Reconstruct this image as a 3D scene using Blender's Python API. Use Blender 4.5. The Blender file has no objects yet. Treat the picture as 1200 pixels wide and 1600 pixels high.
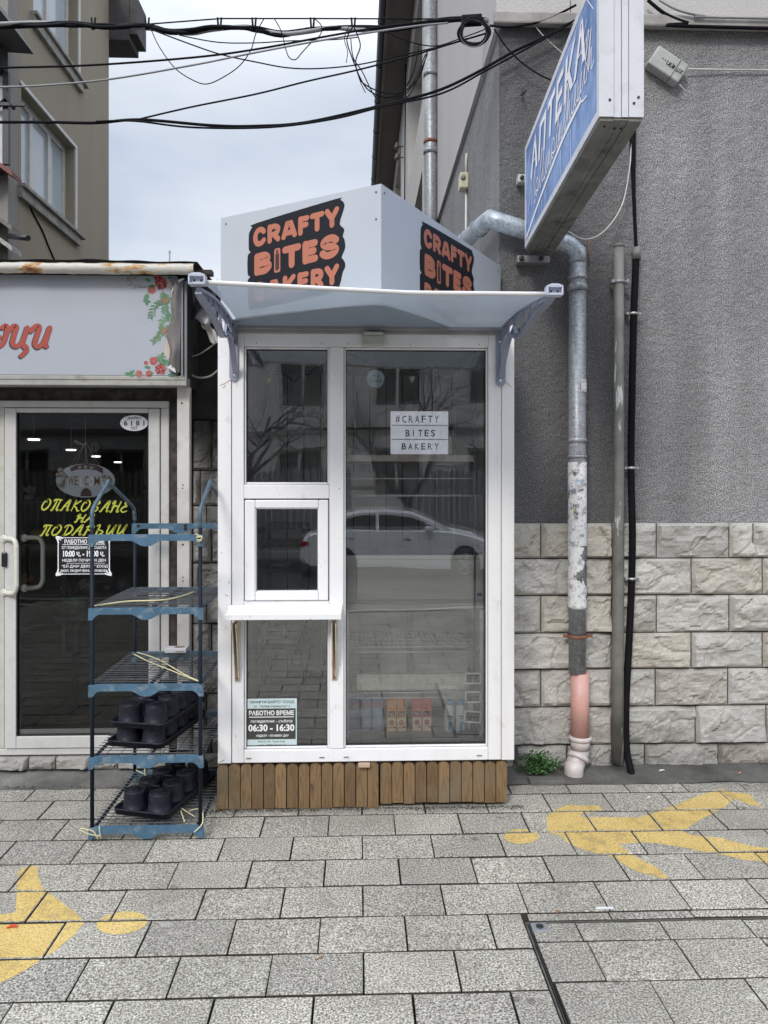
import bpy, bmesh, math, random
from mathutils import Vector, Matrix, noise
from mathutils.geometry import tessellate_polygon
random.seed(7)
S = bpy.context.scene
C = S.collection
R = math.radians
# ------------------------------------------------------------------ camera
FPX, HOR, EYE, YAW = 1180.0, 750.0, 1.55, math.atan(40/1180)
cd = bpy.data.cameras.new('camera'); cam = bpy.data.objects.new('camera', cd); C.objects.link(cam)
cam.location = (0, 0, EYE); cam.rotation_euler = (R(90), 0, -YAW)
cd.sensor_fit = 'VERTICAL'; cd.sensor_height = 36; cd.lens = FPX/1600*36; cd.shift_y = -50/1600
cd.clip_start = 0.05; cd.clip_end = 500
S.camera = cam
# ------------------------------------------------------------------ sky
SUN_EL, SUN_AZ = R(38), R(203)          # sun behind the camera, high, veiled by cloud
w = bpy.data.worlds.new('World'); S.world = w; w.use_nodes = True
nt = w.node_tree; nt.nodes.clear(); N = nt.nodes.new; L = nt.links.new
out = N('ShaderNodeOutputWorld'); bg = N('ShaderNodeBackground'); bg.inputs[1].default_value = 0.1
sky = N('ShaderNodeTexSky'); sky.sky_type = 'NISHITA'; sky.sun_disc = False
sky.sun_elevation = SUN_EL; sky.sun_rotation = SUN_AZ
tc = N('ShaderNodeTexCoord'); sep = N('ShaderNodeSeparateXYZ'); L(tc.outputs['Generated'], sep.inputs[0])
ramp = N('ShaderNodeMapRange'); ramp.interpolation_type = 'SMOOTHSTEP'; ramp.inputs['From Min'].default_value = 0.42; ramp.inputs['From Max'].default_value = 0.95
ramp.inputs['To Min'].default_value = 6.6; ramp.inputs['To Max'].default_value = 24.0
L(sep.outputs['Z'], ramp.inputs['Value'])
mp = N('ShaderNodeMapping'); mp.inputs['Scale'].default_value = (1.0, 1.0, 2.6); L(tc.outputs['Generated'], mp.inputs[0])
nz = N('ShaderNodeTexNoise'); nz.inputs['Scale'].default_value = 2.1; nz.inputs['Detail'].default_value = 4; nz.inputs['Roughness'].default_value = 0.5
L(mp.outputs[0], nz.inputs['Vector'])
cr = N('ShaderNodeValToRGB'); cr.color_ramp.elements[0].position = 0.36; cr.color_ramp.elements[1].position = 0.68
cr.color_ramp.elements[0].color = (0.70, 0.79, 0.94, 1); cr.color_ramp.elements[1].color = (1.12, 1.16, 1.22, 1)
L(nz.outputs[0], cr.inputs[0])
sc = N('ShaderNodeVectorMath'); sc.operation = 'SCALE'; L(cr.outputs[0], sc.inputs[0]); L(ramp.outputs[0], sc.inputs['Scale'])
mx = N('ShaderNodeMix'); mx.data_type = 'RGBA'; mx.inputs[0].default_value = 0.88
L(sky.outputs[0], mx.inputs[6]); L(sc.outputs[0], mx.inputs[7])
L(mx.outputs[2], bg.inputs[0]); L(bg.outputs[0], out.inputs[0])
# ------------------------------------------------------------------ sun
sl = bpy.data.lights.new('sun', 'SUN'); sl.energy = 1.5; sl.angle = R(14); sl.color = (1, 0.965, 0.92)
so = bpy.data.objects.new('sun', sl); C.objects.link(so)
sd = Vector((math.sin(SUN_AZ)*math.cos(SUN_EL), math.cos(SUN_AZ)*math.cos(SUN_EL), math.sin(SUN_EL)))
so.rotation_euler = sd.to_track_quat('Z', 'Y').to_euler(); so.location = (0, -5, 20)
# ------------------------------------------------------------------ exposure
S.view_settings.view_transform = 'Standard'; S.view_settings.look = 'None'
S.view_settings.exposure = 0.40; S.view_settings.gamma = 1.0
S.render.resolution_x = 768; S.render.resolution_y = 1024
try: S.cycles.transparent_max_bounces = 24; S.cycles.max_bounces = 8
except Exception: pass

# ================================================================== helpers
def at(px, py, Y):
    """point at depth Y seen at photo pixel (px, py)"""
    u = (px-600)/FPX; v = (HOR-py)/FPX; k = math.cos(YAW)-u*math.sin(YAW)
    return Vector((Y*(math.sin(YAW)+u*math.cos(YAW))/k, Y, EYE+v*Y/k))
def onX(px, py, X):
    u = (px-600)/FPX; k = math.cos(YAW)-u*math.sin(YAW)
    return at(px, py, X*k/(math.sin(YAW)+u*math.cos(YAW)))
def gnd(px, py, z=0.0):
    u = (px-600)/FPX; v = (HOR-py)/FPX; k = math.cos(YAW)-u*math.sin(YAW)
    return at(px, py, (z-EYE)*k/v)
def xz(x0, x1, y0, y1, Y):
    """world x0,x1,z0,z1 of a photo rectangle lying at depth Y"""
    ym, xm = (y0+y1)/2, (x0+x1)/2
    return at(x0, ym, Y).x, at(x1, ym, Y).x, at(xm, y1, Y).z, at(xm, y0, Y).z

class MB:
    def __init__(s): s.bm = bmesh.new(); s.mi = 0
    def face(s, vs, smooth=False):
        try:
            f = s.bm.faces.new(vs); f.smooth = smooth; f.material_index = s.mi; return f
        except ValueError: return None
    def merge(s, b, smooth=False):
        b.verts.ensure_lookup_table(); m = {}
        for v in b.verts: m[v.index] = s.bm.verts.new(v.co)
        for f in b.faces: s.face([m[v.index] for v in f.verts], f.smooth or smooth)
        b.free()
    def box(s, x0, x1, y0, y1, z0, z1, bev=0.0, seg=2, M=None):
        b = bmesh.new(); bmesh.ops.create_cube(b, size=1)
        sx, sy, sz = x1-x0, y1-y0, z1-z0
        for v in b.verts: v.co = Vector(((v.co.x+.5)*sx+x0, (v.co.y+.5)*sy+y0, (v.co.z+.5)*sz+z0))
        if bev > 0:
            bmesh.ops.bevel(b, geom=list(b.edges), offset=min(bev, abs(sx)*.45, abs(sy)*.45, abs(sz)*.45), segments=seg, affect='EDGES', profile=.5)
        if M is not None: bmesh.ops.transform(b, matrix=M, verts=b.verts)
        b.verts.index_update(); s.merge(b); return s
    def pbox(s, x0, x1, y0, y1, Y, d, bev=0.0):
        a, b, c, e = xz(x0, x1, y0, y1, Y); return s.box(a, b, Y, Y+d, c, e, bev)
    def tube(s, pts, r, n=8, cap=True, smooth=True, closed=False):
        pts = [Vector(p) for p in pts]
        rs = r if isinstance(r, (list, tuple)) else [r]*len(pts)
        rings = []; prev = None
        for i, p in enumerate(pts):
            if closed: t = pts[(i+1) % len(pts)]-pts[i-1]
            else: t = pts[min(i+1, len(pts)-1)]-pts[max(i-1, 0)]
            if t.length < 1e-9: t = Vector((0, 0, 1))
            t.normalize()
            if prev is None:
                a = Vector((0, 0, 1)) if abs(t.z) < .9 else Vector((1, 0, 0)); u = t.cross(a).normalized()
            else:
                u = prev-t*prev.dot(t)
                if u.length < 1e-6: u = t.orthogonal()
                u.normalize()
            prev = u; v = t.cross(u)
            rings.append([s.bm.verts.new(p+(u*math.cos(2*math.pi*k/n)+v*math.sin(2*math.pi*k/n))*rs[i]) for k in range(n)])
        m = len(rings)
        for i in range(m if closed else m-1):
            A, B = rings[i], rings[(i+1) % m]
            for k in range(n): s.face([A[k], A[(k+1) % n], B[(k+1) % n], B[k]], smooth)
        if cap and not closed:
            s.face(rings[0][::-1]); s.face(rings[-1])
        return s
    def cyl(s, p0, p1, r, n=20, r2=None): return s.tube([p0, p1], [r, r if r2 is None else r2], n)
    def lathe(s, prof, c, n=20, axis=None, cap=True):
        """prof = [(r, h)...] around axis through c"""
        ax = Vector(axis or (0, 0, 1)).normalized(); c = Vector(c); u = ax.orthogonal().normalized(); v = ax.cross(u)
        rings = [[s.bm.verts.new(c+ax*h+(u*math.cos(2*math.pi*k/n)+v*math.sin(2*math.pi*k/n))*max(r, 1e-5)) for k in range(n)] for r, h in prof]
        for A, B in zip(rings, rings[1:]):
            for k in range(n): s.face([A[k], A[(k+1) % n], B[(k+1) % n], B[k]], True)
        if cap: s.face(rings[0][::-1]); s.face(rings[-1])
        return s
    def prism(s, poly, o, u, v, d, flip=False):
        """polygon in plane o+u,v ; extruded along n=u x v by d (front at +d)"""
        o, u, v = Vector(o), Vector(u), Vector(v); n = u.cross(v).normalized()
        F = [s.bm.verts.new(o+u*a+v*b+n*d) for a, b in poly]
        B = [s.bm.verts.new(o+u*a+v*b) for a, b in poly]
        tri = tessellate_polygon([[Vector((a, b, 0)) for a, b in poly]])
        for t in tri:
            a, b, c = t
            s.face([F[a], F[b], F[c]]); s.face([B[c], B[b], B[a]])
        k = len(poly)
        for i in range(k): s.face([F[i], B[i], B[(i+1) % k], F[(i+1) % k]])
        return s
    def quad(s, a, b, c, d): return s.face([s.bm.verts.new(Vector(p)) for p in (a, b, c, d)])
    def grid(s, fn, nu, nv, smooth=True):
        V = [[s.bm.verts.new(fn(i/nu, j/nv)) for i in range(nu+1)] for j in range(nv+1)]
        for j in range(nv):
            for i in range(nu): s.face([V[j][i], V[j][i+1], V[j+1][i+1], V[j+1][i]], smooth)
        return V
    def stroke(s, pts, w, o, u, v, lift=0.0, smooth=True, taper=None):
        """flat ribbon of width w along a polyline given in the plane (o,u,v)"""
        o, u, v = Vector(o), Vector(u), Vector(v); n = u.cross(v).normalized()
        P = [Vector((a, b)) for a, b in (spline(pts, 5) if smooth and len(pts) > 2 else pts)]
        # round caps
        if (P[0]-P[-1]).length > 1e-6:
            pass
        Lf, Rt = [], []
        m = len(P)
        for i, p in enumerate(P):
            t = P[min(i+1, m-1)]-P[max(i-1, 0)]
            if t.length < 1e-9: t = Vector((1, 0))
            t.normalize(); q = Vector((-t.y, t.x)); h = w/2*(taper(i/(m-1)) if taper else 1)
            Lf.append(p+q*h); Rt.append(p-q*h)
        def W(p, k=0): return s.bm.verts.new(o+u*p.x+v*p.y+n*(lift+k))
        a = [W(p) for p in Lf]; b = [W(p) for p in Rt]
        for i in range(m-1): s.face([b[i], b[i+1], a[i+1], a[i]])
        for p, t, k in ((P[0], P[0]-P[1], 0), (P[-1], P[-1]-P[-2], 1)):
            if t.length < 1e-9: continue
            t.normalize(); a0 = math.atan2(t.y, t.x); h = w/2*(taper(k) if taper else 1)
            ring = [W(p+Vector((math.cos(a0-math.pi/2+math.pi*j/6), math.sin(a0-math.pi/2+math.pi*j/6)))*h) for j in range(7)]
            s.face(ring)
        return s
def spline(pts, k=6):
    out = []; P = [Vector(p) for p in pts]; m = len(P)
    for i in range(m-1):
        a, b, c, d = P[max(i-1, 0)], P[i], P[i+1], P[min(i+2, m-1)]
        for j in range(k):
            t = j/k
            out.append(.5*((2*b)+(c-a)*t+(2*a-5*b+4*c-d)*t*t+(-a+3*b-3*c+d)*t*t*t))
    out.append(P[-1]); return out

ORG = {}
def obj(name, mb, mats, parent=None, origin=None):
    bm = mb.bm
    if not isinstance(mats, (list, tuple)): mats = [mats]
    base = Vector((0, 0, 0))
    if parent is not None: base = ORG[parent.name]
    elif origin is not None: base = Vector(origin)
    elif len(bm.verts):
        xs = [v.co for v in bm.verts]
        base = Vector(((min(c.x for c in xs)+max(c.x for c in xs))/2, (min(c.y for c in xs)+max(c.y for c in xs))/2, min(c.z for c in xs)))
    bmesh.ops.translate(bm, vec=-base, verts=bm.verts)
    me = bpy.data.meshes.new(name); bm.to_mesh(me); bm.free()
    for m in mats: me.materials.append(m)
    o = bpy.data.objects.new(name, me); C.objects.link(o)
    if parent is not None: o.parent = parent; ORG[o.name] = base
    else: o.location = base; ORG[o.name] = base
    return o
def thing(name, label, cat, loc, group=None):
    o = bpy.data.objects.new(name, None); C.objects.link(o); o.location = loc; o.empty_display_size = .1
    ORG[o.name] = Vector(loc); return tag(o, label, cat, group)
def tag(o, label, cat, group=None):
    o['label'] = label; o['category'] = cat
    if group: o['group'] = group
    return o
def struct(name, mb, m):
    o = obj(name, mb, m); o['kind'] = 'structure'; return o
def dup(root, delta, label, rot=0.0):
    r = root.copy(); C.objects.link(r); r.location = root.location+Vector(delta); r['label'] = label; r.rotation_euler = (0, 0, rot)
    for ch in list(root.children):
        c = ch.copy(); C.objects.link(c); c.parent = r
        for g in list(ch.children):
            d = g.copy(); C.objects.link(d); d.parent = c
    return r
_tc = {}
def text(mb, body, o, u, v, w, h=None, bold=0.0, shear=0.0, lift=0.0, align='L', depth=0.0004, space=1.0):
    """text fitted to width w (and height h) with lower left corner o in plane u,v"""
    cu = bpy.data.curves.new('t', 'FONT'); cu.body = body; cu.size = 1; cu.offset = bold; cu.shear = shear; cu.resolution_u = 3
    cu.space_character = space
    ob = bpy.data.objects.new('t', cu); C.objects.link(ob)
    dg = bpy.context.evaluated_depsgraph_get(); me = bpy.data.meshes.new_from_object(ob.evaluated_get(dg))
    C.objects.unlink(ob); bpy.data.objects.remove(ob); bpy.data.curves.remove(cu)
    if not me.vertices: return
    xs = [q.co.x for q in me.vertices]; ys = [q.co.y for q in me.vertices]
    x0, x1, y0, y1 = min(xs), max(xs), min(ys), max(ys)
    sx = w/(x1-x0) if w else None
    if h: sy = h/(y1-y0)
    else: sy = sx
    if sx is None: sx = sy
    o, u, v = Vector(o), Vector(u), Vector(v); n = u.cross(v).normalized()
    ox = -sx*(x1-x0)/2 if align == 'C' else 0
    V = [mb.bm.verts.new(o+u*((q.co.x-x0)*sx+ox)+v*((q.co.y-y0)*sy)+n*(lift+depth)) for q in me.vertices]
    for p in me.polygons: mb.face([V[i] for i in p.vertices])
    bpy.data.meshes.remove(me)

# ------------------------------------------------------------------ materials
def nodes(name):
    m = bpy.data.materials.new(name); m.use_nodes = True; t = m.node_tree
    return m, t, t.nodes['Principled BSDF'], t.nodes['Material Output']
def noise_fac(t, scale, detail=4, rough=.55, stretch=None, lo=.35, hi=.65, src='Object'):
    tc = t.nodes.new('ShaderNodeTexCoord'); n = t.nodes.new('ShaderNodeTexNoise')
    n.inputs['Scale'].default_value = scale; n.inputs['Detail'].default_value = detail; n.inputs['Roughness'].default_value = rough
    if stretch:
        mp = t.nodes.new('ShaderNodeMapping'); mp.inputs['Scale'].default_value = stretch
        t.links.new(tc.outputs[src], mp.inputs[0]); t.links.new(mp.outputs[0], n.inputs['Vector'])
    else: t.links.new(tc.outputs[src], n.inputs['Vector'])
    r = t.nodes.new('ShaderNodeMapRange'); r.inputs['From Min'].default_value = lo; r.inputs['From Max'].default_value = hi
    t.links.new(n.outputs[0], r.inputs['Value']); return r.outputs[0]
def mixc(t, fac, a, b, mode='MIX'):
    m = t.nodes.new('ShaderNodeMix'); m.data_type = 'RGBA'; m.blend_type = mode
    for s, k in ((fac, 0), (a, 6), (b, 7)):
        if hasattr(s, 'links') or hasattr(s, 'is_linked'): t.links.new(s, m.inputs[k])
        else: m.inputs[k].default_value = s if k == 0 else (*s, 1)
    return m.outputs[2]
def bump(t, fac, b, strength=.3, dist=.01):
    n = t.nodes.new('ShaderNodeBump'); n.inputs['Strength'].default_value = strength; n.inputs['Distance'].default_value = dist
    t.links.new(fac, n.inputs['Height']); 
    if b.inputs['Normal'].is_linked: t.links.new(b.inputs['Normal'].links[0].from_socket, n.inputs['Normal'])
    t.links.new(n.outputs[0], b.inputs['Normal'])
_mc = {}
def mat(name, col, rough=.6, metal=0.0, var=.15, vs=6, bmp=0.0, bs=60, dirt=None, ds=3, stretch=None, spec=None):
    if name in _mc: return _mc[name]
    m, t, b, o = nodes(name)
    dark = tuple(c*(1-var) for c in col); lite = tuple(min(1, c*(1+var*.6)) for c in col)
    c = mixc(t, noise_fac(t, vs, 5, .6, stretch), dark, lite)
    if dirt: c = mixc(t, noise_fac(t, ds, 8, .65, None, .52, .72), c, dirt)
    t.links.new(c, b.inputs['Base Color']); b.inputs['Roughness'].default_value = rough; b.inputs['Metallic'].default_value = metal
    if spec is not None: b.inputs['Specular IOR Level'].default_value = spec
    if bmp: bump(t, noise_fac(t, bs, 4, .6, stretch), b, bmp, .004)
    _mc[name] = m; return m
def glass(name, refl=.10, tint=(.93, .97, .95), warp=.0, rough=0.0):
    if name in _mc: return _mc[name]
    m, t, b, o = nodes(name); t.nodes.remove(b)
    tr = t.nodes.new('ShaderNodeBsdfTransparent'); tr.inputs[0].default_value = (*tint, 1)
    gl = t.nodes.new('ShaderNodeBsdfGlossy'); gl.inputs['Roughness'].default_value = rough; gl.inputs[0].default_value = (1, 1, 1, 1)
    fr = t.nodes.new('ShaderNodeFresnel'); fr.inputs[0].default_value = 1.5
    ad = t.nodes.new('ShaderNodeMath'); ad.operation = 'ADD'; ad.inputs[1].default_value = refl; ad.use_clamp = True
    t.links.new(fr.outputs[0], ad.inputs[0])
    if warp:
        f = noise_fac(t, 1.3, 1, .4); bn = t.nodes.new('ShaderNodeBump'); bn.inputs['Strength'].default_value = warp; bn.inputs['Distance'].default_value = .01
        t.links.new(f, bn.inputs['Height']); t.links.new(bn.outputs[0], gl.inputs['Normal'])
    ms = t.nodes.new('ShaderNodeMixShader'); t.links.new(ad.outputs[0], ms.inputs[0]); t.links.new(tr.outputs[0], ms.inputs[1]); t.links.new(gl.outputs[0], ms.inputs[2])
    t.links.new(ms.outputs[0], o.inputs[0]); _mc[name] = m; return m
def island(t):
    g = t.nodes.new('ShaderNodeNewGeometry'); return g.outputs['Random Per Island']
def ramp(t, fac, stops):
    r = t.nodes.new('ShaderNodeValToRGB'); e = r.color_ramp.elements
    while len(e) < len(stops): e.new(.5)
    for k, (p, c) in enumerate(stops): e[k].position = p; e[k].color = (*c, 1)
    t.links.new(fac, r.inputs[0]); return r.outputs[0]

PVC = None
PVCOLD = mat('old white pvc', (.55, .54, .52), .5, var=.12, vs=5, dirt=(.38, .36, .32), ds=5, bmp=.05)
PANEL = mat('white sign panel', (.45, .475, .51), .32, var=.04, vs=2)
CREAM = mat('cream painted metal', (.66, .58, .47), .5, var=.12, dirt=(.42, .28, .16), ds=9)
BLACKM = mat('black metal', (.018, .02, .024), .45, var=.3)
NAVY = mat('dark navy rack tube', (.010, .015, .026), .6, var=.3, spec=.2)
RACKB = mat('faded blue plastic', (.055, .125, .195), .6, var=.25, vs=14, dirt=(.20, .24, .26), ds=24, bmp=.1)
GALV = None
RUST = mat('rusty metal', (.20, .085, .045), .8, var=.4, vs=25, bmp=.3)
DARKV = mat('dark void', (.018, .017, .017), .95, var=.5, vs=8)
PLAST = mat('dark pot plastic', (.009, .010, .019), .5, var=.25, vs=12, dirt=(.03, .03, .036), ds=40, spec=.3)
GREYP = mat('grey blue bracket plastic', (.27, .29, .38), .4, var=.1)
CHROME = mat('bright steel', (.75, .76, .78), .25, 1.0, var=.1)
WIRE = mat('white coated wire', (.92, .93, .92), .35, .2, var=.05)
CABLE = mat('black cable sheath', (.008, .008, .010), .8, var=.2, spec=.1)
CABLEG = mat('grey cable sheath', (.22, .22, .22), .5, var=.2)
CABLEW = mat('off white cable', (.50, .48, .44), .5, var=.15)
BLK = mat('black print', (.012, .012, .016), .35, var=.1)
WHT = mat('white print', (.82, .82, .82), .5, var=.03)
ORG_P = mat('orange print', (.44, .145, .085), .4, var=.06)
YEL = mat('yellow print', (.42, .44, .05), .45, var=.12, vs=30)
TWINE = mat('yellow twine', (.62, .56, .33), .7, var=.15)
def mk_pvc():
    m, t, b, o = nodes('white pvc')
    c = mixc(t, noise_fac(t, 2.2, 6, .6, (1, 1, .12), .46, .74), (.83, .82, .825), (.68, .66, .635))
    c = mixc(t, noise_fac(t, 9, 8, .72, None, .58, .80), c, (.50, .475, .44)); c = mixc(t, noise_fac(t, 60, 3, .6, (1, 1, .5), .68, .74), c, (.42, .40, .37))
    t.links.new(c, b.inputs['Base Color']); b.inputs['Roughness'].default_value = .36; bump(t, noise_fac(t, 6, 3, .5), b, .12, .004); return m
PVC = mk_pvc()
GLASS = glass('window glass', .105, (.97, .985, .98), .10)
GLASSIN = glass('inner glass', .015, (.98, .985, .98), .10)
GLASSD = glass('shop door glass', .0, (.80, .82, .81), .05)
GLASSF = glass('facade glass', .35, (.5, .55, .58), .0)

def mk_galv(name, base=(.29, .30, .315), peel=None):
    m, t, b, o = nodes(name)
    tc = t.nodes.new('ShaderNodeTexCoord'); v = t.nodes.new('ShaderNodeTexVoronoi'); v.inputs['Scale'].default_value = 90
    t.links.new(tc.outputs['Object'], v.inputs['Vector'])
    sp = t.nodes.new('ShaderNodeSeparateXYZ'); t.links.new(v.outputs['Color'], sp.inputs[0])
    c = mixc(t, sp.outputs[0], tuple(x*.72 for x in base), tuple(x*1.35 for x in base))
    c = mixc(t, noise_fac(t, 8, 6, .6, (1, 1, .3), .4, .75), c, tuple(x*.55 for x in base))
    b.inputs['Metallic'].default_value = .3; b.inputs['Roughness'].default_value = .42
    t.links.new(c, b.inputs['Base Color']); bump(t, sp.outputs[0], b, .08, .002); return m
GALV = mk_galv('galvanised steel')
GALVN = mk_galv('newer galvanised steel', (.38, .42, .46))
GALVD = mk_galv('dull old galvanised steel', (.115, .115, .11))

def mk_roughcast(name, lo, hi, sc=150, painted_shade=0):
    m, t, b, o = nodes(name)
    f = noise_fac(t, sc, 4, .75, None, .38, .62)
    big = noise_fac(t, 1.0, 7, .62, (1, 1, .5), .32, .68); streak = noise_fac(t, 3.2, 6, .6, (1, 1, .10), .42, .66); blot = noise_fac(t, 6, 7, .7, None, .42, .62)
    mid = tuple((x+y)*.36 for x, y in zip(lo, hi))
    H = mixc(t, big, hi, tuple(x*.66 for x in hi)); H = mixc(t, streak, H, mixc(t, .35, H, lo)); H = mixc(t, blot, H, mixc(t, .22, H, mid))
    c = mixc(t, f, mixc(t, big, lo, tuple(x*1.35 for x in lo)), H)
    if painted_shade:   # shade beside the kiosk and pipes painted into the render, broken by noise
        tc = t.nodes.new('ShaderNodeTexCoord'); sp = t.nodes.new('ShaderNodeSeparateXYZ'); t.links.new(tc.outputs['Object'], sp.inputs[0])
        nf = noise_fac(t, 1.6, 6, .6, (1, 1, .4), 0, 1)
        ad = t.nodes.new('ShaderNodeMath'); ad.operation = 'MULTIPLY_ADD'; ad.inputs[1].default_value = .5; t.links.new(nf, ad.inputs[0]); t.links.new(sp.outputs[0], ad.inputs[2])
        mr = t.nodes.new('ShaderNodeMapRange'); mr.interpolation_type = 'SMOOTHSTEP'; mr.inputs['From Min'].default_value = painted_shade+.10; mr.inputs['From Max'].default_value = painted_shade+.62
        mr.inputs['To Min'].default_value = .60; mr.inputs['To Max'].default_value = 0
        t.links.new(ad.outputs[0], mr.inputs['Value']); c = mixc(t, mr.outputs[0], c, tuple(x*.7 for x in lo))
    t.links.new(c, b.inputs['Base Color']); b.inputs['Roughness'].default_value = .92
    bump(t, f, b, .55, .008); bump(t, noise_fac(t, 22, 5, .6), b, .5, .02); return m

def mk_plaster(name, col, dark, ds=.9, streak=True, sc=90):
    m, t, b, o = nodes(name)
    c = mixc(t, noise_fac(t, ds, 7, .62, (1, 1, .45) if streak else None, .35, .7), col, dark)
    c = mixc(t, noise_fac(t, sc, 3, .6), tuple(x*.85 for x in col), c)
    t.links.new(c, b.inputs['Base Color']); b.inputs['Roughness'].default_value = .9
    bump(t, noise_fac(t, sc, 4, .6), b, .3, .006); return m

def mk_stone(name):
    m, t, b, o = nodes(name)
    c = ramp(t, island(t), [(0, (.56, .54, .50)), (.3, (.68, .65, .60)), (.55, (.60, .57, .525)), (.75, (.70, .665, .60)), (.9, (.63, .57, .47)), (1, (.47, .45, .42))])
    c = mixc(t, noise_fac(t, 14, 8, .7, None, .38, .68), c, mixc(t, .5, c, (.74, .71, .66)))
    c = mixc(t, noise_fac(t, 7, 9, .72, None, .5, .72), c, mixc(t, .42, c, (.16, .15, .13)))
    c = mixc(t, noise_fac(t, 240, 2, .6, None, .4, .62), mixc(t, .28, c, (.1, .1, .1)), c)
    c = mixc(t, noise_fac(t, 2.2, 7, .65, None, .50, .75), c, mixc(t, .28, c, (.15, .14, .12)))
    tc = t.nodes.new('ShaderNodeTexCoord'); sp = t.nodes.new('ShaderNodeSeparateXYZ'); t.links.new(tc.outputs['Object'], sp.inputs[0])   # rain splash dirt along the foot
    ad = t.nodes.new('ShaderNodeMath'); ad.operation = 'MULTIPLY_ADD'; ad.inputs[1].default_value = .45; t.links.new(noise_fac(t, 6, 7, .7, None, 0, 1), ad.inputs[0]); t.links.new(sp.outputs[2], ad.inputs[2])
    mr = t.nodes.new('ShaderNodeMapRange'); mr.inputs['From Min'].default_value = .25; mr.inputs['From Max'].default_value = .48; mr.inputs['To Min'].default_value = .5; mr.inputs['To Max'].default_value = 0
    t.links.new(ad.outputs[0], mr.inputs['Value']); c = mixc(t, mr.outputs[0], c, (.14, .13, .11))
    t.links.new(c, b.inputs['Base Color']); b.inputs['Roughness'].default_value = .88
    bump(t, noise_fac(t, 45, 9, .75), b, .7, .012); return m
STONE = mk_stone('split faced stone')
STONED = mat('dark gap stone', (.15, .145, .135), .9, var=.35, vs=9, bmp=.6, bs=60, dirt=(.03, .03, .03), ds=4)
JOINT = mat('dark joint', (.03, .028, .025), .95, var=.3)

def mk_paver():
    m, t, b, o = nodes('granite paver')
    isl = island(t)
    c1 = ramp(t, noise_fac(t, 150, 3, .75, None, .30, .70), [(0, (.035, .032, .026)), (.30, (.145, .135, .115)), (.5, (.35, .332, .295)), (.70, (.57, .545, .49)), (1, (.84, .81, .74))])
    tone = ramp(t, isl, [(0, (.80, .79, .78)), (.4, (.93, .92, .90)), (.8, (1.0, .985, .95)), (1, (1.10, 1.09, 1.05))])
    c = mixc(t, 1.0, c1, tone, 'MULTIPLY')
    dirt = noise_fac(t, 2.0, 8, .68, None, .44, .70)
    c = mixc(t, dirt, c, mixc(t, .5, c, (.13, .12, .10)))
    gum = noise_fac(t, 13, 1, .4, None, .755, .775)
    c = mixc(t, gum, c, mixc(t, .7, c, (.11, .10, .09)))
    c = mixc(t, noise_fac(t, 9, 5, .7, None, .60, .74), c, mixc(t, .45, c, (.66, .63, .56)))
    spots = noise_fac(t, 17, 2, .5, None, .70, .76)
    c = mixc(t, spots, c, mixc(t, .5, c, (.10, .09, .075)))
    t.links.new(c, b.inputs['Base Color']); b.inputs['Roughness'].default_value = .82
    bump(t, noise_fac(t, 160, 4, .7), b, .5, .004); return m
PAVER = mk_paver()
def mk_asphalt(name, a, bb, sc=140):
    m, t, b, o = nodes(name)
    c = mixc(t, noise_fac(t, sc, 3, .7), a, bb); c = mixc(t, noise_fac(t, 3, 7, .65), c, tuple(x*.5 for x in a))
    t.links.new(c, b.inputs['Base Color']); b.inputs['Roughness'].default_value = .9
    bump(t, noise_fac(t, sc*.7, 5, .7), b, .5, .006); return m
ASPH = mk_asphalt('asphalt', (.04, .04, .04), (.09, .088, .085))
MORTAR = mk_asphalt('worn mortar strip', (.17, .165, .15), (.27, .26, .24), 90)
DAMP = mk_asphalt('damp mortar strip', (.10, .095, .085), (.17, .165, .15), 90)
JOINTG = mk_asphalt('joint dirt', (.022, .02, .015), (.05, .046, .035), 90)

def mk_wood():
    m, t, b, o = nodes('treated pine boards')
    isl = island(t); tc = t.nodes.new('ShaderNodeTexCoord')
    cb = t.nodes.new('ShaderNodeCombineXYZ'); ml = t.nodes.new('ShaderNodeMath'); ml.operation = 'MULTIPLY'; ml.inputs[1].default_value = 37
    t.links.new(isl, ml.inputs[0]); t.links.new(ml.outputs[0], cb.inputs[1]); t.links.new(ml.outputs[0], cb.inputs[2])
    ad = t.nodes.new('ShaderNodeVectorMath'); ad.operation = 'ADD'; t.links.new(tc.outputs['Object'], ad.inputs[0]); t.links.new(cb.outputs[0], ad.inputs[1])
    mp = t.nodes.new('ShaderNodeMapping'); mp.inputs['Scale'].default_value = (1, 1, .13); t.links.new(ad.outputs[0], mp.inputs[0])
    nw = t.nodes.new('ShaderNodeTexNoise'); nw.inputs['Scale'].default_value = 17; nw.inputs['Detail'].default_value = 2; t.links.new(mp.outputs[0], nw.inputs['Vector'])
    mu = t.nodes.new('ShaderNodeMath'); mu.operation = 'MULTIPLY'; mu.inputs[1].default_value = 62; t.links.new(nw.outputs[0], mu.inputs[0])
    sn = t.nodes.new('ShaderNodeMath'); sn.operation = 'SINE'; t.links.new(mu.outputs[0], sn.inputs[0])
    mr = t.nodes.new('ShaderNodeMapRange'); mr.inputs['From Min'].default_value = -.2; mr.inputs['From Max'].default_value = 1; t.links.new(sn.outputs[0], mr.inputs['Value'])
    base = ramp(t, isl, [(0, (.13, .080, .036)), (.35, (.19, .118, .055)), (.7, (.235, .148, .07)), (1, (.16, .104, .05))])
    c = mixc(t, mr.outputs[0], base, mixc(t, .5, base, (.09, .045, .018)))
    c = mixc(t, noise_fac(t, 22, 3, .5, (1, 1, .7), .68, .76), c, (.07, .035, .015))
    c = mixc(t, noise_fac(t, 4, 5, .6, None, .5, .8), c, (.17, .14, .09))
    t.links.new(c, b.inputs['Base Color']); b.inputs['Roughness'].default_value = .62; bump(t, mr.outputs[0], b, .2, .002); return m
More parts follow.
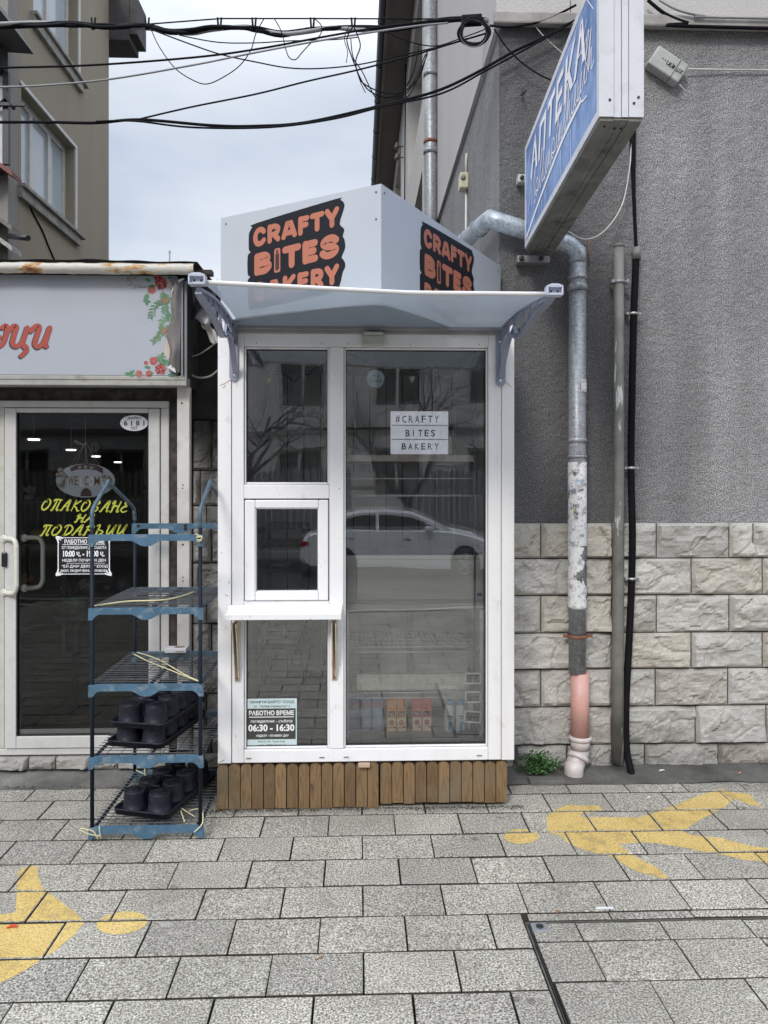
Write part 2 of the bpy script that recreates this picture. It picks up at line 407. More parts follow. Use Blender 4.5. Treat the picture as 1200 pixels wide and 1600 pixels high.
WOOD = mk_wood()
# ================================================================== THE GROUND
FY = 4.06                                   # facade plane of the right building
mb = MB(); mb.box(-60, 60, -1.95, 60, -.5, -.030); struct('ground', mb, JOINTG)
mb = MB(); mb.box(-60, 60, -9.2, -2.1, -.6, -.19); struct('road', mb, ASPH)
mb = MB(); mb.box(-60, 60, -60, -9.35, -.6, -.04); struct('far_pavement', mb, MORTAR)
KERB = mat('kerb stone', (.36, .35, .33), .85, var=.2, bmp=.3)
mb = MB()
for k in range(-14, 14):
    mb.box(k*1.0+.004, k*1.0+.996, -2.09, -1.955, -.5, -.004, .012)
    mb.box(k*1.0+.004, k*1.0+.996, -9.345, -9.21, -.5, -.03, .012)
struct('kerb', mb, KERB)

PAV = []        # (x0,x1,y0,y1, plane) of every paver near the camera
mb = MB(); rng = random.Random(3)
def paver(x0, x1, y0, y1, g=.0045):
    gx = g*.7; gy = g*1.2; x0 += gx*rng.uniform(.6, 1.3); x1 -= gx*rng.uniform(.6, 1.3); y0 += gy*rng.uniform(.7, 1.3); y1 -= gy*rng.uniform(.7, 1.3)
    if x1-x0 < .02 or y1-y0 < .02: return
    h = rng.uniform(-.001, .001); a = rng.uniform(-.004, .004); b = rng.uniform(-.006, .006); cx, cy = (x0+x1)/2, (y0+y1)/2
    f = lambda x, y: h+a*(x-cx)+b*(y-cy)
    e = .0025; q = .002; k = rng.uniform(-.0012, .0012); k2 = rng.uniform(-.001, .001)
    def rect(m, dz):
        pts = [(x0+m, y0+m+k), (x1-m, y0+m-k), (x1-m+k2, y1-m), (x0+m-k2, y1-m)]
        return [mb.bm.verts.new((x, y, f(x, y)+dz)) for x, y in pts]
    A, B, Cc = rect(0, -.05), rect(0, -q), rect(e, 0)
    for P, Q in ((A, B), (B, Cc)):
        mb.mi = 1 if P is A else 0
        for i in range(4): mb.face([P[i], P[(i+1) % 4], Q[(i+1) % 4], Q[i]])
    mb.mi = 0; mb.face(Cc); PAV.append((x0+e, x1-e, y0+e, y1-e, f))
PW, PH, Y0 = .2965, .2035, 2.278
rows = range(-20, 9)
for r in rows:
    ya, yb = Y0+PH*r, Y0+PH*(r+1)
    if r == 8: continue
    off = -.43 if r % 2 else -.2795
    if r % 2 == 0 and False: off += 0
    yt = min(yb, 3.865)
    for k in range(-13, 14):
        xa, xb = off+PW*k, off+PW*(k+1)
        if r <= 1 and r >= -4:        # the access cover with its own stack-bonded stones
            lim = .582
            if xa > lim: continue
            if r == 1 and xb > lim: pass
            if xb > lim: xb = lim
        paver(xa, xb, ya, yt)
cx0, cy1 = .599, 2.640
for k in range(-1, 13): paver(max(.57, .60+PW*k), .60+PW*(k+1), 2.638, 2.684, .003) if .60+PW*(k+1) > .6 else None
for r_, (ya, yb, ph) in enumerate([(2.515, 2.622, .462), (2.312, 2.515, .472), (2.109, 2.312, .605), (1.906, 2.109, .46), (1.70, 1.906, .6), (1.5, 1.70, .46), (1.3, 1.5, .6)]):
    for k in range(0, 12):
        xa, xb = ph+PW*k, ph+PW*(k+1)
        if xb < cx0+.03: continue
        paver(max(xa, cx0), xb, ya, yb, .003)
struct('pavement', mb, [PAVER, mat('dirty paver side', (.05, .045, .035), .95, var=.4, vs=30)])
# worn strips of mortar between the paving and the walls
mb = MB()
def strip(x0, x1, y0, y1, z0, z1, seed, n=60):
    def fn(a, b):
        x = x0+(x1-x0)*a; e = .018*noise.noise(Vector((x*5, seed, 0)))+.01*noise.noise(Vector((x*21, seed, 1)))
        y = y0+(y1-y0)*b+e*(1-b); z = z0+(z1-z0)*b+.006*noise.noise(Vector((x*8, y*8, seed)))
        return Vector((x, y, z))
    mb.grid(fn, n, 8)
strip(-4.5, -.66, 3.835, 4.20, .0035, .022, 1.0)
struct('pavement_edge', mb, MORTAR)
mb = MB(); strip(.755, 4.5, 3.80, 4.08, .005, .02, 5.0)
struct('wall_foot', mb, DAMP)

# yellow painted figures
def clip(poly, x0, x1, y0, y1):
    for ax, lim, sg in ((0, x0, 1), (0, x1, -1), (1, y0, 1), (1, y1, -1)):
        out = []
        for i in range(len(poly)):
            a, b = poly[i-1], poly[i]; da, db = (a[ax]-lim)*sg, (b[ax]-lim)*sg
            if da >= 0: 
                out.append(a)
                if db < 0: out.append(tuple(a[k]+(b[k]-a[k])*da/(da-db) for k in (0, 1)))
            elif db >= 0: out.append(tuple(a[k]+(b[k]-a[k])*da/(da-db) for k in (0, 1)))
        poly = out
        if len(poly) < 3: return []
    return poly
def mk_paint():
    m, t, b, o = nodes('worn yellow road paint')
    c = mixc(t, noise_fac(t, 5, 6, .65), (.58, .40, .11), (.70, .51, .18)); t.links.new(c, b.inputs['Base Color']); b.inputs['Roughness'].default_value = .75
    f1 = noise_fac(t, 150, 3, .75, None, .34, .50); f2 = noise_fac(t, 5, 8, .75, None, .24, .46)
    mu = t.nodes.new('ShaderNodeMath'); mu.operation = 'MULTIPLY'; t.links.new(f1, mu.inputs[0]); t.links.new(f2, mu.inputs[1])
    m2 = t.nodes.new('ShaderNodeMath'); m2.operation = 'MULTIPLY'; m2.inputs[1].default_value = .9; t.links.new(mu.outputs[0], m2.inputs[0])
    t.links.new(m2.outputs[0], b.inputs['Alpha']); return m
PAINT = mk_paint()
def figure(name, polys):
    mb = MB()
    for P in polys:
        W = [gnd(x, y) for x, y in P]
        for tri in tessellate_polygon([[Vector((p.x, p.y, 0)) for p in W]]):
            T = [(W[i].x, W[i].y) for i in tri]
            for x0, x1, y0, y1, f in PAV:
                if max(p[0] for p in T) < x0 or min(p[0] for p in T) > x1 or max(p[1] for p in T) < y0 or min(p[1] for p in T) > y1: continue
                c = clip(T, x0, x1, y0, y1)
                if len(c) > 2:
                    fc = mb.face([mb.bm.verts.new((x, y, f(x, y)+.0012)) for x, y in c])
                    if fc:
                        fc.normal_update()
                        if fc.normal.z < 0: fc.normal_flip()
    o = struct(name, mb, PAINT); return o
def wob(P, k=4):
    out = []
    for i in range(len(P)):
        a, b = Vector(P[i]), Vector(P[(i+1) % len(P)])
        for j in range(k):
            p = a.lerp(b, j/k); p = p+Vector((noise.noise(Vector((p.x*.05, p.y*.05, 0))), noise.noise(Vector((p.x*.05, p.y*.05, 7)))*.5))*3
            out.append((p.x, p.y))
    return out
sL = lambda P: wob([(x*.21667, 1300+y*.21667) for x, y in P])
sR = lambda P: wob([(760+x*.36667, 1200+y*.36667) for x, y in P])
def ell(cx, cy, rx, ry, t=0, n=28):
    return [(cx+rx*math.cos(a)*math.cos(t)-ry*math.sin(a)*math.sin(t), cy+rx*math.cos(a)*math.sin(t)+ry*math.sin(a)*math.cos(t)) for a in [2*math.pi*i/n for i in range(n)]]
figure('pavement_marking', [sL([(235, 245), (268, 262), (300, 395), (350, 440), (575, 610), (612, 660), (520, 760), (400, 860), (330, 900), (130, 1030), (0, 1090), (-160, 1130), (-500, 1150), (-500, 640), (0, 600), (85, 585), (115, 570), (115, 420), (130, 300), (180, 255)]),
    [(x*.21667, 1300+y*.21667) for x, y in ell(880, 658, 186, 80, -.13)]])
figure('pavement_marking', [sR([(255, 205), (290, 180), (340, 160), (480, 162), (497, 186), (400, 196), (402, 211), (650, 211), (735, 185), (870, 130), (1000, 88), (1045, 104), (1120, 112), (1175, 165), (1140, 160), (1060, 132), (1000, 175), (920, 215), (835, 272), (880, 285), (1000, 300), (1130, 335), (1250, 350), (1400, 370), (1400, 420), (1200, 405), (1100, 392), (1000, 370), (900, 350), (780, 328), (680, 318), (560, 325), (600, 352), (650, 385), (720, 420), (780, 470), (730, 470), (640, 440), (520, 375), (420, 350), (350, 325), (310, 290), (258, 278)]),
    [(760+x*.36667, 1200+y*.36667) for x, y in ell(150, 293, 75, 32, 0)]])

# access cover: steel edge angles and lifting corner
t = thing('access_cover', 'dark steel edged frame let into the paving at the lower right', 'access cover', (.59, 2.2, 0))
mb = MB(); mb.box(.584, .589, 1.0, 2.634, -.03, -.003); mb.box(.589, 4.5, 2.629, 2.634, -.03, -.003); obj('frame', mb, mat('dirty steel', (.12, .115, .10), .7, .3, var=.4, vs=20), t)
mb = MB(); mb.box(.594, .598, 1.0, 2.626, -.03, -.008); mb.box(.598, 4.5, 2.623, 2.626, -.03, -.008); obj('inner_edge', mb, mat('dark rubber edge', (.022, .021, .02), .8), t)
mb = MB(); mb.box(.600, .655, 2.572, 2.620, -.02, .0035, .004); obj('lifting_corner', mb, mat('scuffed zinc', (.27, .28, .30), .5, .4), t)
mb = MB(); mb.lathe([(.013, 0), (.013, .003), (.007, .003), (.007, .0005)], (.628, 2.596, .0035)); obj('bolt', mb, BLACKM, t)

# ================================================================== RIGHT BUILDING
WX = at(783, 250, FY).x
RC = mk_roughcast('roughcast render', (.05, .049, .049), (.70, .685, .68), 150, painted_shade=.56)
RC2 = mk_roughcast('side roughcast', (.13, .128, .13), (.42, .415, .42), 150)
PALE = mk_plaster('pale upper plaster', (.50, .475, .46), (.40, .38, .365), .8)
Z1 = 1.318
root = thing('corner_building', 'grey roughcast corner building with split stone base and pale upper storey', 'building', (WX, FY, 0))
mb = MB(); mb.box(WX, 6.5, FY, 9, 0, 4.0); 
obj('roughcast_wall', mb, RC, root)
# side wall faces the alley
def wallX(mb, X, th, y0, y1, z0, z1, holes):
    ys = sorted({y0, y1, *[h[0] for h in holes], *[h[1] for h in holes]}); zs = sorted({z0, z1, *[h[2] for h in holes], *[h[3] for h in holes]})
    for a, b in zip(ys, ys[1:]):
        for c, d in zip(zs, zs[1:]):
            if any(h[0] <= a and b <= h[1] and h[2] <= c and d <= h[3] for h in holes): continue
            mb.box(min(X, X+th), max(X, X+th), a, b, c, d)
mb = MB(); mb.box(WX-.006, WX-.0005, FY+.03, 22, 0, 4.0); obj('side_render', mb, RC2, root)
WN = [(8.75, 11.3, 3.75, 5.15), (8.75, 11.3, 5.95, 7.45), (13.2, 15.2, 5.95, 7.45), (13.2, 15.2, 3.9, 5.15)]
mb = MB(); wallX(mb, WX-.03, .4, FY-.02, 22, 4.003, 8.1, [(a, b, max(c, 4.003), d) for a, b, c, d in WN]); mb.box(WX+.375, 6.5, FY-.02, 9, 4.003, 8.1)
obj('upper_wall', mb, PALE, root)
mb = MB(); mb.box(WX+.38, WX+.42, FY+1, 21.9, 4.01, 8); obj('inner_lining', mb, DARKV, root)
mb = MB(); mb.box(WX-.05, 6.5, FY-.065, FY-.021, 3.985, 4.05, .01); obj('string_course', mb, mat('weathered ledge', (.30, .28, .26), .85, var=.25, vs=9), root)
for a, b, c, d in WN:
    mb = MB(); X = WX+.16; c = max(c, 4.01)
    for y0, y1, z0, z1 in ((a, a+.07, c, d), (b-.07, b, c, d), (a+.07, b-.07, c, c+.07), (a+.07, b-.07, d-.07, d), ((a+b)/2-.04, (a+b)/2+.04, c+.07, d-.07)):
        mb.box(X, X+.06, y0, y1, z0, z1, .006)
    f = obj('window', mb, PVCOLD, root); mb = MB(); mb.box(X+.03, X+.036, a+.06, b-.06, c+.06, d-.06); obj('pane', mb, GLASSF, f)
SOF = mk_plaster('brown grey soffit', (.23, .205, .185), (.15, .13, .12), 1.4)
gx = onX(600, 0, .35).x
mb = MB(); mb.box(.37, WX+.3, 4.3, 21, 7.86, 8.02); mb.box(.37, .41, 4.3, 21, 7.80, 7.859)
obj('eave', mb, SOF, root)
mb = MB(); mb.tube([(.335, 4.3, 7.93), (.335, 10, 7.93), (.335, 16, 7.93), (.335, 21, 7.93)], .062, 14)
for y in [5+1.1*i for i in range(15)]: mb.tube([(.335, y-.03, 7.93), (.335, y+.03, 7.93)], .068, 14)
obj('gutter', mb, mat('dark blue grey gutter', (.05, .055, .075), .5, var=.3, vs=9), root)
# stone cladding, real blocks
def block(mb, x0, x1, z0, z1, yf, seed, rough=1.0, dy=-1):
    e = .003; x0 += e; x1 -= e; z0 += e; z1 -= e
    nx = max(6, int((x1-x0)/.0125)); nz_ = max(6, int((z1-z0)/.0125)); rn = random.Random(seed)
    base = rn.uniform(.012, .028)*rough; ch = [rn.uniform(.003, .022) for _ in range(4)]
    sx, sz = rn.uniform(-.015, .015), rn.uniform(-.02, .02)
    def fn(a, b):
        x, z = x0+(x1-x0)*a, z0+(z1-z0)*b
        p = Vector((x*9+seed*3.1, z*13, seed*1.7)); q = Vector((x*30, z*38, seed))
        d = []
        for k, (dist) in enumerate(((x-x0), (x1-x), (z-z0), (z1-z))):
            wv = ch[k]*(1+.9*noise.noise(Vector((x*14, z*14, seed+k*5)))); d.append(min(1, max(0, dist/max(wv, .003))))
        m = min(d); m = m*m*(3-2*m)
        r = noise.ridged_multi_fractal(Vector((x*5+seed, z*9, seed)), 1, 2, 3, 1, 2)*.006
        s = abs(noise.noise(p*.6)); step = .007 if s > .22 else 0
        y = (base+sx*(a-.5)+sz*(b-.5)+noise.noise(p)*.013+noise.noise(q)*.0055+r*1.2-step*1.3-(.009 if abs(noise.noise(p*.45+Vector((9, 2, 4)))) < .035 else 0))*m
        return Vector((x, yf-max(0, y)-.002, z))
    V = mb.grid(fn, nx, nz_, False)
    # rim back to the wall
    ring = V[0]+[row[-1] for row in V[1:]]+V[-1][-2::-1]+[row[0] for row in V[-2:0:-1]]
    back = [mb.bm.verts.new((v.co.x, yf+.03, v.co.z)) for v in ring]
    n = len(ring)
    for i in range(n): mb.face([ring[i], back[i], back[(i+1) % n], ring[(i+1) % n]])
mb = MB()
zz = [at(900, y, FY).z for y in (816.5, 872, 929.5, 988, 1044.5, 1103, 1162, 1203)]
zz[0] = Z1
jA = [183, 500, 697, 1020, 1340]; jB = [325, 500, 852, 1168]
jj = [jA[:-1]+[1127], jB, jA[:-1], jB, [183, 500, 692, 1015], [325, 500, 870, 1185], [65, 300, 500, 645, 970]]
sd = 1
for r in range(7):
    xs = [WX+.012]+[at(780+.35*x, 900, FY).x for x in jj[r]]
    while xs[-1] < 3.6: xs.append(xs[-1]+.385)
    for a, b in zip(xs, xs[1:]):
        if b-a > .03: block(mb, a, b, zz[r+1], zz[r], FY-.012, sd); sd += 1
obj('stone_cladding', mb, STONE, root)
mb = MB(); mb.box(WX+.005, 6.4, FY-.010, FY-.0005, .002, Z1-.006); obj('mortar_bed', mb, JOINT, root)

# far downpipe on side wall
t = thing('downpipe', 'dull grey steel downpipe rising up the alley wall behind the roof sign', 'downpipe', at(672, 330, 7.6))
P = onX(673, 200, WX-.09); mb = MB(); mb.cyl((P.x, P.y, 0.2), (P.x, P.y, 7.9), .062, 18)
for z in (3.2, 4.62, 5.35, 6.9): mb.cyl((P.x, P.y, z), (P.x, P.y, z+.05), .070, 18)
obj('pipe', mb, GALV, t)
for z in (4.72, 6.2): mb = MB(); mb.cyl((P.x, P.y, z), (P.x, P.y, z+.03), .068, 18); mb.box(P.x, WX+.03, P.y-.012, P.y+.012, z+.005, z+.025); obj('clamp', mb, RUST, t)

# old wires and insulators on the alley wall
mb = MB(); pts = [onX(x, y, WX-.035) for x, y in ((634, 230), (640, 150), (632, 250), (631, 330))]
t = thing('wall_cable', 'thin dark wire with two insulators running up the pale alley wall', 'cable', onX(631, 300, WX))
mb = MB(); A = onX(632, 246, WX-.06); mb.tube([(A.x, A.y, 3), (A.x, A.y, 5), (A.x, A.y-.1, 6.5), (A.x, A.y-.3, 7.8)], .010, 6); obj('wire', mb, CABLE, t)
for yy in (229, 246):
    mb = MB(); q = onX(630, yy, WX-.03); mb.tube([q+Vector((-.1, 0, 0)), q+Vector((.06, 0, 0))], .012, 6); mb.lathe([(.02, 0), (.045, .03), (.045, .06), (.02, .08), (.03, .1), (.012, .12)], q+Vector((-.1, 0, -.05)), 12); obj('insulator', mb, mat('brown porcelain', (.10, .07, .06), .3), t)

# small switch box with white conduit
t = thing('switch_box', 'small cream switch box with a thin white conduit on the alley wall', 'switch box', onX(724, 290, WX-.03))
p = onX(724, 285, WX-.035); mb = MB(); mb.box(p.x-.03, p.x+.03, p.y-.05, p.y+.05, p.z-.055, p.z+.055, .008); obj('box', mb, mat('yellowed plastic', (.50, .47, .34), .5), t)
mb = MB(); mb.lathe([(.018, 0), (.018, .008), (.006, .012)], (p.x-.01, p.y-.05, p.z+.015), 14, (0, -1, 0)); obj('knob', mb, mat('grey knob', (.2, .2, .19), .5), t)
mb = MB(); mb.tube([(p.x+.02, p.y, 2.6), (p.x+.02, p.y, p.z-.05)], .009, 8); mb.tube([(p.x+.02, p.y, p.z+.05), (p.x+.02, p.y, 3.78), (p.x+.02, p.y-.03, 3.83)], .009, 8); obj('conduit', mb, mat('white conduit', (.62, .62, .60), .5), t)

# galvanised downpipe in front
t = thing('drainpipe', 'thick galvanised rain pipe with torn posters and a pink plastic lower end', 'drainpipe', (at(905, 1150, 3.95).x, 3.95, 0))
Yp = 3.975; rp = .0475
xa = at(902, 700, Yp).x; xb = at(906, 1000, Yp).x
zt = at(900, 392, Yp).z
A = Vector((.66, 4.75, at(728, 378, 4.75).z)); B = at(766, 342, 3.985); Cc = at(893, 384, Yp); D = Vector((xa, Yp, Cc.z-.09))
mb = MB()
mb.tube([A, A.lerp(B, .5), A.lerp(B, .93), B+Vector((-.004, .012, .006)), B.lerp(Cc, .12), B.lerp(Cc, .5), B.lerp(Cc, .80), Cc+Vector((-.012, 0, .004)), Cc+Vector((xa-Cc.x, 0, -.035)), D], rp, 24)
mb.tube([A.lerp(B, .60), A.lerp(B, .65)], rp+.006, 24); mb.tube([A.lerp(B, .22), A.lerp(B, .24)], rp+.004, 24)
obj('elbow', mb, GALVN, t)
zc = lambda y: at(900, y, Yp).z
mb = MB(); mb.cyl((xa, Yp, zc(1052)), (xa, Yp, D.z+.01), rp-.002, 28)
mb.lathe([(rp-.001, 0), (rp+.005, .004), (rp+.005, .03), (rp+.001, .035)], (xa, Yp, zc(455)), 28, cap=False)
mb.lathe([(rp-.001, 0), (rp+.004, .004), (rp+.004, .012), (rp-.001, .016)], (xa, Yp, zc(437)), 28, cap=False)
mb.lathe([(rp-.001, 0), (rp+.005, .004), (rp+.003, .02), (rp-.001, .024)], (xa, Yp, zc(692)), 28, cap=False)
mb.lathe([(rp-.001, 0), (rp+.005, .004), (rp+.005, .012), (rp-.001, .016)], (xa, Yp, zc(716)), 28, cap=False)
mb.lathe([(rp-.001, 0), (rp+.006, .004), (rp+.006, .012), (rp-.001, .016)], (xa, Yp, zc(952)), 28, cap=False)
obj('pipe', mb, GALV, t)
# torn poster layer wrapped round the pipe
def mk_poster():
    m, tt, b, o = nodes('torn posters')
    c = mixc(tt, noise_fac(tt, 20, 6, .7, None, .42, .6), (.62, .61, .62), (.72, .71, .70))
    c = mixc(tt, noise_fac(tt, 13, 2, .5, (1, 1, 1), .66, .72), c, (.60, .62, .28)); c = mixc(tt, noise_fac(tt, 19, 1, .5, (1, 1.3, 1), .66, .7), c, (.40, .55, .70))
    c = mixc(tt, noise_fac(tt, 60, 2, .5, (1, 1, 1.6), .67, .69), c, (.05, .05, .05))
    c = mixc(tt, noise_fac(tt, 26, 8, .75, None, .5, .60), c, mixc(tt, .6, c, (.12, .12, .13)))
    tt.links.new(c, b.inputs['Base Color']); b.inputs['Roughness'].default_value = .8
    al = noise_fac(tt, 9, 8, .68, (1, 1, .7), .42, .44); tt.links.new(al, b.inputs['Alpha']); bump(tt, al, b, .5, .002); return m
mb = MB(); mb.lathe([(rp+.0015, zc(948)-.0), (rp+.0015, zc(722))], (xa, Yp, 0), 40, cap=False)
obj('poster_scraps', mb, mk_poster(), t)
mb = MB()
def wrap(mb, a0, a1, z0, z1, r):
    mb.grid(lambda a, b: Vector((xa+r*math.sin(a0+(a1-a0)*a), Yp-r*math.cos(a0+(a1-a0)*a), z0+(z1-z0)*b)), 8, 1)
wrap(mb, .15, 1.05, zc(613), zc(594), rp+.001); obj('sticker', mb, mat('paper sticker', (.66, .66, .66), .6), t)
mb = MB(); wrap(mb, -.1, .9, zc(852), zc(826), rp+.0035); obj('sticker', mb, mat('paper sticker', (.66, .66, .66), .6), t)
mb = MB(); 
for k, (s, y, h) in enumerate((('ДАНАИТ', 600, .014), ('бул. 12', 606, .006), ('300 20 50', 612, .009))):
    text(mb, s, (xa+.012, Yp-rp-.004, zc(y)), (1, 0, 0), (0, 0, 1), .030, h)
obj('sticker_print', mb, BLK, t)
for s, x, y, wd, h in (('МЛ', -.036, 742, .024, .016), ('НС', -.038, 792, .032, .018), ('ге', -.034, 804, .024, .012), ('ЛК', -.034, 811, .022, .016), ('НТ', .000, 838, .022, .014), ('чи', .014, 757, .018, .006), ('бра', -.004, 766, .022, .008)):
    mb = MB(); text(mb, s, (xa+x, Yp-rp-.006, zc(y)), (1, 0, 0), (0, 0, 1), wd, h, bold=.02); obj('poster_lettering', mb, BLK, t)
mb = MB(); mb.cyl((xb, Yp, zc(1153)), (xb, Yp, zc(1051)), rp+.001, 28); obj('pink_section', mb, mat('pink plastic pipe', (.56, .30, .26), .45, var=.12, vs=10, dirt=(.45, .36, .32), ds=8), t)
mb = MB(); xc = xb+.002
mb.lathe([(rp+.003, 0), (rp+.010, .004), (rp+.012, .012), (rp+.010, .022), (rp+.003, .026)], (xc, Yp, zc(1157)), 28, cap=False)
mb.cyl((xc, Yp, zc(1170)), (xc, Yp, zc(1153)), rp+.003, 28)
e = [(xc, Yp, zc(1163)), (xc-.002, Yp, zc(1174)), (xc-.022, Yp-.012, zc(1186)), (xc-.044, Yp-.035, zc(1198)), (xc-.050, Yp-.055, .045), (xc-.050, Yp-.055, .004)]
mb.tube(spline(e, 5), rp+.002, 26)
q = Vector((xc-.012, Yp-.012, zc(1180))); mb.tube([q, q+Vector((-.010, -.010, -.018))], rp+.010, 26)
obj('bottom_elbow', mb, mat('dirty white plastic elbow', (.55, .49, .47), .45, var=.1, dirt=(.20, .12, .10), ds=9), t)
mb = MB(); z = zc(996); mb.lathe([(rp+.001, 0), (rp+.005, .001), (rp+.005, .016), (rp+.001, .017)], (xa, Yp, z), 28, cap=False)
mb.box(xa-rp-.028, xa-rp-.003, Yp-.004, Yp+.004, z, z+.017); mb.box(xa+rp+.003, xa+rp+.034, Yp-.004, Yp+.004, z, z+.017); obj('rusty_clamp', mb, RUST, t)

# old capped steel pipe and black conduit
t = thing('steel_pipe', 'slim old grey steel pipe with chipped paint, between the rain pipe and the black conduit', 'pipe', (at(965, 1180, 4.0).x, 4.0, 0))
x = at(967, 780, 4.0).x; x2 = at(963.5, 1180, 4.0).x
mb = MB(); zt = at(965, 385, 4.0).z
mb.tube([(x2, 3.985, .05), (x2, 3.985, .6), (x, 4.0, 1.4), (x, 4.0, zt)], [.034, .032, .027, .027], 20); mb.lathe([(.027, 0), (.031, .01), (.026, .02), (.0, .026)], (x, 4.0, zt-.008), 18)
def mk_chip():
    m, tt, b, o = nodes('chipped grey paint')
    c = mixc(tt, noise_fac(tt, 6, 6, .7), (.10, .10, .09), (.19, .185, .165)); c = mixc(tt, noise_fac(tt, 11, 5, .6, (1, 1, .16), .585, .61), c, (.50, .50, .46))
    tt.links.new(c, b.inputs['Base Color']); b.inputs['Roughness'].default_value = .6; return m
obj('pipe', mb, mk_chip(), t)
for yy in (443,):
    mb = MB(); z = at(965, yy, 4).z; mb.lathe([(.028, 0), (.032, .001), (.032, .014), (.028, .015)], (x, 4.0, z), 20, cap=False)
    for s in (-1, 1): mb.lathe([(.010, 0), (.010, .014)], (x+s*.040, 3.985, z+.007), 10, (0, -1, 0)); mb.box(x+s*.033-.008, x+s*.033+.008, 3.985, 4.04, z+.001, z+.013)
    obj('clamp', mb, GALV, t)
t = thing('black_conduit', 'thick black corrugated conduit clamped to the wall, rightmost of the upright pipes', 'conduit', (at(983, 1213, 3.98).x, 3.98, 0))
pts = [at(x_, y_, Y_) for x_, y_, Y_ in ((994, 400, 4.01), (990, 500, 4.01), (987, 640, 4.01), (986, 735, 4.01), (988, 830, 4.0), (987, 905, 4.0), (983, 1000, 3.99), (978, 1100, 3.98), (979, 1170, 3.97), (985, 1200, 3.93), (988, 1216, 3.90))]
mb = MB(); mb.tube(spline(pts, 6), .0185, 16); obj('conduit', mb, CABLE, t)
mb = MB(); p = at(994, 400, 4.01); mb.tube([p+Vector((0, 0, -.02)), p+Vector((0, 0, .045))], .024, 14); obj('tape_collar', mb, mat('grey tape', (.16, .155, .15), .7, var=.3, vs=30), t)
for xx, yy, Yc in ((989, 492, 4.01), (986, 733, 4.01), (987, 906, 4.0)):
    mb = MB(); p = at(xx, yy, Yc); mb.lathe([(.019, 0), (.023, .001), (.023, .012), (.019, .013)], p, 18, cap=False)
    for s in (-1, 1): mb.box(p.x+s*.026-.010, p.x+s*.026+.010, Yc-.004, Yc+.05, p.z, p.z+.012, .002); mb.lathe([(.007, 0), (.007, .010)], (p.x+s*.033, Yc-.004, p.z+.006), 8, (0, -1, 0))
    obj('clamp', mb, mat('zinc clamp', (.45, .45, .44), .4, .6), t)
t = thing('cable_bundle', 'black cables dropping from behind the pharmacy sign into the black conduit', 'cable', at(994, 395, 4.0))
mb = MB()
for dx, c in ((0, 0), (4, 1), (-3, 2)):
    mb.tube(spline([at(990+dx*.6, 60, 4.0), at(988+dx, 210, 4.0), at(990+dx*.4, 300, 4.0), at(994+dx*.3, 395, 4.01)], 6), .006 if c else .009, 8)
obj('cables', mb, CABLE, t)
tag(obj('white_wire', MB().tube(spline([at(986, 215, 4.0), at(984, 260, 3.99), at(972, 320, 3.97), at(945, 360, 3.95), at(915, 374, 3.96), at(888, 362, 4.0)], 6), .0035, 6), CABLEW), 'thin off-white wire looping down beside the pharmacy sign', 'wire')
tag(obj('iron_rod', MB().cyl(at(920, 374, 4.03), at(920, 416, 4.03), .004, 8), RUST), 'short dark rod on the wall just right of the rain pipe elbow', 'rod')
tag(obj('wall_spike', MB().tube([at(816, 143, 4.05), at(818, 146, 4.0), at(822, 141, 3.97)], .005, 6).tube([at(814, 149, 4.05), at(818, 146, 4.0)], .004, 6), BLACKM), 'small rusty hook stuck in the render left of the pharmacy sign', 'hook')

# junction box
t = thing('junction_box', 'tilted grey junction box with a scribbled lid, right of the pharmacy sign', 'junction box', at(1040, 105, 3.98))
p = at(1041, 105, 4.025); M = Matrix.Translation(p) @ Matrix.Rotation(R(-33) * -1, 4, 'Y')
mb = MB(); mb.box(-.098, .098, -.035, .03, -.057, .057, .008, 2, M); obj('box', mb, mat('grey plastic box', (.37, .37, .35), .55, var=.15, vs=9, dirt=(.22, .21, .2), ds=12), t)
mb = MB(); mb.box(.044, .047, -.0365, .029, -.0575, .0575, 0, 1, M); obj('lid_seam', mb, DARKV, t)
mb = MB(); U = M.to_3x3() @ Vector((1, 0, 0)); V = M.to_3x3() @ Vector((0, 0, 1)); o0 = M @ Vector((0, -.0362, 0))
for P in ([(-.045, .004), (-.038, .006)], [(-.028, .004), (-.022, .004)], [(-.012, .012), (-.010, -.008), (0, -.006), (.004, .010), (.004, -.010)], [(.012, .010), (.010, -.010), (.022, -.006), (.022, .012)], [(.030, .010), (.026, -.012), (.036, .008), (.034, -.010)], [(.056, .006), (.052, -.012), (.064, -.008), (.066, .008)], [(.072, .010), (.086, -.012)], [(.086, .010), (.072, -.012)]):
    mb.stroke(P, .004, o0, U, V, .0006)
obj('scribble', mb, BLK, t)
tag(obj('wall_wire', MB().tube([at(1075, 108, 4.03), at(1130, 109, 4.04), at(1900, 118, 4.04)], .005, 6).tube([at(1062, 132, 4.0), at(1070, 142, 4.02), at(1078, 147, 4.03)], .003, 6), CABLEW), 'pale wire running right from the tilted junction box', 'wire')
tag(obj('sagging_cable', MB().tube(spline([at(1012, 0, 4.0), at(1040, 22, 4.0), at(1075, 36, 4.0), at(1110, 42, 4.0), at(1900, 60, 4.0)], 8), .009, 8), CABLE), 'black cable sagging along the top right of the roughcast wall', 'cable')
tag(obj('ledge_cable', MB().tube(spline([at(1030, 0, 4.0), at(1060, 16, 3.98), at(1100, 25, 3.98), at(1160, 28, 3.98), at(1900, 40, 3.98)], 8), .006, 8), CABLEG), 'thin grey cable above the black sagging one at the top right', 'cable')

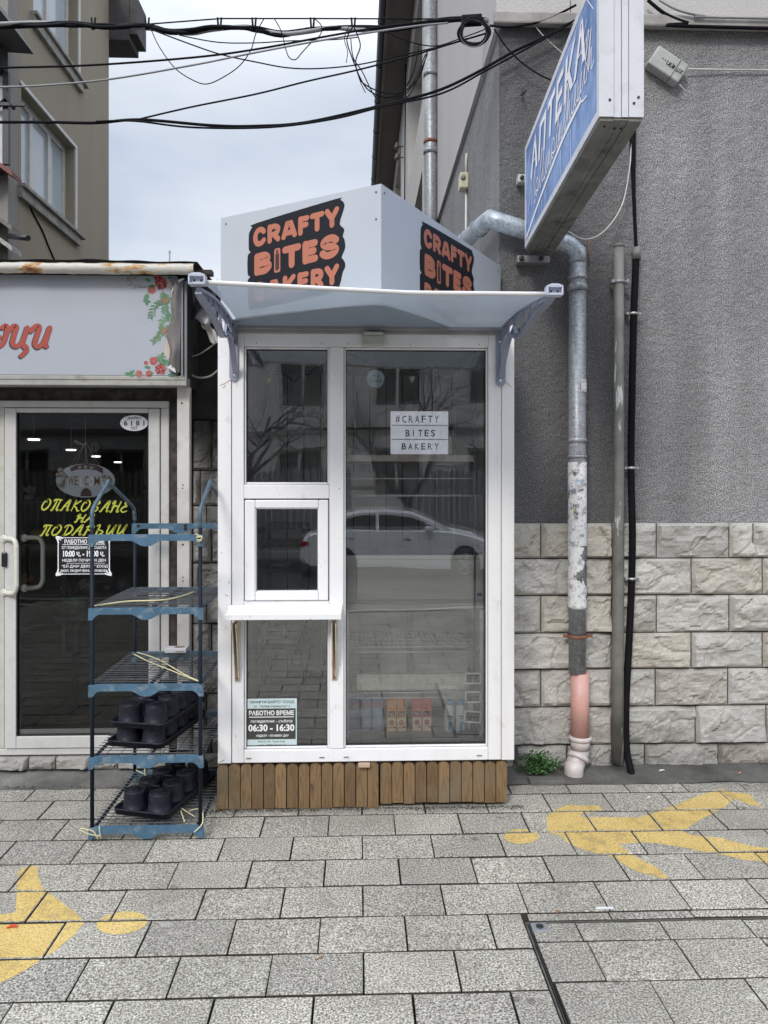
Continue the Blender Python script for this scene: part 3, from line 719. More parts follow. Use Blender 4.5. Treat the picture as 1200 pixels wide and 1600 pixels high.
# ------------------------------------------------------------------ pharmacy blade sign
t = thing('pharmacy_sign', 'blue tiled pharmacy lightbox sign in a white frame, jutting from the roughcast wall', 'sign', at(843, 395, 3.8))
Yn, Yf = 2.47, 3.90
xl = (at(936, 172, Yn).x+at(820, 395, Yf).x)/2
aN, aF = at(936, 172, Yn), at(820, 395, Yf); bN, bF = at(1006, 172, Yn), at(868, 392, Yf)
zb, ztp = (aN.z+aF.z)/2, 3.275
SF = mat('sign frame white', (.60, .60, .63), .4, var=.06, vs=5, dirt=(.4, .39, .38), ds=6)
SB = mat('dark sign underside', (.17, .165, .145), .7, var=.3, vs=8, dirt=(.05, .048, .04), ds=10, bmp=.1)  # underside darker than the frame, with darker blotches
def lerpn(s): return aN.lerp(aF, s)
def pr(u0, u1, y0, y1, z0, z1, mb):
    """box skewed along the sign: u = 0 left face .. 1 right face, y = 0 near .. 1 far"""
    def P(u, y, z): l = aN.lerp(aF, y); r = bN.lerp(bF, y); q = l.lerp(r, u); return Vector((q.x, Yn+(Yf-Yn)*y, z))
    v = [mb.bm.verts.new(P(u, y, z)) for z in (z0, z1) for y in (y0, y1) for u in (u0, u1)]
    for f in ((0, 1, 5, 4), (2, 6, 7, 3), (0, 4, 6, 2), (1, 3, 7, 5), (0, 2, 3, 1), (4, 5, 7, 6)): mb.face([v[i] for i in f])
mb = MB()
pr(0.0, .33, 0, .02, zb, ztp, mb); pr(.345, .50, 0.003, .02, zb, ztp, mb); pr(.515, .655, .001, .02, zb, ztp, mb); pr(.67, 1, 0, .02, zb, ztp, mb)
pr(.02, .98, .021, .05, zb+.01, ztp, mb)
pr(0, 1, .98, 1, zb+.001, ztp, mb); pr(0, .06, .0201, .9799, zb+.001, zb+.03, mb); pr(0, .06, .0201, .9799, ztp-.03, ztp, mb); pr(.94, 1, .0201, .9799, zb+.001, ztp, mb)
obj('frame', mb, SF, t)
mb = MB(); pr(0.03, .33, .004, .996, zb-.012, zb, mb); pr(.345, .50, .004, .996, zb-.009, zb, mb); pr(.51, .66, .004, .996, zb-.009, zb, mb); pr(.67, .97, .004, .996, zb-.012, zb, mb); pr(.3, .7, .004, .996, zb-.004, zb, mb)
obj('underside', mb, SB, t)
mb = MB()
for u, y in ((.2, .03), (.45, .04), (.6, .04), (.3, .95), (.7, .95)):
    mb = MB(); l = aN.lerp(aF, y); r = bN.lerp(bF, y); q = l.lerp(r, u); mb.lathe([(.004, 0), (.004, .004)], (q.x, Yn+(Yf-Yn)*y, zb-.016), 8); obj('screw', mb, mat('dark screw', (.08, .08, .08), .4, .8), t)
for u, z in ((.24, zb+.055), (.88, zb+.065), (.78, zb+.045)):
    q = aN.lerp(bN, u); mb = MB(); mb.lathe([(.005, 0), (.004, .003)], (q.x, Yn, z), 10, (0, -1, 0)); obj('screw', mb, mat('dark screw', (.08, .08, .08), .4, .8), t)
def mk_blue():
    m, tt, b, o = nodes('blue tile print')
    c = mixc(tt, noise_fac(tt, 5, 7, .65, (1, 1, .5), .38, .62), (.07, .15, .36), (.27, .40, .66)); c = mixc(tt, noise_fac(tt, 2.2, 3, .6, None, .5, .68), c, (.36, .48, .76))
    c = mixc(tt, noise_fac(tt, 30, 7, .7, (1, 1, .3), .6, .7), c, (.45, .55, .72))
    tt.links.new(c, b.inputs['Base Color']); b.inputs['Roughness'].default_value = .45; b.inputs['Specular IOR Level'].default_value = .3; return m
mb = MB(); pr(.012, .03, .02, .98, zb+.028, ztp-.028, mb); obj('blue_panel', mb, mk_blue(), t)
# lettering on the left face: u axis runs from far (left as read) to near
ln, lf = aN.lerp(bN, .012), aF.lerp(bF, .012)
ax = (Vector((ln.x, Yn, 0))-Vector((lf.x, Yf, 0))); LEN = ax.length; ax.normalize()
o0 = Vector((lf.x, Yf, zb)); H = ztp-zb; nrm = ax.cross(Vector((0, 0, 1)))
mb = MB(); text(mb, 'АПТЕКА', o0+ax*(LEN*.115)+Vector((0, 0, H*.56)), ax, (0, 0, 1), LEN*.76, H*.31, bold=.028, shear=.2, lift=.002, space=1.1)
mb.stroke([(.06, .045), (.30, .09), (.60, .135), (.90, .17), (1.18, .175)], .020, o0, ax, (0, 0, 1), .002)
mb.stroke([(1.16, .21), (1.20, .165), (1.27, .15)], .007, o0, ax, (0, 0, 1), .0022)
cur = 'Медикпалица'
X0 = .10
import itertools
xs = X0; rr = random.Random(5)
# cursive second line as joined upright pen strokes
cg = {'M': [(0, 0), (.05, .55), (.11, 1), (.14, .1), (.25, 1), (.27, .05), (.33, .02)], 'o': [(0, .1), (.02, .4), (.07, .5), (.11, .25), (.06, .02), (.02, .2), (.10, .1), (.15, .1)], 'l': [(0, .05), (.05, .5), (.09, .98), (.05, .9), (.05, .1), (.10, .05)],
      'u': [(0, .45), (.02, .05), (.07, .05), (.10, .5), (.10, .05), (.15, .1)], 'n': [(0, .05), (.02, .5), (.03, .05), (.07, .45), (.09, .05), (.14, .1)], 'h': [(0, .05), (.05, .95), (.04, .1), (.08, .5), (.11, .05), (.16, .1)]}
for ch in 'Mollunolnlhuulh':
    g = cg[ch]; mb.stroke([(xs+a*.62+b*.04, .135+xs*.055+b*.16) for a, b in g], .0095, o0, ax, (0, 0, 1), .0022, taper=lambda q: .8); xs += (g[-1][0])*.62*.93
for P in ([(.02, .09), (.06, .17), (.03, .26), (.05, .30)], [(.02, .02), (.04, .06)], [(1.20, .36), (1.27, .42)], [(1.15, .22), (1.22, .33), (1.29, .36)], [(.45, .09), (.45, .02)], [(.62, .11), (.63, .02)], [(.85, .14), (.86, .02)], [(1.02, .15), (1.03, .02)], [(1.26, .50), (1.36, .40)], [(1.05, .44), (1.16, .50)], [(.08, .30), (.10, .40), (.18, .44)], [(1.1, .36), (1.2, .34), (1.3, .22)]):
    mb.stroke(P, .0045, o0, ax, (0, 0, 1), .0018)
obj('lettering', mb, mat('white lettering', (.86, .82, .83), .5, var=.08), t)
mb = MB(); pr(.25, .45, .99, 1.09, zb+.02, zb+.05, mb); pr(.55, .75, .99, 1.09, zb+.02, zb+.05, mb)
q0 = at(830, 405, 4.0); mb.box(q0.x-.075, q0.x+.10, 3.99, 4.05, q0.z-.02, q0.z+.018, .004)
obj('wall_bracket', mb, mat('grey steel bracket', (.26, .25, .25), .5, .5, var=.3), t)
for dx in (-.055, .05): mb = MB(); mb.lathe([(.013, 0), (.013, .012), (.008, .014)], (q0.x+dx, 3.99, q0.z), 10, (0, -1, 0)); obj('bolt', mb, BLACKM, t)
t = thing('wall_anchor', 'small steel plate with a dark bolt at the far edge of the pharmacy sign', 'bracket', at(815, 278, 4.0))
p = at(815.5, 278, 4.0); mb = MB(); mb.box(p.x-.02, p.x+.02, 4.0, 4.055, p.z-.021, p.z+.021, .004); obj('plate', mb, mat('pale plate', (.5, .49, .47), .5), t)
mb = MB(); mb.lathe([(.011, 0), (.011, .012), (.005, .014)], (p.x, 4.0, p.z), 10, (0, -1, 0)); obj('bolt', mb, BLACKM, t)

# weeds by the wall
def leafmat():
    m, tt, b, o = nodes('weed leaves'); c = ramp(tt, island(tt), [(0, (.018, .05, .012)), (.6, (.035, .10, .022)), (1, (.07, .16, .04))])
    tt.links.new(c, b.inputs['Base Color']); b.inputs['Roughness'].default_value = .5; return m
t = thing('weed', 'clump of small round-leaved green weed at the foot of the stone wall', 'weed', (at(840, 1205, 3.95).x, 3.95, .01))
mb = MB(); ms = MB(); rr = random.Random(11); c0 = Vector((at(842, 1205, 3.93).x, 3.93, .01))
for i in range(64):
    a = rr.uniform(0, 2*math.pi); l = rr.uniform(.03, .11); el = rr.uniform(.15, 1.45)
    tip = c0+Vector((math.cos(a)*l*math.cos(el)*1.25+rr.uniform(-.02, .02), math.sin(a)*l*math.cos(el)*.6, l*math.sin(el)+.008))
    ms.tube([c0+Vector((rr.uniform(-.03, .03), rr.uniform(-.02, .02), 0)), c0.lerp(tip, .6)+Vector((0, 0, .01)), tip], .0012, 4)
    for j in range(rr.randint(6, 9)):
        d = Vector((rr.uniform(-1, 1), rr.uniform(-1, .6), rr.uniform(-.1, .9))).normalized(); s = rr.uniform(.008, .015); c = tip-(tip-c0)*rr.uniform(0, .5)+d*.008
        u = d.orthogonal().normalized(); v = d
        n_ = 6; vs = [mb.bm.verts.new(c+v*s*(1-math.cos(2*math.pi*k/n_))*.9+u*s*.62*math.sin(2*math.pi*k/n_)+u.cross(v)*.003*math.cos(4*math.pi*k/n_)) for k in range(n_)]; mb.face(vs)
obj('leaves', mb, leafmat(), t); obj('stems', ms, mat('green stem', (.05, .09, .03), .6), t)
tag(obj('loose_tile', MB().box(at(822, 1208, 3.9).x, at(876, 1208, 3.9).x, 3.80, 3.87, .0, .022, .004), mat('broken dark slab', (.12, .115, .10), .85, var=.3, bmp=.4)), 'broken dark slab lying under the weeds beside the kiosk', 'slab')
for k, (x_, y_, dx, dy, c, lb, cat) in enumerate(((1034, 1207, .030, .010, (.75, .74, .70), 'white cigarette butt on the strip at the foot of the stone wall', 'cigarette butt'), (1156, 1211, .022, .018, (.5, .25, .15), 'orange-tipped cigarette butt near the right edge by the wall', 'cigarette butt'), (1014, 1249, .018, .012, (.7, .7, .66), 'tiny pale scrap on the top paver row above the yellow figure', 'litter'))):
    p = gnd(x_, y_, .012); tag(obj('cigarette_butt', MB().cyl(p+Vector((-dx/2, -dy/2, .012)), p+Vector((dx/2, dy/2, .012)), .0038, 8), mat('butt %d' % k, c, .8)), lb, cat)
p = gnd(945, 1420, 0); tag(obj('paper_strip', MB().box(p.x-.032, p.x+.032, p.y-.006, p.y+.006, .001, .004), mat('white paper', (.62, .62, .63), .7)), 'thin white paper strip lying in a paving joint above the access cover', 'litter')
p = gnd(17, 1452, 0); tag(obj('candy_wrapper', MB().prism([(0, 0), (.02, .008), (.035, .004), (.028, .016), (.012, .018)], (p.x-.015, p.y, .003), (1, 0, 0), (0, 1, 0), .005), mat('red wrapper', (.55, .07, .03), .5)), 'red candy wrapper on the left yellow painted figure', 'litter')
for x_, y_, s_, lb in ((495, 1500, .010, 'dry brown leaf on the pavers below the kiosk'), (868, 1428, .011, 'orange-brown leaf on the thin paver row by the access cover')):
    p = gnd(x_, y_, 0); mb = MB(); mb.prism([(0, 0), (s_*1.6, s_*.5), (s_*2.2, s_*1.6), (s_*.8, s_*1.4)], (p.x, p.y, .002), (1, 0, 0), (0, 1, 0), .0015)
    tag(obj('dry_leaf', mb, mat('dry leaf', (.25, .13, .06), .8)), lb, 'leaf')
# ================================================================== BAKERY KIOSK
KY = 3.57
kx0, kx1 = at(340, 900, KY).x, at(800, 900, KY).x
zK = lambda y, x=570: at(x, y, KY).z
xK = lambda x: at(x, 850, KY).x
KB = .012
kiosk = thing('bakery_kiosk', 'narrow white glazed bakery kiosk on a base of round-topped pine boards', 'kiosk', ((kx0+kx1)/2, KY, 0))
zbot, ztop = zK(1191), zK(513)
mb = MB(); mb.box(kx0, xK(361), KY+.004, KY+.06, zbot, ztop+.05, .003); obj('corner_panel', mb, PVC, kiosk)
mb = MB(); mb.box(xK(784), kx1+.012, KY+.004, KY+.06, zbot, ztop+.05, .003); obj('corner_panel', mb, PVC, kiosk)
D = .065
def prof(mb, a, b, y0, y1, dy=0, d=D, bev=.004): mb.box(xK(a), xK(b), KY+dy, KY+dy+d, zK(y1), zK(y0), bev)
# outer frame, mullion, transoms
mb = MB(); prof(mb, 362.5, 381, 514, 1190); obj('frame_stile', mb, PVC, kiosk)
mb = MB(); prof(mb, 763, 783, 514, 1190); obj('frame_stile', mb, PVC, kiosk)
mb = MB(); prof(mb, 381.2, 762.8, 514, 542); obj('frame_rail', mb, PVC, kiosk)
mb = MB(); prof(mb, 381.2, 762.8, 1170, 1190); obj('frame_rail', mb, PVC, kiosk)
mb = MB(); prof(mb, 514.5, 537, 542.3, 1169.7, -.002); obj('mullion', mb, PVC, kiosk)
mb = MB(); prof(mb, 381.2, 514.2, 757, 779, -.001); obj('transom', mb, PVC, kiosk)
mb = MB(); prof(mb, 381.2, 514.2, 938, 962, -.001); obj('transom', mb, PVC, kiosk)
# glazing beads
def bead(a, b, y0, y1, w=3, dy=.010):
    mb = MB()
    for q in ((a, a+w, y0, y1), (b-w, b, y0, y1), (a+w, b-w, y0, y0+w), (a+w, b-w, y1-w, y1)): mb.box(xK(q[0])+.0005, xK(q[1])-.0005, KY+dy, KY+dy+.045, zK(q[3]), zK(q[2]), .004)
    return mb
gasket = mat('black gasket', (.02, .02, .022), .6)
def pane(a, b, y0, y1, w=3, dy=0, parent=kiosk):
    obj('glazing_bead', bead(a, b, y0, y1, w, .012+dy), PVC, parent)
    mb = MB()
    for q in ((a+w, a+w+1.0, y0+w, y1-w), (b-w-1.0, b-w, y0+w, y1-w), (a+w+1, b-w-1, y0+w, y0+w+1), (a+w+1, b-w-1, y1-w-1, y1-w)): mb.box(xK(q[0]), xK(q[1]), KY+.022+dy, KY+.05+dy, zK(q[3]), zK(q[2]))
    obj('gasket', mb, gasket, parent)
    mb = MB(); Y = KY+.03+dy; x0_, x1_, z0_, z1_ = xK(a+w), xK(b-w), zK(y1-w), zK(y0+w)
    mb.quad((x0_, Y, z0_), (x1_, Y, z0_), (x1_, Y, z1_), (x0_, Y, z1_)); o = obj('window_pane', mb, GLASS, parent)
    mb = MB(); mb.quad((x0_, Y+.018, z0_), (x1_, Y+.018, z0_), (x1_, Y+.012, z1_), (x0_, Y+.012, z1_)); obj('inner_pane', mb, GLASSIN, o)
    return o
pane(381.2, 514.4, 542.5, 756.6); pane(537.2, 762.8, 542.5, 1169.6); pane(381.2, 514.4, 962.5, 1169.6)
# serving window sash
sash = MB()
for q in ((383, 399, 781, 937), (498, 513, 781, 937), (399.2, 497.8, 781, 793.5), (399.2, 497.8, 924, 937)): sash.box(xK(q[0]), xK(q[1]), KY-.012, KY+.05, zK(q[3]), zK(q[2]), .005)
sash = obj('serving_window', sash, PVC, kiosk)
obj('glazing_bead', bead(398.5, 498.5, 793, 924.5, 2.2, -.004), PVC, sash)
mb = MB(); Y = KY+.012; mb.quad((xK(400), Y, zK(923)), (xK(497), Y, zK(923)), (xK(497), Y, zK(795)), (xK(400), Y, zK(795))); obj('pane', mb, GLASS, sash)
# counter sill with brackets
mb = MB(); zf = at(440, 967, KY-.20).z
xs0, xs1 = at(350, 965, KY-.13).x, at(533, 965, KY-.13).x
ztop_ = zK(944)
mb.prism([(0, ztop_), (-.012, ztop_), (-.018, ztop_-.018), (-.125, ztop_-.026), (-.125, ztop_-.048), (-.118, ztop_-.048), (-.116, ztop_-.034), (0, ztop_-.028)], (xs0, KY-.002, 0), (0, 1, 0), (0, 0, 1), xs1-xs0)
so_ = obj('counter_sill', mb, PVC, kiosk)
bx = so_.data.vertices[0].co.x
# brackets
for px in (371, 522.5):
    x = xK(px); mb = MB()
    mb.prism([(0, zK(968)), (-.10, zK(968)), (-.10, zK(971)), (-.012, zK(1060)), (0, zK(1062))], (x-.010, KY-.003, 0), (0, 1, 0), (0, 0, 1), .003)
    mb.prism([(0, zK(968)), (-.10, zK(968)), (-.10, zK(971)), (-.012, zK(1060)), (0, zK(1062))], (x+.007, KY-.003, 0), (0, 1, 0), (0, 0, 1), .003)
    mb.prism([(-.012, zK(1062)), (.012, zK(1062)), (.016, zK(968)), (-.016, zK(968))], (x, KY-.0035, 0), (1, 0, 0), (0, 0, 1), .0025)
    b_ = obj('sill_bracket', mb, CREAM, kiosk)
    mb = MB(); mb.lathe([(.006, 0), (.006, .004), (.002, .006)], (x, KY-.016, zK(1056)), 10, (0, -1, 0)); obj('screw', mb, RUST, b_)
mb = MB()
for px in (387, 507): mb.lathe([(.003, 0), (.003, .001)], (xK(px), KY-.015, zK(948)), 8, (0, -1, 0))
for px in (401, 503, 386+0, 545, 749): mb.lathe([(.0028, 0), (.0028, .001)], (xK(px), KY, zK(537 if px > 390 else 780)), 8, (0, -1, 0))
obj('screw_heads', mb, mat('screw head', (.2, .2, .2), .5, .5), kiosk)
mb = MB()
for px in (389, 503, 541, 749):
    mb.box(xK(px-4), xK(px+4), KY-.0035, KY, zK(1183.6), zK(1181.6), .001)
obj('drain_slots', mb, mat('slot grey', (.22, .22, .24), .6), kiosk)
mb = MB()
for a, b, c, d in ((344, 603, 362, 593), (348, 607, 352, 603), (352, 928, 356, 930), (789, 593, 799, 604), (342, 1188, 350, 1185)):
    mb.stroke([(xK(a), zK(b)), (xK((a+c)/2), zK((b+d)/2+1.0)), (xK(c), zK(d))], .0028, (0, KY+.0035, 0), (1, 0, 0), (0, 0, 1), .0004)
obj('rust_stain', mb, mat('rust stain', (.36, .19, .08), .8, var=.3), kiosk)
# walls, roof, floor of the cabin
INN = mat('cabin wall panel', (.62, .62, .61), .5, var=.08, vs=3)
INS = mat('dark seam', (.05, .05, .05), .7)
YB = 5.35
mb = MB(); mb.box(kx0+.002, kx0+.05, KY+.066, YB, .2, 2.285); obj('side_wall', mb, INN, kiosk)
mb = MB(); mb.box(kx1-.045, kx1+.008, KY+.066, YB, .2, 2.285); obj('side_wall', mb, PVC, kiosk)
mb = MB(); mb.box(kx0+.05, kx1-.045, YB-.05, YB, .2, 2.285); bw = obj('back_wall', mb, INN, kiosk)
mb = MB()
for k in range(1, 12): x = kx0+.05+k*.115; mb.box(x-.0025, x+.0025, YB-.052, YB-.0505, .2, 2.28)
for z in (1.9,): mb.box(kx0+.06, kx1-.06, YB-.056, YB-.0505, z, z+.02)
obj('seam', mb, INS, bw)
mb = MB(); mb.box(kx0+.002, kx1+.008, KY+.02, YB, 2.2855, 2.33); obj('roof', mb, INN, kiosk)
mb = MB(); mb.box(kx0+.05, kx1-.045, KY+.066, YB-.05, .2, .22); obj('floor', mb, mat('cabin floor', (.20, .19, .18), .6, var=.3, bmp=.1), kiosk)
mb = MB(); mb.box(kx0, kx1+.01, KY+.03, KY+.062, ztop-.0005+.051, 2.2850, .0); mb.box(kx0+.03, kx1-.03, KY-.018, KY+.028, 2.238, 2.262, .003); obj('head_trim', mb, mat('dull trim', (.30, .29, .29), .6, var=.2), kiosk)
mb = MB(); mb.box(kx0+.03, kx1-.03, KY+.02, KY+.03, .01, zbot+.012); mb.box(kx0+.03, kx0+.045, KY+.03, YB, .01, .2); mb.box(kx1-.045, kx1-.03, KY+.03, YB, .01, .2); obj('dark_skirt', mb, DARKV, kiosk)
# pine plinth: two runs of round topped boards
def boards(a, b, n, yb, Yf, seed):
    mb = MB(); r = random.Random(seed); wd = (xK(b)-xK(a))/n
    for k in range(n):
        x0_, x1_ = xK(a)+wd*k+.0015+r.uniform(0, .001), xK(a)+wd*(k+1)-.0015-r.uniform(0, .001); zt_ = zK(1192.5)+r.uniform(-.004, .002); zb_ = zK(yb)+r.uniform(-.004, .004)
        c = (x0_+x1_)/2; h = (x1_-x0_)/2; s = .016
        poly = [(x0_, zb_), (x1_, zb_)]+[(c+h*math.cos(t_), zt_-s+s*math.sin(t_)) for t_ in [math.pi*j/8 for j in range(9)]]
        mb.prism(poly, (0, Yf, 0), (1, 0, 0), (0, 0, 1), .02+r.uniform(0, .002))
    bmesh.ops.bevel(mb.bm, geom=[e for e in mb.bm.edges if len(e.link_faces) == 2 and e.calc_face_angle(0) > .6 and all(v.co.y < Yf-.005 for v in e.verts)], offset=.0015, segments=1, affect='EDGES')
    return mb
obj('plinth_boards', boards(339, 592, 14, 1261, KY+.018, 3), WOOD, kiosk)
obj('plinth_boards', boards(594, 793, 11, 1256, KY+.022, 4), WOOD, kiosk)
mb = MB(); mb.box(kx0-.001, kx0+.02, KY+.020, YB, .02, zbot-.01); obj('plinth_side', mb, WOOD, kiosk)
tag(obj('wood_scrap', MB().box(xK(560), xK(578), KY-.03, KY-.002, zK(1196), zK(1190.5), .003), mat('pale wood block', (.45, .33, .24), .7)), 'small pale wood block wedged under the kiosk frame above the boards', 'wood block')

# ------------------------------------------------------------------ roof sign
t = thing('roof_sign', 'white wedge shaped sign box with two black and orange bakery logos on the kiosk roof', 'sign', (.09, 3.2, 2.27))
PL, PC, PR = at(345, 341, 3.45), at(596, 287, 3.06), at(782, 416, 4.0)
zbx = 2.272
ztL, ztC, ztR = PL.z, PC.z, PR.z
def plate(A, B, za, zb_, th, mb):
    a, b = Vector((A.x, A.y, 0)), Vector((B.x, B.y, 0)); d = (b-a).normalized(); n = Vector((d.y, -d.x, 0))
    P = [a+Vector((0, 0, zbx)), b+Vector((0, 0, zbx)), b+Vector((0, 0, zb_)), a+Vector((0, 0, za))]
    F = [mb.bm.verts.new(p) for p in P]; Bk = [mb.bm.verts.new(p-n*th) for p in P]
    mb.face(F); mb.face(Bk[::-1])
    for i in range(4): mb.face([F[i], Bk[i], Bk[(i+1) % 4], F[(i+1) % 4]])
    return a, d, n, (b-a).length
mb = MB(); aL, dL, nL, lL = plate(PL, Vector((PC.x-.002, PC.y, 0)), ztL, ztC, .012, mb); fl = obj('left_panel', mb, PANEL, t)
mb = MB(); aR, dR, nR, lR = plate(Vector((PC.x+.001, PC.y+.002, 0)), PR, ztC, ztR, .012, mb); fr_ = obj('right_panel', mb, PANEL, t)
mb = MB(); tt_ = [mb.bm.verts.new(p) for p in ((PL.x+.02, PL.y+.02, ztL-.003), (PC.x, PC.y+.03, ztC-.003), (PR.x-.03, PR.y-.02, ztR-.003), (PR.x-.05, 4.6, ztR-.003), (PL.x+.02, 4.6, ztL-.003))]; mb.face(tt_); obj('lid', mb, PANEL, t)
mb = MB(); mb.box(PL.x+.02, .70, 4.59, 4.60, 2.334, ztR-.01); mb.box(PL.x+.005, PL.x+.018, PL.y+.03, 4.6, 2.334, ztL-.01); obj('back_panel', mb, PANEL, t)
mb = MB(); mb.face([mb.bm.verts.new(p) for p in ((PL.x+.03, PL.y+.03, 2.29), (PC.x, PC.y+.03, 2.278), (.66, 3.90, 2.29), (.66, KY, 2.29), (PL.x+.03, KY, 2.29))][::-1]); obj('added_bottom_panel', mb, PANEL, t)  # white closing panel added to brighten the view up through the canopy
mb = MB()
for (s, zz_) in ((.03, ztL-.03), (lL-.022, ztC-.03), (lL-.022, ztC-.14)): mb.lathe([(.0045, 0), (.0045, .002), (.002, .003)], aL+dL*s+Vector((0, 0, zz_)), 8, nL)
for (s, zz_) in ((.02, ztC-.03), (lR-.03, ztR-.03)): mb.lathe([(.0045, 0), (.0045, .002), (.002, .003)], aR+dR*s+Vector((0, 0, zz_)), 8, nR)
obj('rivet', mb, mat('dull rivet', (.18, .18, .19), .4, .6), t)
# logo: glyphs as fat pen strokes, each stroke a hair proud of the last
GL = {
 'C': [[(.92, .80), (.70, .97), (.35, .95), (.12, .70), (.10, .35), (.30, .06), (.68, .04), (.92, .20)]],
 'R': [[(.14, 0.02), (.14, .98)], [(.14, .93), (.55, .95), (.86, .80), (.80, .52), (.50, .42), (.14, .42)], [(.50, .42), (.88, .03)]],
 'A': [[(.05, .02), (.38, .97), (.60, .97), (.95, .02)], [(.20, .25), (.80, .25)]],
 'F': [[(.14, .02), (.14, .96)], [(.14, .93), (.90, .93)], [(.14, .50), (.80, .50)]],
 'T': [[(.5, .02), (.5, .93)], [(.04, .93), (.96, .93)]],
 'Y': [[(.06, .97), (.5, .42)], [(.94, .97), (.5, .42)], [(.5, .45), (.5, .02)]],
 'B': [[(.14, .04), (.14, .95)], [(.14, .93), (.60, .94), (.82, .76), (.60, .54), (.20, .52)], [(.20, .50), (.68, .49), (.90, .27), (.66, .05), (.14, .06)]],
 'E': [[(.14, .03), (.14, .96)], [(.14, .93), (.88, .93)], [(.14, .50), (.78, .50)], [(.14, .06), (.90, .06)]],
 'S': [[(.88, .80), (.66, .95), (.32, .93), (.12, .73), (.34, .55), (.68, .46), (.88, .26), (.66, .06), (.32, .04), (.08, .20)]],
 'K': [[(.14, .02), (.14, .97)], [(.88, .96), (.30, .48)], [(.30, .52), (.90, .04)]],
}
def logo(parent, a, d, n, s0, wd, ztp_, slope, hh):
    """s0 along panel, wd wide, top z at s0, slope = dz per metre of the photo's tilted panel top"""
    Z = Vector((0, 0, 1)); u = (d+Z*slope); o = a+d*s0+Vector((0, 0, ztp_))
    def pt(x, y): return (x*wd, -y*hh)
    bgp = [(0, .12), (.01, .08), (.04, .035), (.09, .0), (.90, -.025), (.96, -.005), (1.0, .05), (.995, .11), (.955, .255), (1.0, .33), (.985, .40), (1.0, .44), (1.01, .53), (.985, .60), (.975, .635), (1.0, .68), (1.01, .74), (.985, .80), (.955, .93), (.90, .99), (.60, 1.0), (.08, 1.0), (.0, .94), (-.012, .66), (.0, .63), (.015, .60), (-.012, .57), (-.012, .36), (.02, .325), (.0, .28)]
    bgp = [( b_[0], b_[1]) for b_ in bgp]
    mb = MB(); P = [pt(q.x, q.y) for q in spline(bgp+[bgp[0]], 3)[:-1]][::-1]; mb.prism(P, o+n*.0003, u, Z, .0012 if True else 0)
    lg = obj('logo_backing', mb, mat('gloss black vinyl', (.008, .008, .012), .45, var=.05, spec=.25), parent)
    mb = MB(); k = 0
    def line(s, x0, x1, y0, y1, sw, wts):
        nonlocal k
        tot = sum(wts); x = x0; gap = .003
        for ch, wt in zip(s, wts):
            w_ = (x1-x0)*wt/tot
            if ch != 'I':
                q = sw/2
                gx0, gx1, gy0, gy1 = (x+gap/2)*wd+q, (x+w_-gap/2)*wd-q, -(y1)*hh+q, -(y0)*hh-q
                for st in GL[ch]:
                    k += 1; pts = [(gx0+(px_-.05)/.9*(gx1-gx0), gy0+py_*(gy1-gy0)) for px_, py_ in st]
                    mb.stroke(pts, sw, o, u, Z, .0018+.00012*(k % 7), smooth=ch in 'CRSB' and len(pts) > 3)
            x += w_
    line('CRAFTY', .045, .955, .055, .285, .062*hh, [1, 1.08, 1.12, .88, .98, 1.0])
    line('BITES', .045, .965, .345, .625, .080*hh, [1.12, .52, 1.02, .92, 1.1])
    line('BAKERY', .045, .955, .685, .92, .062*hh, [1, 1.1, 1.05, .9, 1, 1])
    # the letter I as a loaf with a wheat ear
    xi0, xi1 = .045+.91*1.12/4.68+.018, .045+.91*1.64/4.68-.018
    P = []
    cxm = (xi0+xi1)/2; hw = (xi1-xi0)/2; y0, y1 = .355, .632; q = .02
    for (sx, sy) in ((1, 1), (-1, 1), (-1, -1), (1, -1)):
        for j in range(5):
            an = math.atan2(sy, sx)-math.pi/4+j*math.pi/8
            P.append(((cxm+sx*(hw-q)+q*math.cos(an))*wd, -((y0+y1)/2-sy*((y1-y0)/2-.02))*hh+.02*hh*math.sin(an)))
    mb.prism(P, o, u, Z, .0019)
    obj('logo_letters', mb, ORG_P, lg)
    mb = MB(); mb.stroke([((cxm)*wd, -.61*hh), (cxm*wd, -.41*hh)], .0028, o, u, Z, .0022)
    for j in range(6):
        yy = -(.59-.030*j)*hh
        for s in (-1, 1): mb.stroke([(cxm*wd, yy-.010*hh), ((cxm+s*.014)*wd, yy+.002*hh), ((cxm+s*.012)*wd, yy+.016*hh)], .0062, o, u, Z, .0022+.0001*(j % 2))
    mb.stroke([(cxm*wd, -.42*hh), (cxm*wd, -.385*hh)], .006, o, u, Z, .0022)
    for s in (-1, 1): mb.stroke([((cxm+s*.006)*wd, -.40*hh), ((cxm+s*.012)*wd, -.372*hh)], .002, o, u, Z, .0022)
    obj('wheat_ear', mb, BLK, lg)
def pos_on(a, d, px):
    best = min((abs((lambda q: q.x/q.y)(a+d*s)-(lambda q: q.x/q.y)(at(px, 400, 1))), s) for s in [i*.001 for i in range(1300)]); return best[1]
sl0, sl1 = pos_on(aL, dL, 389), pos_on(aL, dL, 538)
def z_on(a, d, s, px, py): q = a+d*s; return at(px, py, q.y).z
zl0 = z_on(aL, dL, sl0, 389, 352); zl1 = z_on(aL, dL, sl1, 538, 311)
sr0, sr1 = pos_on(aR, dR, 657), pos_on(aR, dR, 740)
zr0 = z_on(aR, dR, sr0, 657, 348); zr1 = z_on(aR, dR, sr1, 740, 400)
hz = (z_on(aL, dL, sl0, 389, 352)-z_on(aL, dL, sl0, 389, 436))/.63*1.0
hz = min(hz, min(zl0, zl1, zr0, zr1)-zbx-.012)
logo(fl, aL, dL, nL, sl0, sl1-sl0, zl0+.0, (zl1-zl0)/(sl1-sl0), hz)
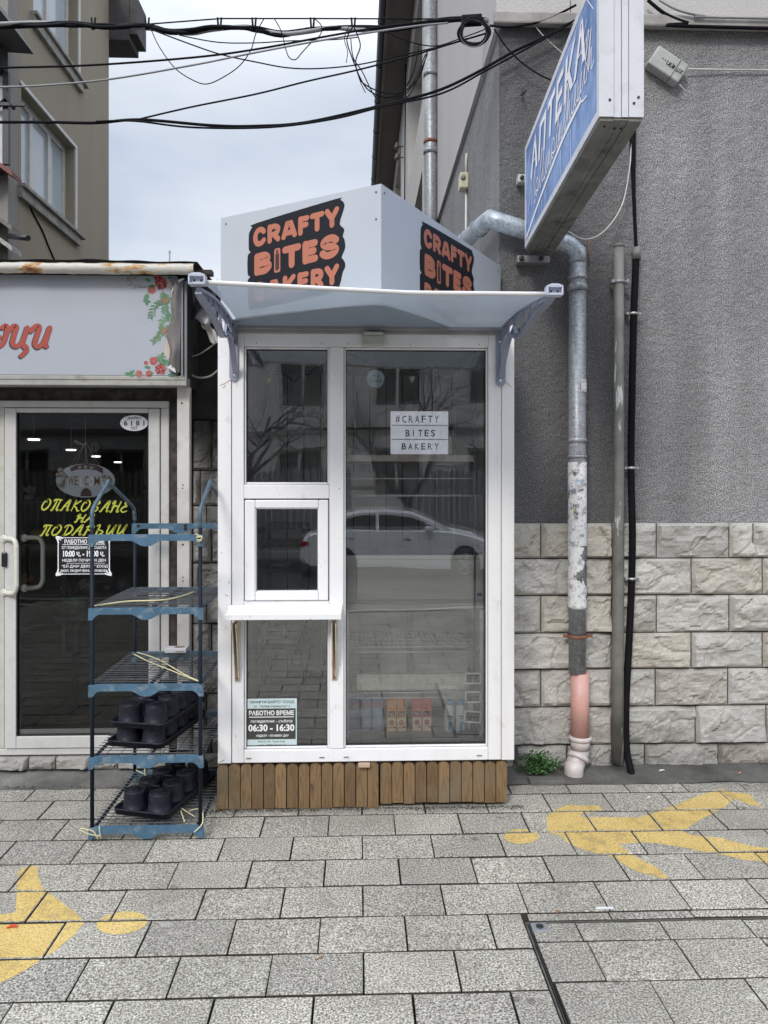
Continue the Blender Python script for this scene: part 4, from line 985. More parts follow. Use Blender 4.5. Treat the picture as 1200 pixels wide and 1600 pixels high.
logo(fr_, aR, dR, nR, sr0, sr1-sr0, zr0+.012, (zr1-zr0)/(sr1-sr0), hz)
print('LOGO', sl0, sl1, zl0, zl1, sr0, sr1, zr0, zr1, hz)

# ------------------------------------------------------------------ canopy
CY = 2.70
t = thing('door_canopy', 'clear polycarbonate canopy on two blue grey brackets across the kiosk front', 'canopy', (0, KY, 2.2))
cL, cR = at(308, 440, CY), at(866, 457, CY)
zcf = (cL.z+cR.z)/2; wl, wr = at(365, 518, KY).x, at(786, 518, KY).x
zcb = zK(512)
def mk_poly():
    m, tt, b, o = nodes('ribbed polycarbonate'); tt.nodes.remove(b)
    tr = tt.nodes.new('ShaderNodeBsdfTransparent'); tr.inputs[0].default_value = (.80, .86, .92, 1)
    tl = tt.nodes.new('ShaderNodeBsdfTranslucent'); tl.inputs[0].default_value = (.80, .87, .95, 1)
    df = tt.nodes.new('ShaderNodeBsdfDiffuse'); df.inputs[0].default_value = (.42, .52, .66, 1)
    gl = tt.nodes.new('ShaderNodeBsdfGlossy'); gl.inputs['Roughness'].default_value = .12
    tc = tt.nodes.new('ShaderNodeTexCoord'); wv = tt.nodes.new('ShaderNodeTexWave'); wv.bands_direction = 'Y'; wv.inputs['Scale'].default_value = 26; tt.links.new(tc.outputs['Object'], wv.inputs['Vector'])
    bn = tt.nodes.new('ShaderNodeBump'); bn.inputs['Strength'].default_value = .8; bn.inputs['Distance'].default_value = .006; tt.links.new(wv.outputs[1], bn.inputs['Height'])
    for s in (gl, tl, df): tt.links.new(bn.outputs[0], s.inputs['Normal'])
    a = tt.nodes.new('ShaderNodeMixShader'); a.inputs[0].default_value = .86; tt.links.new(tl.outputs[0], a.inputs[1]); tt.links.new(df.outputs[0], a.inputs[2])
    f = noise_fac(tt, 2.5, 6, .6, (1, .6, 1), .3, .7); mr = tt.nodes.new('ShaderNodeMapRange'); mr.inputs['To Min'].default_value = .80; mr.inputs['To Max'].default_value = .95; tt.links.new(f, mr.inputs[0])
    c = tt.nodes.new('ShaderNodeMixShader'); tt.links.new(mr.outputs[0], c.inputs[0]); tt.links.new(tr.outputs[0], c.inputs[1]); tt.links.new(a.outputs[0], c.inputs[2])
    d = tt.nodes.new('ShaderNodeMixShader'); d.inputs[0].default_value = .10; tt.links.new(c.outputs[0], d.inputs[1]); tt.links.new(gl.outputs[0], d.inputs[2])
    tt.links.new(d.outputs[0], o.inputs[0]); return m
mb = MB()
zcm = zcb+.012
def cf(a, b):   # b = 0 wall, 1 front
    xA = cL.x+.02+(cR.x-cL.x-.04)*a; y = KY-.005+(CY-KY+.005)*b
    q = min(1, a/.60); zf_ = cL.z-.004+(cR.z-.004-cL.z)*q
    return Vector((xA, y, zcb+(zf_-zcb)*b+.02*math.sin(math.pi*b)))
mb.grid(cf, 24, 10, True)
obj('sheet', mb, mk_poly(), t)
mb = MB()
pts = [cf(i/12, 1)+Vector((0, 0, .002)) for i in range(13)]
for p, q in zip(pts, pts[1:]):
    pass
prof_ = MB()
prof_.tube(pts, .0085, 8)
prof_.tube([p+Vector((0, .018, .002)) for p in pts], .006, 6)
obj('edge_profile', prof_, mat('white edge profile', (.66, .65, .65), .4, var=.05), t)
mb = MB(); mb.box(wl-.02, wr+.02, KY-.03, KY-.003, zcb-.016, zcb+.004, .003); obj('wall_profile', mb, mat('grey aluminium', (.30, .30, .31), .45, .4, var=.15), t)
for s, xw in ((0, wl), (1, wr)):
    # side web in the plane X = const, curved under-edge with ribs
    X0 = xw+(.012 if s == 0 else -.012); dz = zcf-zcb
    tip = cL if s == 0 else cR
    xt = tip.x+(.004 if s == 0 else -.004)
    def P(y, z, th=0): # y 0 wall..1 front
        return Vector((X0+(xt-X0)*y*1.0+th, KY-.004+(CY-KY+.004)*y, z))
    mb = MB()
    def bar(ps, w_, h_):
        # rectangular bar through points with width w_ (x) and thickness h_
        prev = None
        for i, p in enumerate(ps):
            tn = (ps[min(i+1, len(ps)-1)]-ps[max(i-1, 0)]).normalized(); sd_ = Vector((1, 0, 0)); up = sd_.cross(tn).normalized()
            r_ = [mb.bm.verts.new(p+sd_*(a*w_/2)+up*(b*h_/2)) for a, b in ((-1, -1), (1, -1), (1, 1), (-1, 1))]
            if prev:
                for k in range(4): mb.face([prev[k], prev[(k+1) % 4], r_[(k+1) % 4], r_[k]])
            else: mb.face(r_[::-1])
            prev = r_
        mb.face(prev)
    topz = lambda y: zcb+(zcf-zcb)*y+.03*math.sin(math.pi*y)-.012
    low = [(0.0, zK(592)), (.02, zK(585)), (.10, zK(560)), (.24, zK(535)+.0), (.42, topz(.42)-.12), (.60, topz(.60)-.088), (.76, topz(.76)-.058), (.90, topz(.9)-.038), (1.0, topz(1)-.012)]
    bar([P(y, topz(y)) for y in [i/10 for i in range(11)]], .016, .012)
    lows = spline([P(y, z) for y, z in low], 4); bar(lows, .024, .011)
    def lowz(y):
        for (a, za), (b, zb_) in zip(low, low[1:]):
            if a <= y <= b: return za+(zb_-za)*(y-a)/(b-a)
        return low[-1][1]
    # thin web
    n_ = 16; pr_ = None
    for i in range(n_+1):
        y = .01+.97*i/n_
        q = [mb.bm.verts.new(P(y, topz(y)-.005, -.0015)), mb.bm.verts.new(P(y, topz(y)-.012-(topz(y)-lowz(y))*.28, -.0015)), mb.bm.verts.new(P(y, lowz(y)+.03*(1-y), -.0015)), mb.bm.verts.new(P(y, lowz(y), -.0015))]
        if pr_: mb.face([pr_[0], pr_[1], q[1], q[0]]); mb.face([pr_[2], pr_[3], q[3], q[2]])
        pr_ = q
    for y0_, y1_ in ((.08, .20), (.20, .12), (.24, .36), (.36, .28), (.42, .52), (.56, .66), (.70, .78)):
        a_, b_ = P(y0_, lowz(y0_)+.004), P(y1_, topz(y1_)-.004); m_ = a_.lerp(b_, .5)+Vector((0, -.012, -.012)); bar(spline([a_, m_, b_], 4), .012, .006)
    br = obj('bracket', mb, GREYP, t)
    # wall plate
    mb = MB(); xa_, xb_ = (xw-.018, xw+.022) if s == 0 else (xw-.036, xw+.010)
    pc = (xa_+xb_)/2; hw = (xb_-xa_)/2
    poly = [(pc+hw, zcb-.004), (pc-hw, zcb-.004)]+[(pc-hw*math.cos(a), zK(596 if s == 0 else 603)+hw-hw*math.sin(a)) for a in [math.pi*j/10 for j in range(11)]]
    mb.prism(poly, (0, KY-.003, 0), (1, 0, 0), (0, 0, 1), .010); mb.box(pc-.003, pc+.003, KY-.022, KY-.013, zK(596)+.03, zcb-.02)
    wp = obj('wall_plate', mb, GREYP, br)
    for yy in ((525, 588) if s == 0 else (533, 594)):
        mb = MB(); mb.lathe([(.010, 0), (.010, .003), (.0075, .005), (.0055, .010), (0, .012)], (pc+(.004 if s == 0 else -.003), KY-.013, zK(yy)), 14, (0, -1, 0)); obj('bolt', mb, CHROME, wp)
    # end cap
    mb = MB(); zc_ = tip.z+.002
    for q in ((-.030, .030, .010, .016), (-.030, .030, -.018, -.013), (-.030, -.024, -.013, .010), (.024, .030, -.013, .010)): mb.box(xt+q[0], xt+q[1], CY-.03, CY+.01, zc_+q[2], zc_+q[3], .002)
    mb.box(xt-.026, xt+.026, CY-.012, CY+.01, zc_-.012, zc_+.012); mb.prism([(-.030, .0162), (.030, .0162), (.012, .023), (-.012, .023)], (xt, CY+.01, zc_), (1, 0, 0), (0, 0, 1), .04)
    cp = obj('end_cap', mb, mat('pale grey plastic', (.50, .53, .62), .4), br)
    mb = MB()
    for dx in (-.011, .013): mb.lathe([(.0035, 0), (.0035, .002)], (xt+dx, CY-.0125, zc_-.001), 8, (0, -1, 0))
    obj('hole', mb, DARKV, cp)
# a flap of dark rubber behind the right bracket
mb = MB(); q = at(815, 515, 3.2)
mb.prism([(0, 0), (.02, .012), (.055, .045), (.062, .052), (.045, .058), (.02, .045), (-.005, .02)], (q.x-.0, 3.25, q.z-.01), (1, 0, 0), (0, 0, 1), .004)
tag(obj('rubber_flap', mb, DARKV), 'black rubber flap poking out beyond the right canopy bracket', 'flap')

# floodlight
t = thing('floodlight', 'small square floodlight mounted on the top rail of the kiosk frame', 'floodlight', at(583, 540, KY-.05))
p = at(583.5, 531, KY-.04); mb = MB(); mb.box(p.x-.050, p.x+.050, KY-.045, KY-.006, p.z-.026, p.z+.020, .004); mb.prism([(-.052, .02), (.052, .02), (.040, .034), (-.040, .034)], (p.x, KY-.005, p.z), (1, 0, 0), (0, 0, 1), .05)
obj('housing', mb, mat('warm white housing', (.50, .50, .46), .45), t)
mb = MB(); mb.box(p.x-.041, p.x+.041, KY-.0475, KY-.0455, p.z-.020, p.z+.014, .001); obj('lens', mb, mat('frosted lens', (.46, .47, .40), .2, var=.1, vs=30), t)

# opening hours sheet inside the lower left pane
HY = KY+.026
t = thing('opening_hours_sign', 'pale blue and dark grey opening hours sheet in the lower left kiosk pane', 'sign', at(424, 1167, HY))
mb = MB(); x0_, x1_, z0_, z1_ = xz(384.6, 463.8, 1091.5, 1167.5, HY); mb.box(x0_, x1_, HY, HY+.0015, z0_, z1_, 0); obj('sheet', mb, mat('pale blue film', (.55, .66, .66), .4, var=.04), t)
zH = lambda y: at(424, y, HY).z
xH = lambda x: at(x, 1130, HY).x
mb = MB(); mb.box(xH(386.5), xH(462), HY-.0006, HY-.0001, zH(1155), zH(1107)); obj('dark_band', mb, mat('dark grey film', (.055, .055, .05), .4), t)
def tl(mb, s, x0, x1, y0, y1, **k): text(mb, s, (xH(x0), HY-.0008, zH(y1)), (1, 0, 0), (0, 0, 1), xH(x1)-xH(x0), zH(y0)-zH(y1), **k)
mb = MB(); tl(mb, '“КРАФТИ БАЙТС” ЕООД', 389.5, 459.5, 1093.5, 1099.5, bold=.01); tl(mb, 'ул. “Любен Каравелов” 6', 396, 453, 1101.5, 1106, shear=.2); tl(mb, 'МОЛ: М. Христов', 403, 445, 1157, 1160.5, shear=.2); tl(mb, 'моб.: 0988 33 40 67', 402, 446, 1162.5, 1166, shear=.2)
obj('dark_text', mb, mat('dark ink', (.04, .05, .05), .5), t)
mb = MB(); tl(mb, 'РАБОТНО ВРЕМЕ', 389, 459.5, 1110, 1117.5, bold=.03); mb.box(xH(389), xH(459), HY-.0012, HY-.0008, zH(1120.8), zH(1119.6)); tl(mb, 'понеделник - събота', 391.5, 457, 1124, 1130, bold=.01, shear=.25); tl(mb, '06:30 - 16:30', 388, 460, 1131.5, 1142.5, bold=.035); tl(mb, 'неделя - почивен ден', 400, 451, 1147.5, 1152, bold=.01, shear=.25)
obj('white_text', mb, WHT, t)

# Merry Christmas disc, baubles, string lights
t = thing('christmas_disc', 'round pale blue Merry Christmas disc hanging on a bow in the big pane', 'ornament', at(586, 606, KY+.12))
IY = KY+.14
def disc(mb, c, r, th=.004): mb.lathe([(r, 0), (r, th)], c, 32, (0, -1, 0))
p = at(587, 592, IY); mb = MB(); disc(mb, p, .042); obj('disc', mb, mat('pale blue card', (.75, .90, .96), .5), t)
mb = MB(); mb.tube([p+Vector((math.cos(a)*.045, -.002, math.sin(a)*.045)) for a in [2*math.pi*i/28 for i in range(28)]], .0025, 5, closed=True); obj('ring', mb, mat('silver ring', (.6, .62, .64), .3, .5), t)
mb = MB(); text(mb, 'Merry', p+Vector((-.017, -.006, .004)), (1, 0, 0), (0, 0, 1), .036, .017, shear=.5); text(mb, 'Christmas', p+Vector((-.032, -.006, -.018)), (1, 0, 0), (0, 0, 1), .062, .017, shear=.5); obj('lettering', mb, mat('blue ink', (.10, .30, .42), .5), t)
mb = MB(); 
for s in (-1, 1):
    mb.tube(spline([p+Vector((0, 0, .05)), p+Vector((s*.03, 0, .058)), p+Vector((s*.042, 0, .049)), p+Vector((s*.02, 0, .046)), p+Vector((0, 0, .05))], 4), [.002]*17, 5); mb.prism([(0, .046), (s*.04, .044), (s*.042, .052), (0, .053)][::s], p+Vector((0, 0, 0)), (1, 0, 0), (0, 0, 1), .002)
mb.tube([p+Vector((0, 0, .05)), p+Vector((0, 0, .13))], .0007, 4)
obj('bow', mb, mat('dark ribbon', (.10, .10, .10), .6), t)
def bauble(px, py, r, m, lb, heart=False, cone=False):
    p = at(px, py, IY); mb = MB(); t = thing('bauble', lb, 'bauble', p, 'christmas ornaments in the kiosk window')
    if heart: mb.prism([(0, -1.3*r), (r, 0), (r*.95, .6*r), (r*.5, .85*r), (0, .5*r), (-r*.5, .85*r), (-r*.95, .6*r), (-r, 0)], p+Vector((0, .006, 0)), (1, 0, 0), (0, 0, 1), .012)
    elif cone: mb.lathe([(0.0001, -1.8*r), (r*.7, -r), (r, 0), (r*.5, r)], p, 14)
    else: mb.lathe([(r*math.sin(a), -r*math.cos(a)) for a in [math.pi*i/12 for i in range(13)]], p, 18, cap=False)
    obj('body', mb, m, t); mb = MB(); mb.cyl(p+Vector((0, 0, r*.9)), p+Vector((0, 0, r*1.35)), .003, 8); mb.tube([p+Vector((0, 0, r*1.3)), p+Vector((0, 0, r*1.3+.02))], .0007, 4); obj('cap', mb, CHROME, t)
bauble(421, 594, .015, mat('gold bauble', (.62, .55, .28), .22, .35), 'round pale gold bauble in the upper left kiosk pane')
bauble(461, 607, .006, mat('silver bauble', (.7, .7, .7), .2, .6), 'tiny silver drop bauble right of the gold one in the kiosk pane')
bauble(644, 592, .015, mat('white heart', (.72, .68, .66), .4), 'white heart ornament right of the Merry Christmas disc', heart=True)
bauble(683, 584, .009, mat('dark bauble', (.10, .10, .12), .15, .5), 'small dark drop ornament hanging rightmost in the big kiosk pane', cone=True)
mb = MB(); rr = random.Random(4)
G = [(384, 548), (400, 560), (412, 573), (419, 582), (424, 585), (445, 586), (452, 590), (462, 596), (470, 586), (482, 585), (490, 576), (500, 572), (512, 560), (540, 552), (552, 555), (568, 562), (582, 568), (600, 570), (620, 572), (636, 578), (655, 578), (675, 573), (690, 572), (705, 566), (722, 558), (742, 551)]
pts = spline([at(x, y, IY-.05) for x, y in G], 4); mb.tube(pts, .0022, 5)
for q in pts[::6]: mb.tube([q, q+Vector((rr.uniform(-.012, .012), 0, rr.choice((-.018, .014))))], .0018, 5)
tag(obj('string_lights', mb, CABLE), 'dark string of fairy lights swagged across the top of the kiosk windows', 'string lights')

# ------------------------------------------------------------------ inside: display cabinet
FYc = KY+.13
STEEL = mat('brushed steel', (.66, .64, .59), .42, .35, var=.08, vs=3, stretch=(1, 1, 12))
t = thing('display_cabinet', 'tall glazed steel display cabinet with wire shelves inside the kiosk', 'display cabinet', (at(650, 1160, FYc).x, FYc, .22))
xF = lambda x, Y=FYc: at(x, 900, Y).x
zF = lambda y, Y=FYc: at(650, y, Y).z
X0c, X1c = xF(541), xF(757)
BK = mat('cabinet back', (.80, .78, .74), .45, var=.12, vs=4)
mb = MB(); mb.box(X0c, X1c, FYc+.02, FYc+.50, zF(945), zF(868), .004); mb.box(X0c+.05, X1c, FYc+.008, FYc+.019, zF(938), zF(875), .003); mb.box(X0c, X1c, FYc+.004, FYc+.019, zF(953, FYc), zF(943, FYc), .002); obj('steel_panel', mb, STEEL, t)
mb = MB(); mb.box(X0c, X1c, FYc, FYc+.5, zF(862), zF(856), .001); mb.box(X0c, X1c, FYc+.03, FYc+.50, zF(867), zF(863)); obj('dark_ledge', mb, mat('black glossy ledge', (.02, .02, .022), .15), t)
mb = MB(); mb.box(X0c, X1c, FYc+.47, FYc+.50, .22, zF(954)); 
obj('back_panel', mb, BK, t)
mb = MB(); mb.box(xF(636, FYc+.46), xF(644, FYc+.46), FYc+.455, FYc+.468, zF(1052, FYc+.45), zF(950, FYc+.45)); obj('shelf_rail', mb, mat('white rail', (.55, .55, .53), .5), t)
mb = MB(); mb.box(X1c-.02, X1c, FYc+.02, FYc+.468, .22, zF(954)); mb.box(X0c, X0c+.012, FYc+.02, FYc+.468, .22, zF(954)); obj('side_panel', mb, BK, t)
mb = MB(); mb.box(X0c, X1c, FYc, FYc+.468, zF(1166), zF(1153.5), .004); obj('bottom_tray', mb, mat('dull steel tray', (.30, .30, .30), .4, .4), t)
for x_ in (741.5, 756):
    mb = MB(); mb.box(xF(x_)-.004, xF(x_)+.004, FYc-.008, FYc, zF(1153), zF(560), .001); obj('upright', mb, mat('grey upright', (.16, .16, .165), .35, .4), t)
mb = MB(); mb.box(X0c, xF(744), FYc+.005, FYc+.42, zF(721), zF(711), .002); obj('top_shelf', mb, mat('worn pale board', (.62, .54, .45), .5, var=.25, vs=12), t)
def wire_shelf(y, Yf, dep, x0, x1, nx, fr=True, step=.02):
    z = at(650, y, Yf).z; mb = MB(); a, b = at(x0, y, Yf).x, at(x1, y, Yf).x; r = .0016
    mb.tube([(a, Yf+dep, z), (a, Yf, z), (b, Yf, z), (b, Yf+dep, z)], .0026, 6); mb.tube([(a, Yf+dep, z), (b, Yf+dep, z)], .0026, 6)
    if fr: mb.tube([(a+.01, Yf-.012, z-.022), (b-.01, Yf-.012, z-.022)], .0026, 6); mb.tube([(a+.01, Yf-.012, z-.022), (a-.012, Yf+.01, z-.006)], .0022, 5); mb.tube([(b-.01, Yf-.012, z-.022), (b, Yf, z)], .0022, 5)
    for k in range(1, nx): x_ = a+(b-a)*k/nx; mb.tube([(x_, Yf, z+.003), (x_, Yf+dep, z+.003)], .0014, 4)
    for k in (1, 2, 3): mb.tube([(a, Yf+dep*k/4, z), (b, Yf+dep*k/4, z)], .0018, 5)
    obj('wire_shelf', mb, WIRE, t)
wire_shelf(748, FYc+.02, .30, 542, 744, 26, False); wire_shelf(775, FYc+.03, .32, 541, 748, 28, False)
wire_shelf(1011, FYc+.03, .36, 545, 748, 26); wire_shelf(1082, FYc+.03, .36, 547, 748, 26)
mb = MB(); mb.box(X0c+.001, xF(606), FYc+.30, FYc+.31, zF(800), zF(738)); obj('pale_panel', mb, mat('pale card', (.42, .41, .37), .6), t)
mb = MB(); p = at(748, 929, FYc+.004); mb.box(p.x-.008, p.x+.028-.012, FYc+.003, FYc+.007, p.z-.008, p.z+.008, .001); obj('maker_plate', mb, mat('blue plate', (.12, .13, .25), .4), t)
tag(obj('paper_liner', MB().box(at(557, 1060, FYc+.05).x, at(738, 1060, FYc+.05).x, FYc+.04, FYc+.09, at(650, 1079, FYc+.04).z, at(650, 1054, FYc+.04).z, .008, 3), mat('crinkled greaseproof paper', (.80, .77, .68), .8, var=.12, vs=40, bmp=.5, bs=30)), 'folded pale greaseproof paper block lying on the lower wire shelf', 'paper')
# letter board
t = thing('letter_board', 'white three-line letter board standing on the top shelf of the cabinet', 'letter board', at(655, 709, FYc+.01))
LY = FYc+.012; zLb = lambda y: at(655, y, LY).z; xLb = lambda x: at(x, 675, LY).x
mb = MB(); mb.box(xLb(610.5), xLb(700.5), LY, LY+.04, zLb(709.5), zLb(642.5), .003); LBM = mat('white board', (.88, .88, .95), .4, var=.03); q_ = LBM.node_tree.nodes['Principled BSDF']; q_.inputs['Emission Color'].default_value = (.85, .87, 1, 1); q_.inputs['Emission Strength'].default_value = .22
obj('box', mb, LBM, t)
mb = MB()
for y in (664.5, 686.5): mb.box(xLb(612), xLb(699), LY-.002, LY-.0002, zLb(y+.8), zLb(y-.6))
obj('groove', mb, mat('grey groove', (.35, .35, .4), .5), t)
mb = MB()
for s, x0, x1, y0, y1 in (('#CRAFTY', 616.5, 687.5, 649.5, 660.5), ('BITES', 632, 681.5, 671.5, 682), ('BAKERY', 626, 687, 692.5, 702.5)):
    wch = (x1-x0)/len(s)
    for i, ch in enumerate(s):
        ww = wch*(.30 if ch == 'I' else .66); text(mb, ch, (xLb(x0+wch*i+(wch-ww)/2), LY-.0008, zLb(y1)), (1, 0, 0), (0, 0, 1), xLb(x0+ww)-xLb(x0) if ch != 'I' else .004, zLb(y0)-zLb(y1), bold=.015)
obj('letters', mb, BLK, t)
# little nutcracker figure
t = thing('figurine', 'tiny pale angel figurine standing beside the letter board', 'figurine', at(704, 709, FYc+.02))
p = at(704, 709, FYc+.02); mb = MB(); mb.lathe([(.008, 0), (.009, .01), (.004, .03), (.011, .045), (.008, .06), (.003, .065), (.0065, .072), (.0065, .080), (.002, .088)], p, 12); mb.tube([p+Vector((-.010, 0, .050)), p+Vector((-.014, -.004, .062))], .0025, 6); mb.tube([p+Vector((.010, 0, .052)), p+Vector((.016, -.004, .040))], .0025, 6); obj('body', mb, mat('cream porcelain', (.50, .46, .36), .4), t)

# drinks
def water(px, lb):
    Yb = FYc+.14; p = at(px, 1151, Yb); p.z = zF(1153.5); t = thing('water_bottle', lb, 'bottle', p, 'water bottles on the cabinet floor'); mb = MB()
    pr_ = [(.030, 0), (.033, .006)]
    for k in range(8): pr_ += [(.0325, .012+.012*k), (.0305, .018+.012*k)]
    pr_ += [(.033, .112), (.033, .150), (.031, .158), (.024, .178), (.013, .196), (.011, .206)]
    mb.lathe(pr_, p, 20); obj('bottle', mb, WATER, t)
    mb = MB(); mb.lathe([(.0335, .118), (.0335, .148)], p, 20, cap=False); obj('label', mb, mat('pink blue label', (.34, .22, .27), .4, var=.3, vs=60), t)
    mb = MB(); mb.lathe([(.013, .204), (.013, .220), (.011, .222)], p, 14); obj('cap', mb, mat('white blue cap', (.50, .55, .66), .4), t)
def mk_water():
    m, tt, b, o = nodes('water plastic'); b.inputs['Base Color'].default_value = (.55, .68, .88, 1); b.inputs['Roughness'].default_value = .08; b.inputs['Alpha'].default_value = .50; return m
WATER = mk_water()
water(551.5, 'leftmost of the three clear water bottles'); water(571, 'middle one of the three clear water bottles'); water(591, 'clear water bottle next to the orange cartons')
def carton(px, col, nm, lb, back=False):
    Yb = FYc+.10; p = at(px, 1151, Yb); p.z = zF(1153.5); t = thing('juice_carton', lb, 'carton', p, 'juice cartons on the cabinet floor'); h = .0235; H_ = .128
    mb = MB(); mb.box(p.x-h, p.x+h, Yb, Yb+.046, p.z, p.z+H_, .0015); 
    mb.prism([(0, p.z+H_), (.046, p.z+H_), (.025, p.z+H_+.022), (.021, p.z+H_+.022)], (p.x-h, Yb, 0), (0, 1, 0), (0, 0, 1), h*2); mb.box(p.x-h, p.x+h, Yb+.021, Yb+.025, p.z+H_+.022, p.z+H_+.033)
    c = obj('carton', mb, mat(nm, col, .45, var=.05), t)
    mb = MB(); mb.box(p.x-h+.002, p.x+h-.002, Yb-.0008, Yb-.0002, p.z+.003, p.z+.070); obj('front_print', mb, mat('cream print '+nm, (.85, .68, .46) if 'orange' in nm else (.85, .70, .60), .5, var=.1, vs=50), c)
    mb = MB(); mb.box(p.x-h*.72, p.x+h*.72, Yb-.0014, Yb-.0009, p.z+.078, p.z+.104); obj('dark_label', mb, mat('dark label', (.08, .05, .035), .5), c)
    mb = MB(); mb.lathe([(.0135, 0), (.0135, .0012)], (p.x, Yb-.0009, p.z+.046), 18, (0, -1, 0)); mb.lathe([(.005, 0), (.005, .001)], (p.x+.013, Yb-.0009, p.z+.024), 8, (0, -1, 0)); obj('fruit_print', mb, mat('fruit '+nm, (.50, .17, .06) if 'orange' in nm else (.45, .11, .08), .5), c)
    mb = MB(); text(mb, 'Сок', (p.x-h*.5, Yb-.0016, p.z+.087), (1, 0, 0), (0, 0, 1), h, .009, bold=.02); mb.box(p.x-h*.4, p.x+h*.4, Yb-.002, Yb-.0015, p.z+.0815, p.z+.083); obj('white_print', mb, WHT, c)
carton(612, (.80, .36, .12), 'orange carton', 'left one of the two orange juice cartons'); carton(627.5, (.80, .36, .12), 'orange carton', 'right one of the two orange juice cartons')
carton(651.5, (.78, .24, .20), 'red carton', 'left one of the two red juice cartons'); carton(667, (.56, .20, .17), 'red carton', 'right one of the two red juice cartons')
def milk(px, lb, dy=0):
    Yb = FYc+.11+dy; p = at(px, 1151, Yb); p.z = zF(1153.5); t = thing('yoghurt_bottle', lb, 'bottle', p, 'yoghurt drink bottles on the cabinet floor')
    mb = MB(); mb.lathe([(.024, 0), (.027, .004), (.027, .10), (.026, .112), (.020, .128), (.017, .134)], p, 22); obj('bottle', mb, mat('milky plastic', (.86, .90, .90), .35, var=.03), t)
    mb = MB(); mb.lathe([(.0195, .132), (.0195, .150), (.018, .152)], p, 20); obj('cap', mb, mat('blue cap', (.25, .58, .85), .4), t)
    mb = MB(); y_ = Yb-.0278
    text(mb, 'Айрян', (p.x-.014, y_, p.z+.074), (1, 0, 0), (0, 0, 1), .028, .010, bold=.03); mb.box(p.x-.008, p.x+.013, y_-.001, y_, p.z+.066, p.z+.069); obj('print', mb, mat('navy print', (.03, .05, .16), .5), t)
    mb = MB(); mb.prism([(-.010, .010), (-.002, .006), (.0, .020), (.003, .006), (.008, .008), (.006, .030), (.010, .046), (.002, .056), (-.006, .052), (-.008, .036)], (p.x, y_+.001, p.z), (1, 0, 0), (0, 0, 1), .001); mb.box(p.x-.004, p.x+.004, y_-.001, y_, p.z+.004, p.z+.012); obj('blue_print', mb, mat('mid blue print', (.16, .35, .55), .5, var=.3, vs=90), t)
milk(702, 'leftmost blue-capped yoghurt bottle'); milk(720, 'middle blue-capped yoghurt bottle'); milk(736.5, 'blue-capped yoghurt bottle behind the lowest price tag', .03)
def tagp(px, py, w_, h_, rot, rows_, lb):
    Yt = KY+.10; p = at(px, py, Yt); t = thing('price_tag', lb, 'price tag', p, 'framed price tags hanging in the big pane'); Mx = Matrix.Translation(p) @ Matrix.Rotation(rot, 4, 'Y')
    k = Yt/1180; w2, h2 = w_*k/2, h_*k/2; fw = .008; mb = MB()
    for q in ((-w2, w2, h2-fw, h2), (-w2, w2, -h2, -h2+fw), (-w2, -w2+fw, -h2+fw, h2-fw), (w2-fw, w2, -h2+fw, h2-fw)): mb.box(q[0], q[1], -.003, .003, q[2], q[3], .0008, 1, Mx)
    obj('frame', mb, mat('white tag frame', (.9, .9, .88), .5), t)
    mb = MB(); mb.box(-w2+fw, w2-fw, -.0005, .002, -h2+fw, h2-fw, 0, 1, Mx); obj('board', mb, mat('chalk board', (.06, .055, .05), .7), t)
    mb = MB(); U = Mx.to_3x3() @ Vector((1, 0, 0)); V = Mx.to_3x3() @ Vector((0, 0, 1)); n_ = len(rows_)
    for i, s in enumerate(rows_):
        hh = (2*h2-2*fw)/n_; o_ = Mx @ Vector((-w2+fw+.004, -.001, h2-fw-hh*(i+1)+hh*.22)); text(mb, s, o_, U, V, (w2-fw)*2-.008, hh*.55, lift=.0002)
    obj('chalk_text', mb, mat('chalk', (.42, .40, .38), .8), t)
    mb = MB()
    for s in (-1, 1): mb.tube([Mx @ Vector((s*w2*.8, 0, h2)), p+Vector((0, 0, h2+.05))], .0009, 4)
    mb.tube([p+Vector((0, 0, h2+.05)), Vector((p.x, Yt, at(px, 950, Yt).z))], .0009, 4); obj('string', mb, CABLEW, t)
tagp(739, 1060, 26, 18, R(0), ['ВОДА', '1.00'], 'top one of the three small framed price tags'); tagp(739, 1089, 26, 18, R(0), ['СОК', '1.40'], 'middle one of the three small framed price tags'); tagp(738.5, 1120, 27, 19, R(5), ['АЙРЯН', '1.20'], 'lowest, slightly tilted framed price tag')

# black storage rack in the cabin behind the serving window
t = thing('storage_rack', 'black metal storage rack inside the kiosk behind the serving window', 'rack', (at(440, 1050, 4.7).x, 4.7, .22))
Yr = 4.5; xa_, xb_ = at(407, 900, Yr).x, at(474, 900, Yr).x; z1r = at(440, 823, Yr).z
mb = MB()
for x_ in (xa_, xb_):
    for y_ in (Yr, Yr+.45): mb.box(x_-.011, x_+.011, y_-.011, y_+.011, .22, z1r)
obj('post', mb, BLACKM, t)
for yy in (824, 853, 892, 970, 1012):
    z_ = at(440, yy, Yr).z; mb = MB(); mb.box(xa_+.0115, xb_-.0115, Yr-.01, Yr+.46, z_-.010, z_+.010); obj('shelf', mb, BLACKM, t)
t = thing('coffee_machine', 'small black and steel appliance on the black rack in the kiosk', 'appliance', (at(450, 1008, Yr).x, Yr+.1, at(440, 1010, Yr).z))
p = Vector(((xa_+xb_)/2, Yr+.12, at(440, 1012, Yr).z+.011)); mb = MB(); mb.box(p.x-.09, p.x+.09, p.y-.05, p.y+.15, p.z, p.z+.03, .006); mb.lathe([(.03, .03), (.02, .07), (.025, .11), (.03, .14)], p, 14); obj('body', mb, mat('grey appliance', (.22, .22, .22), .4, .3), t)
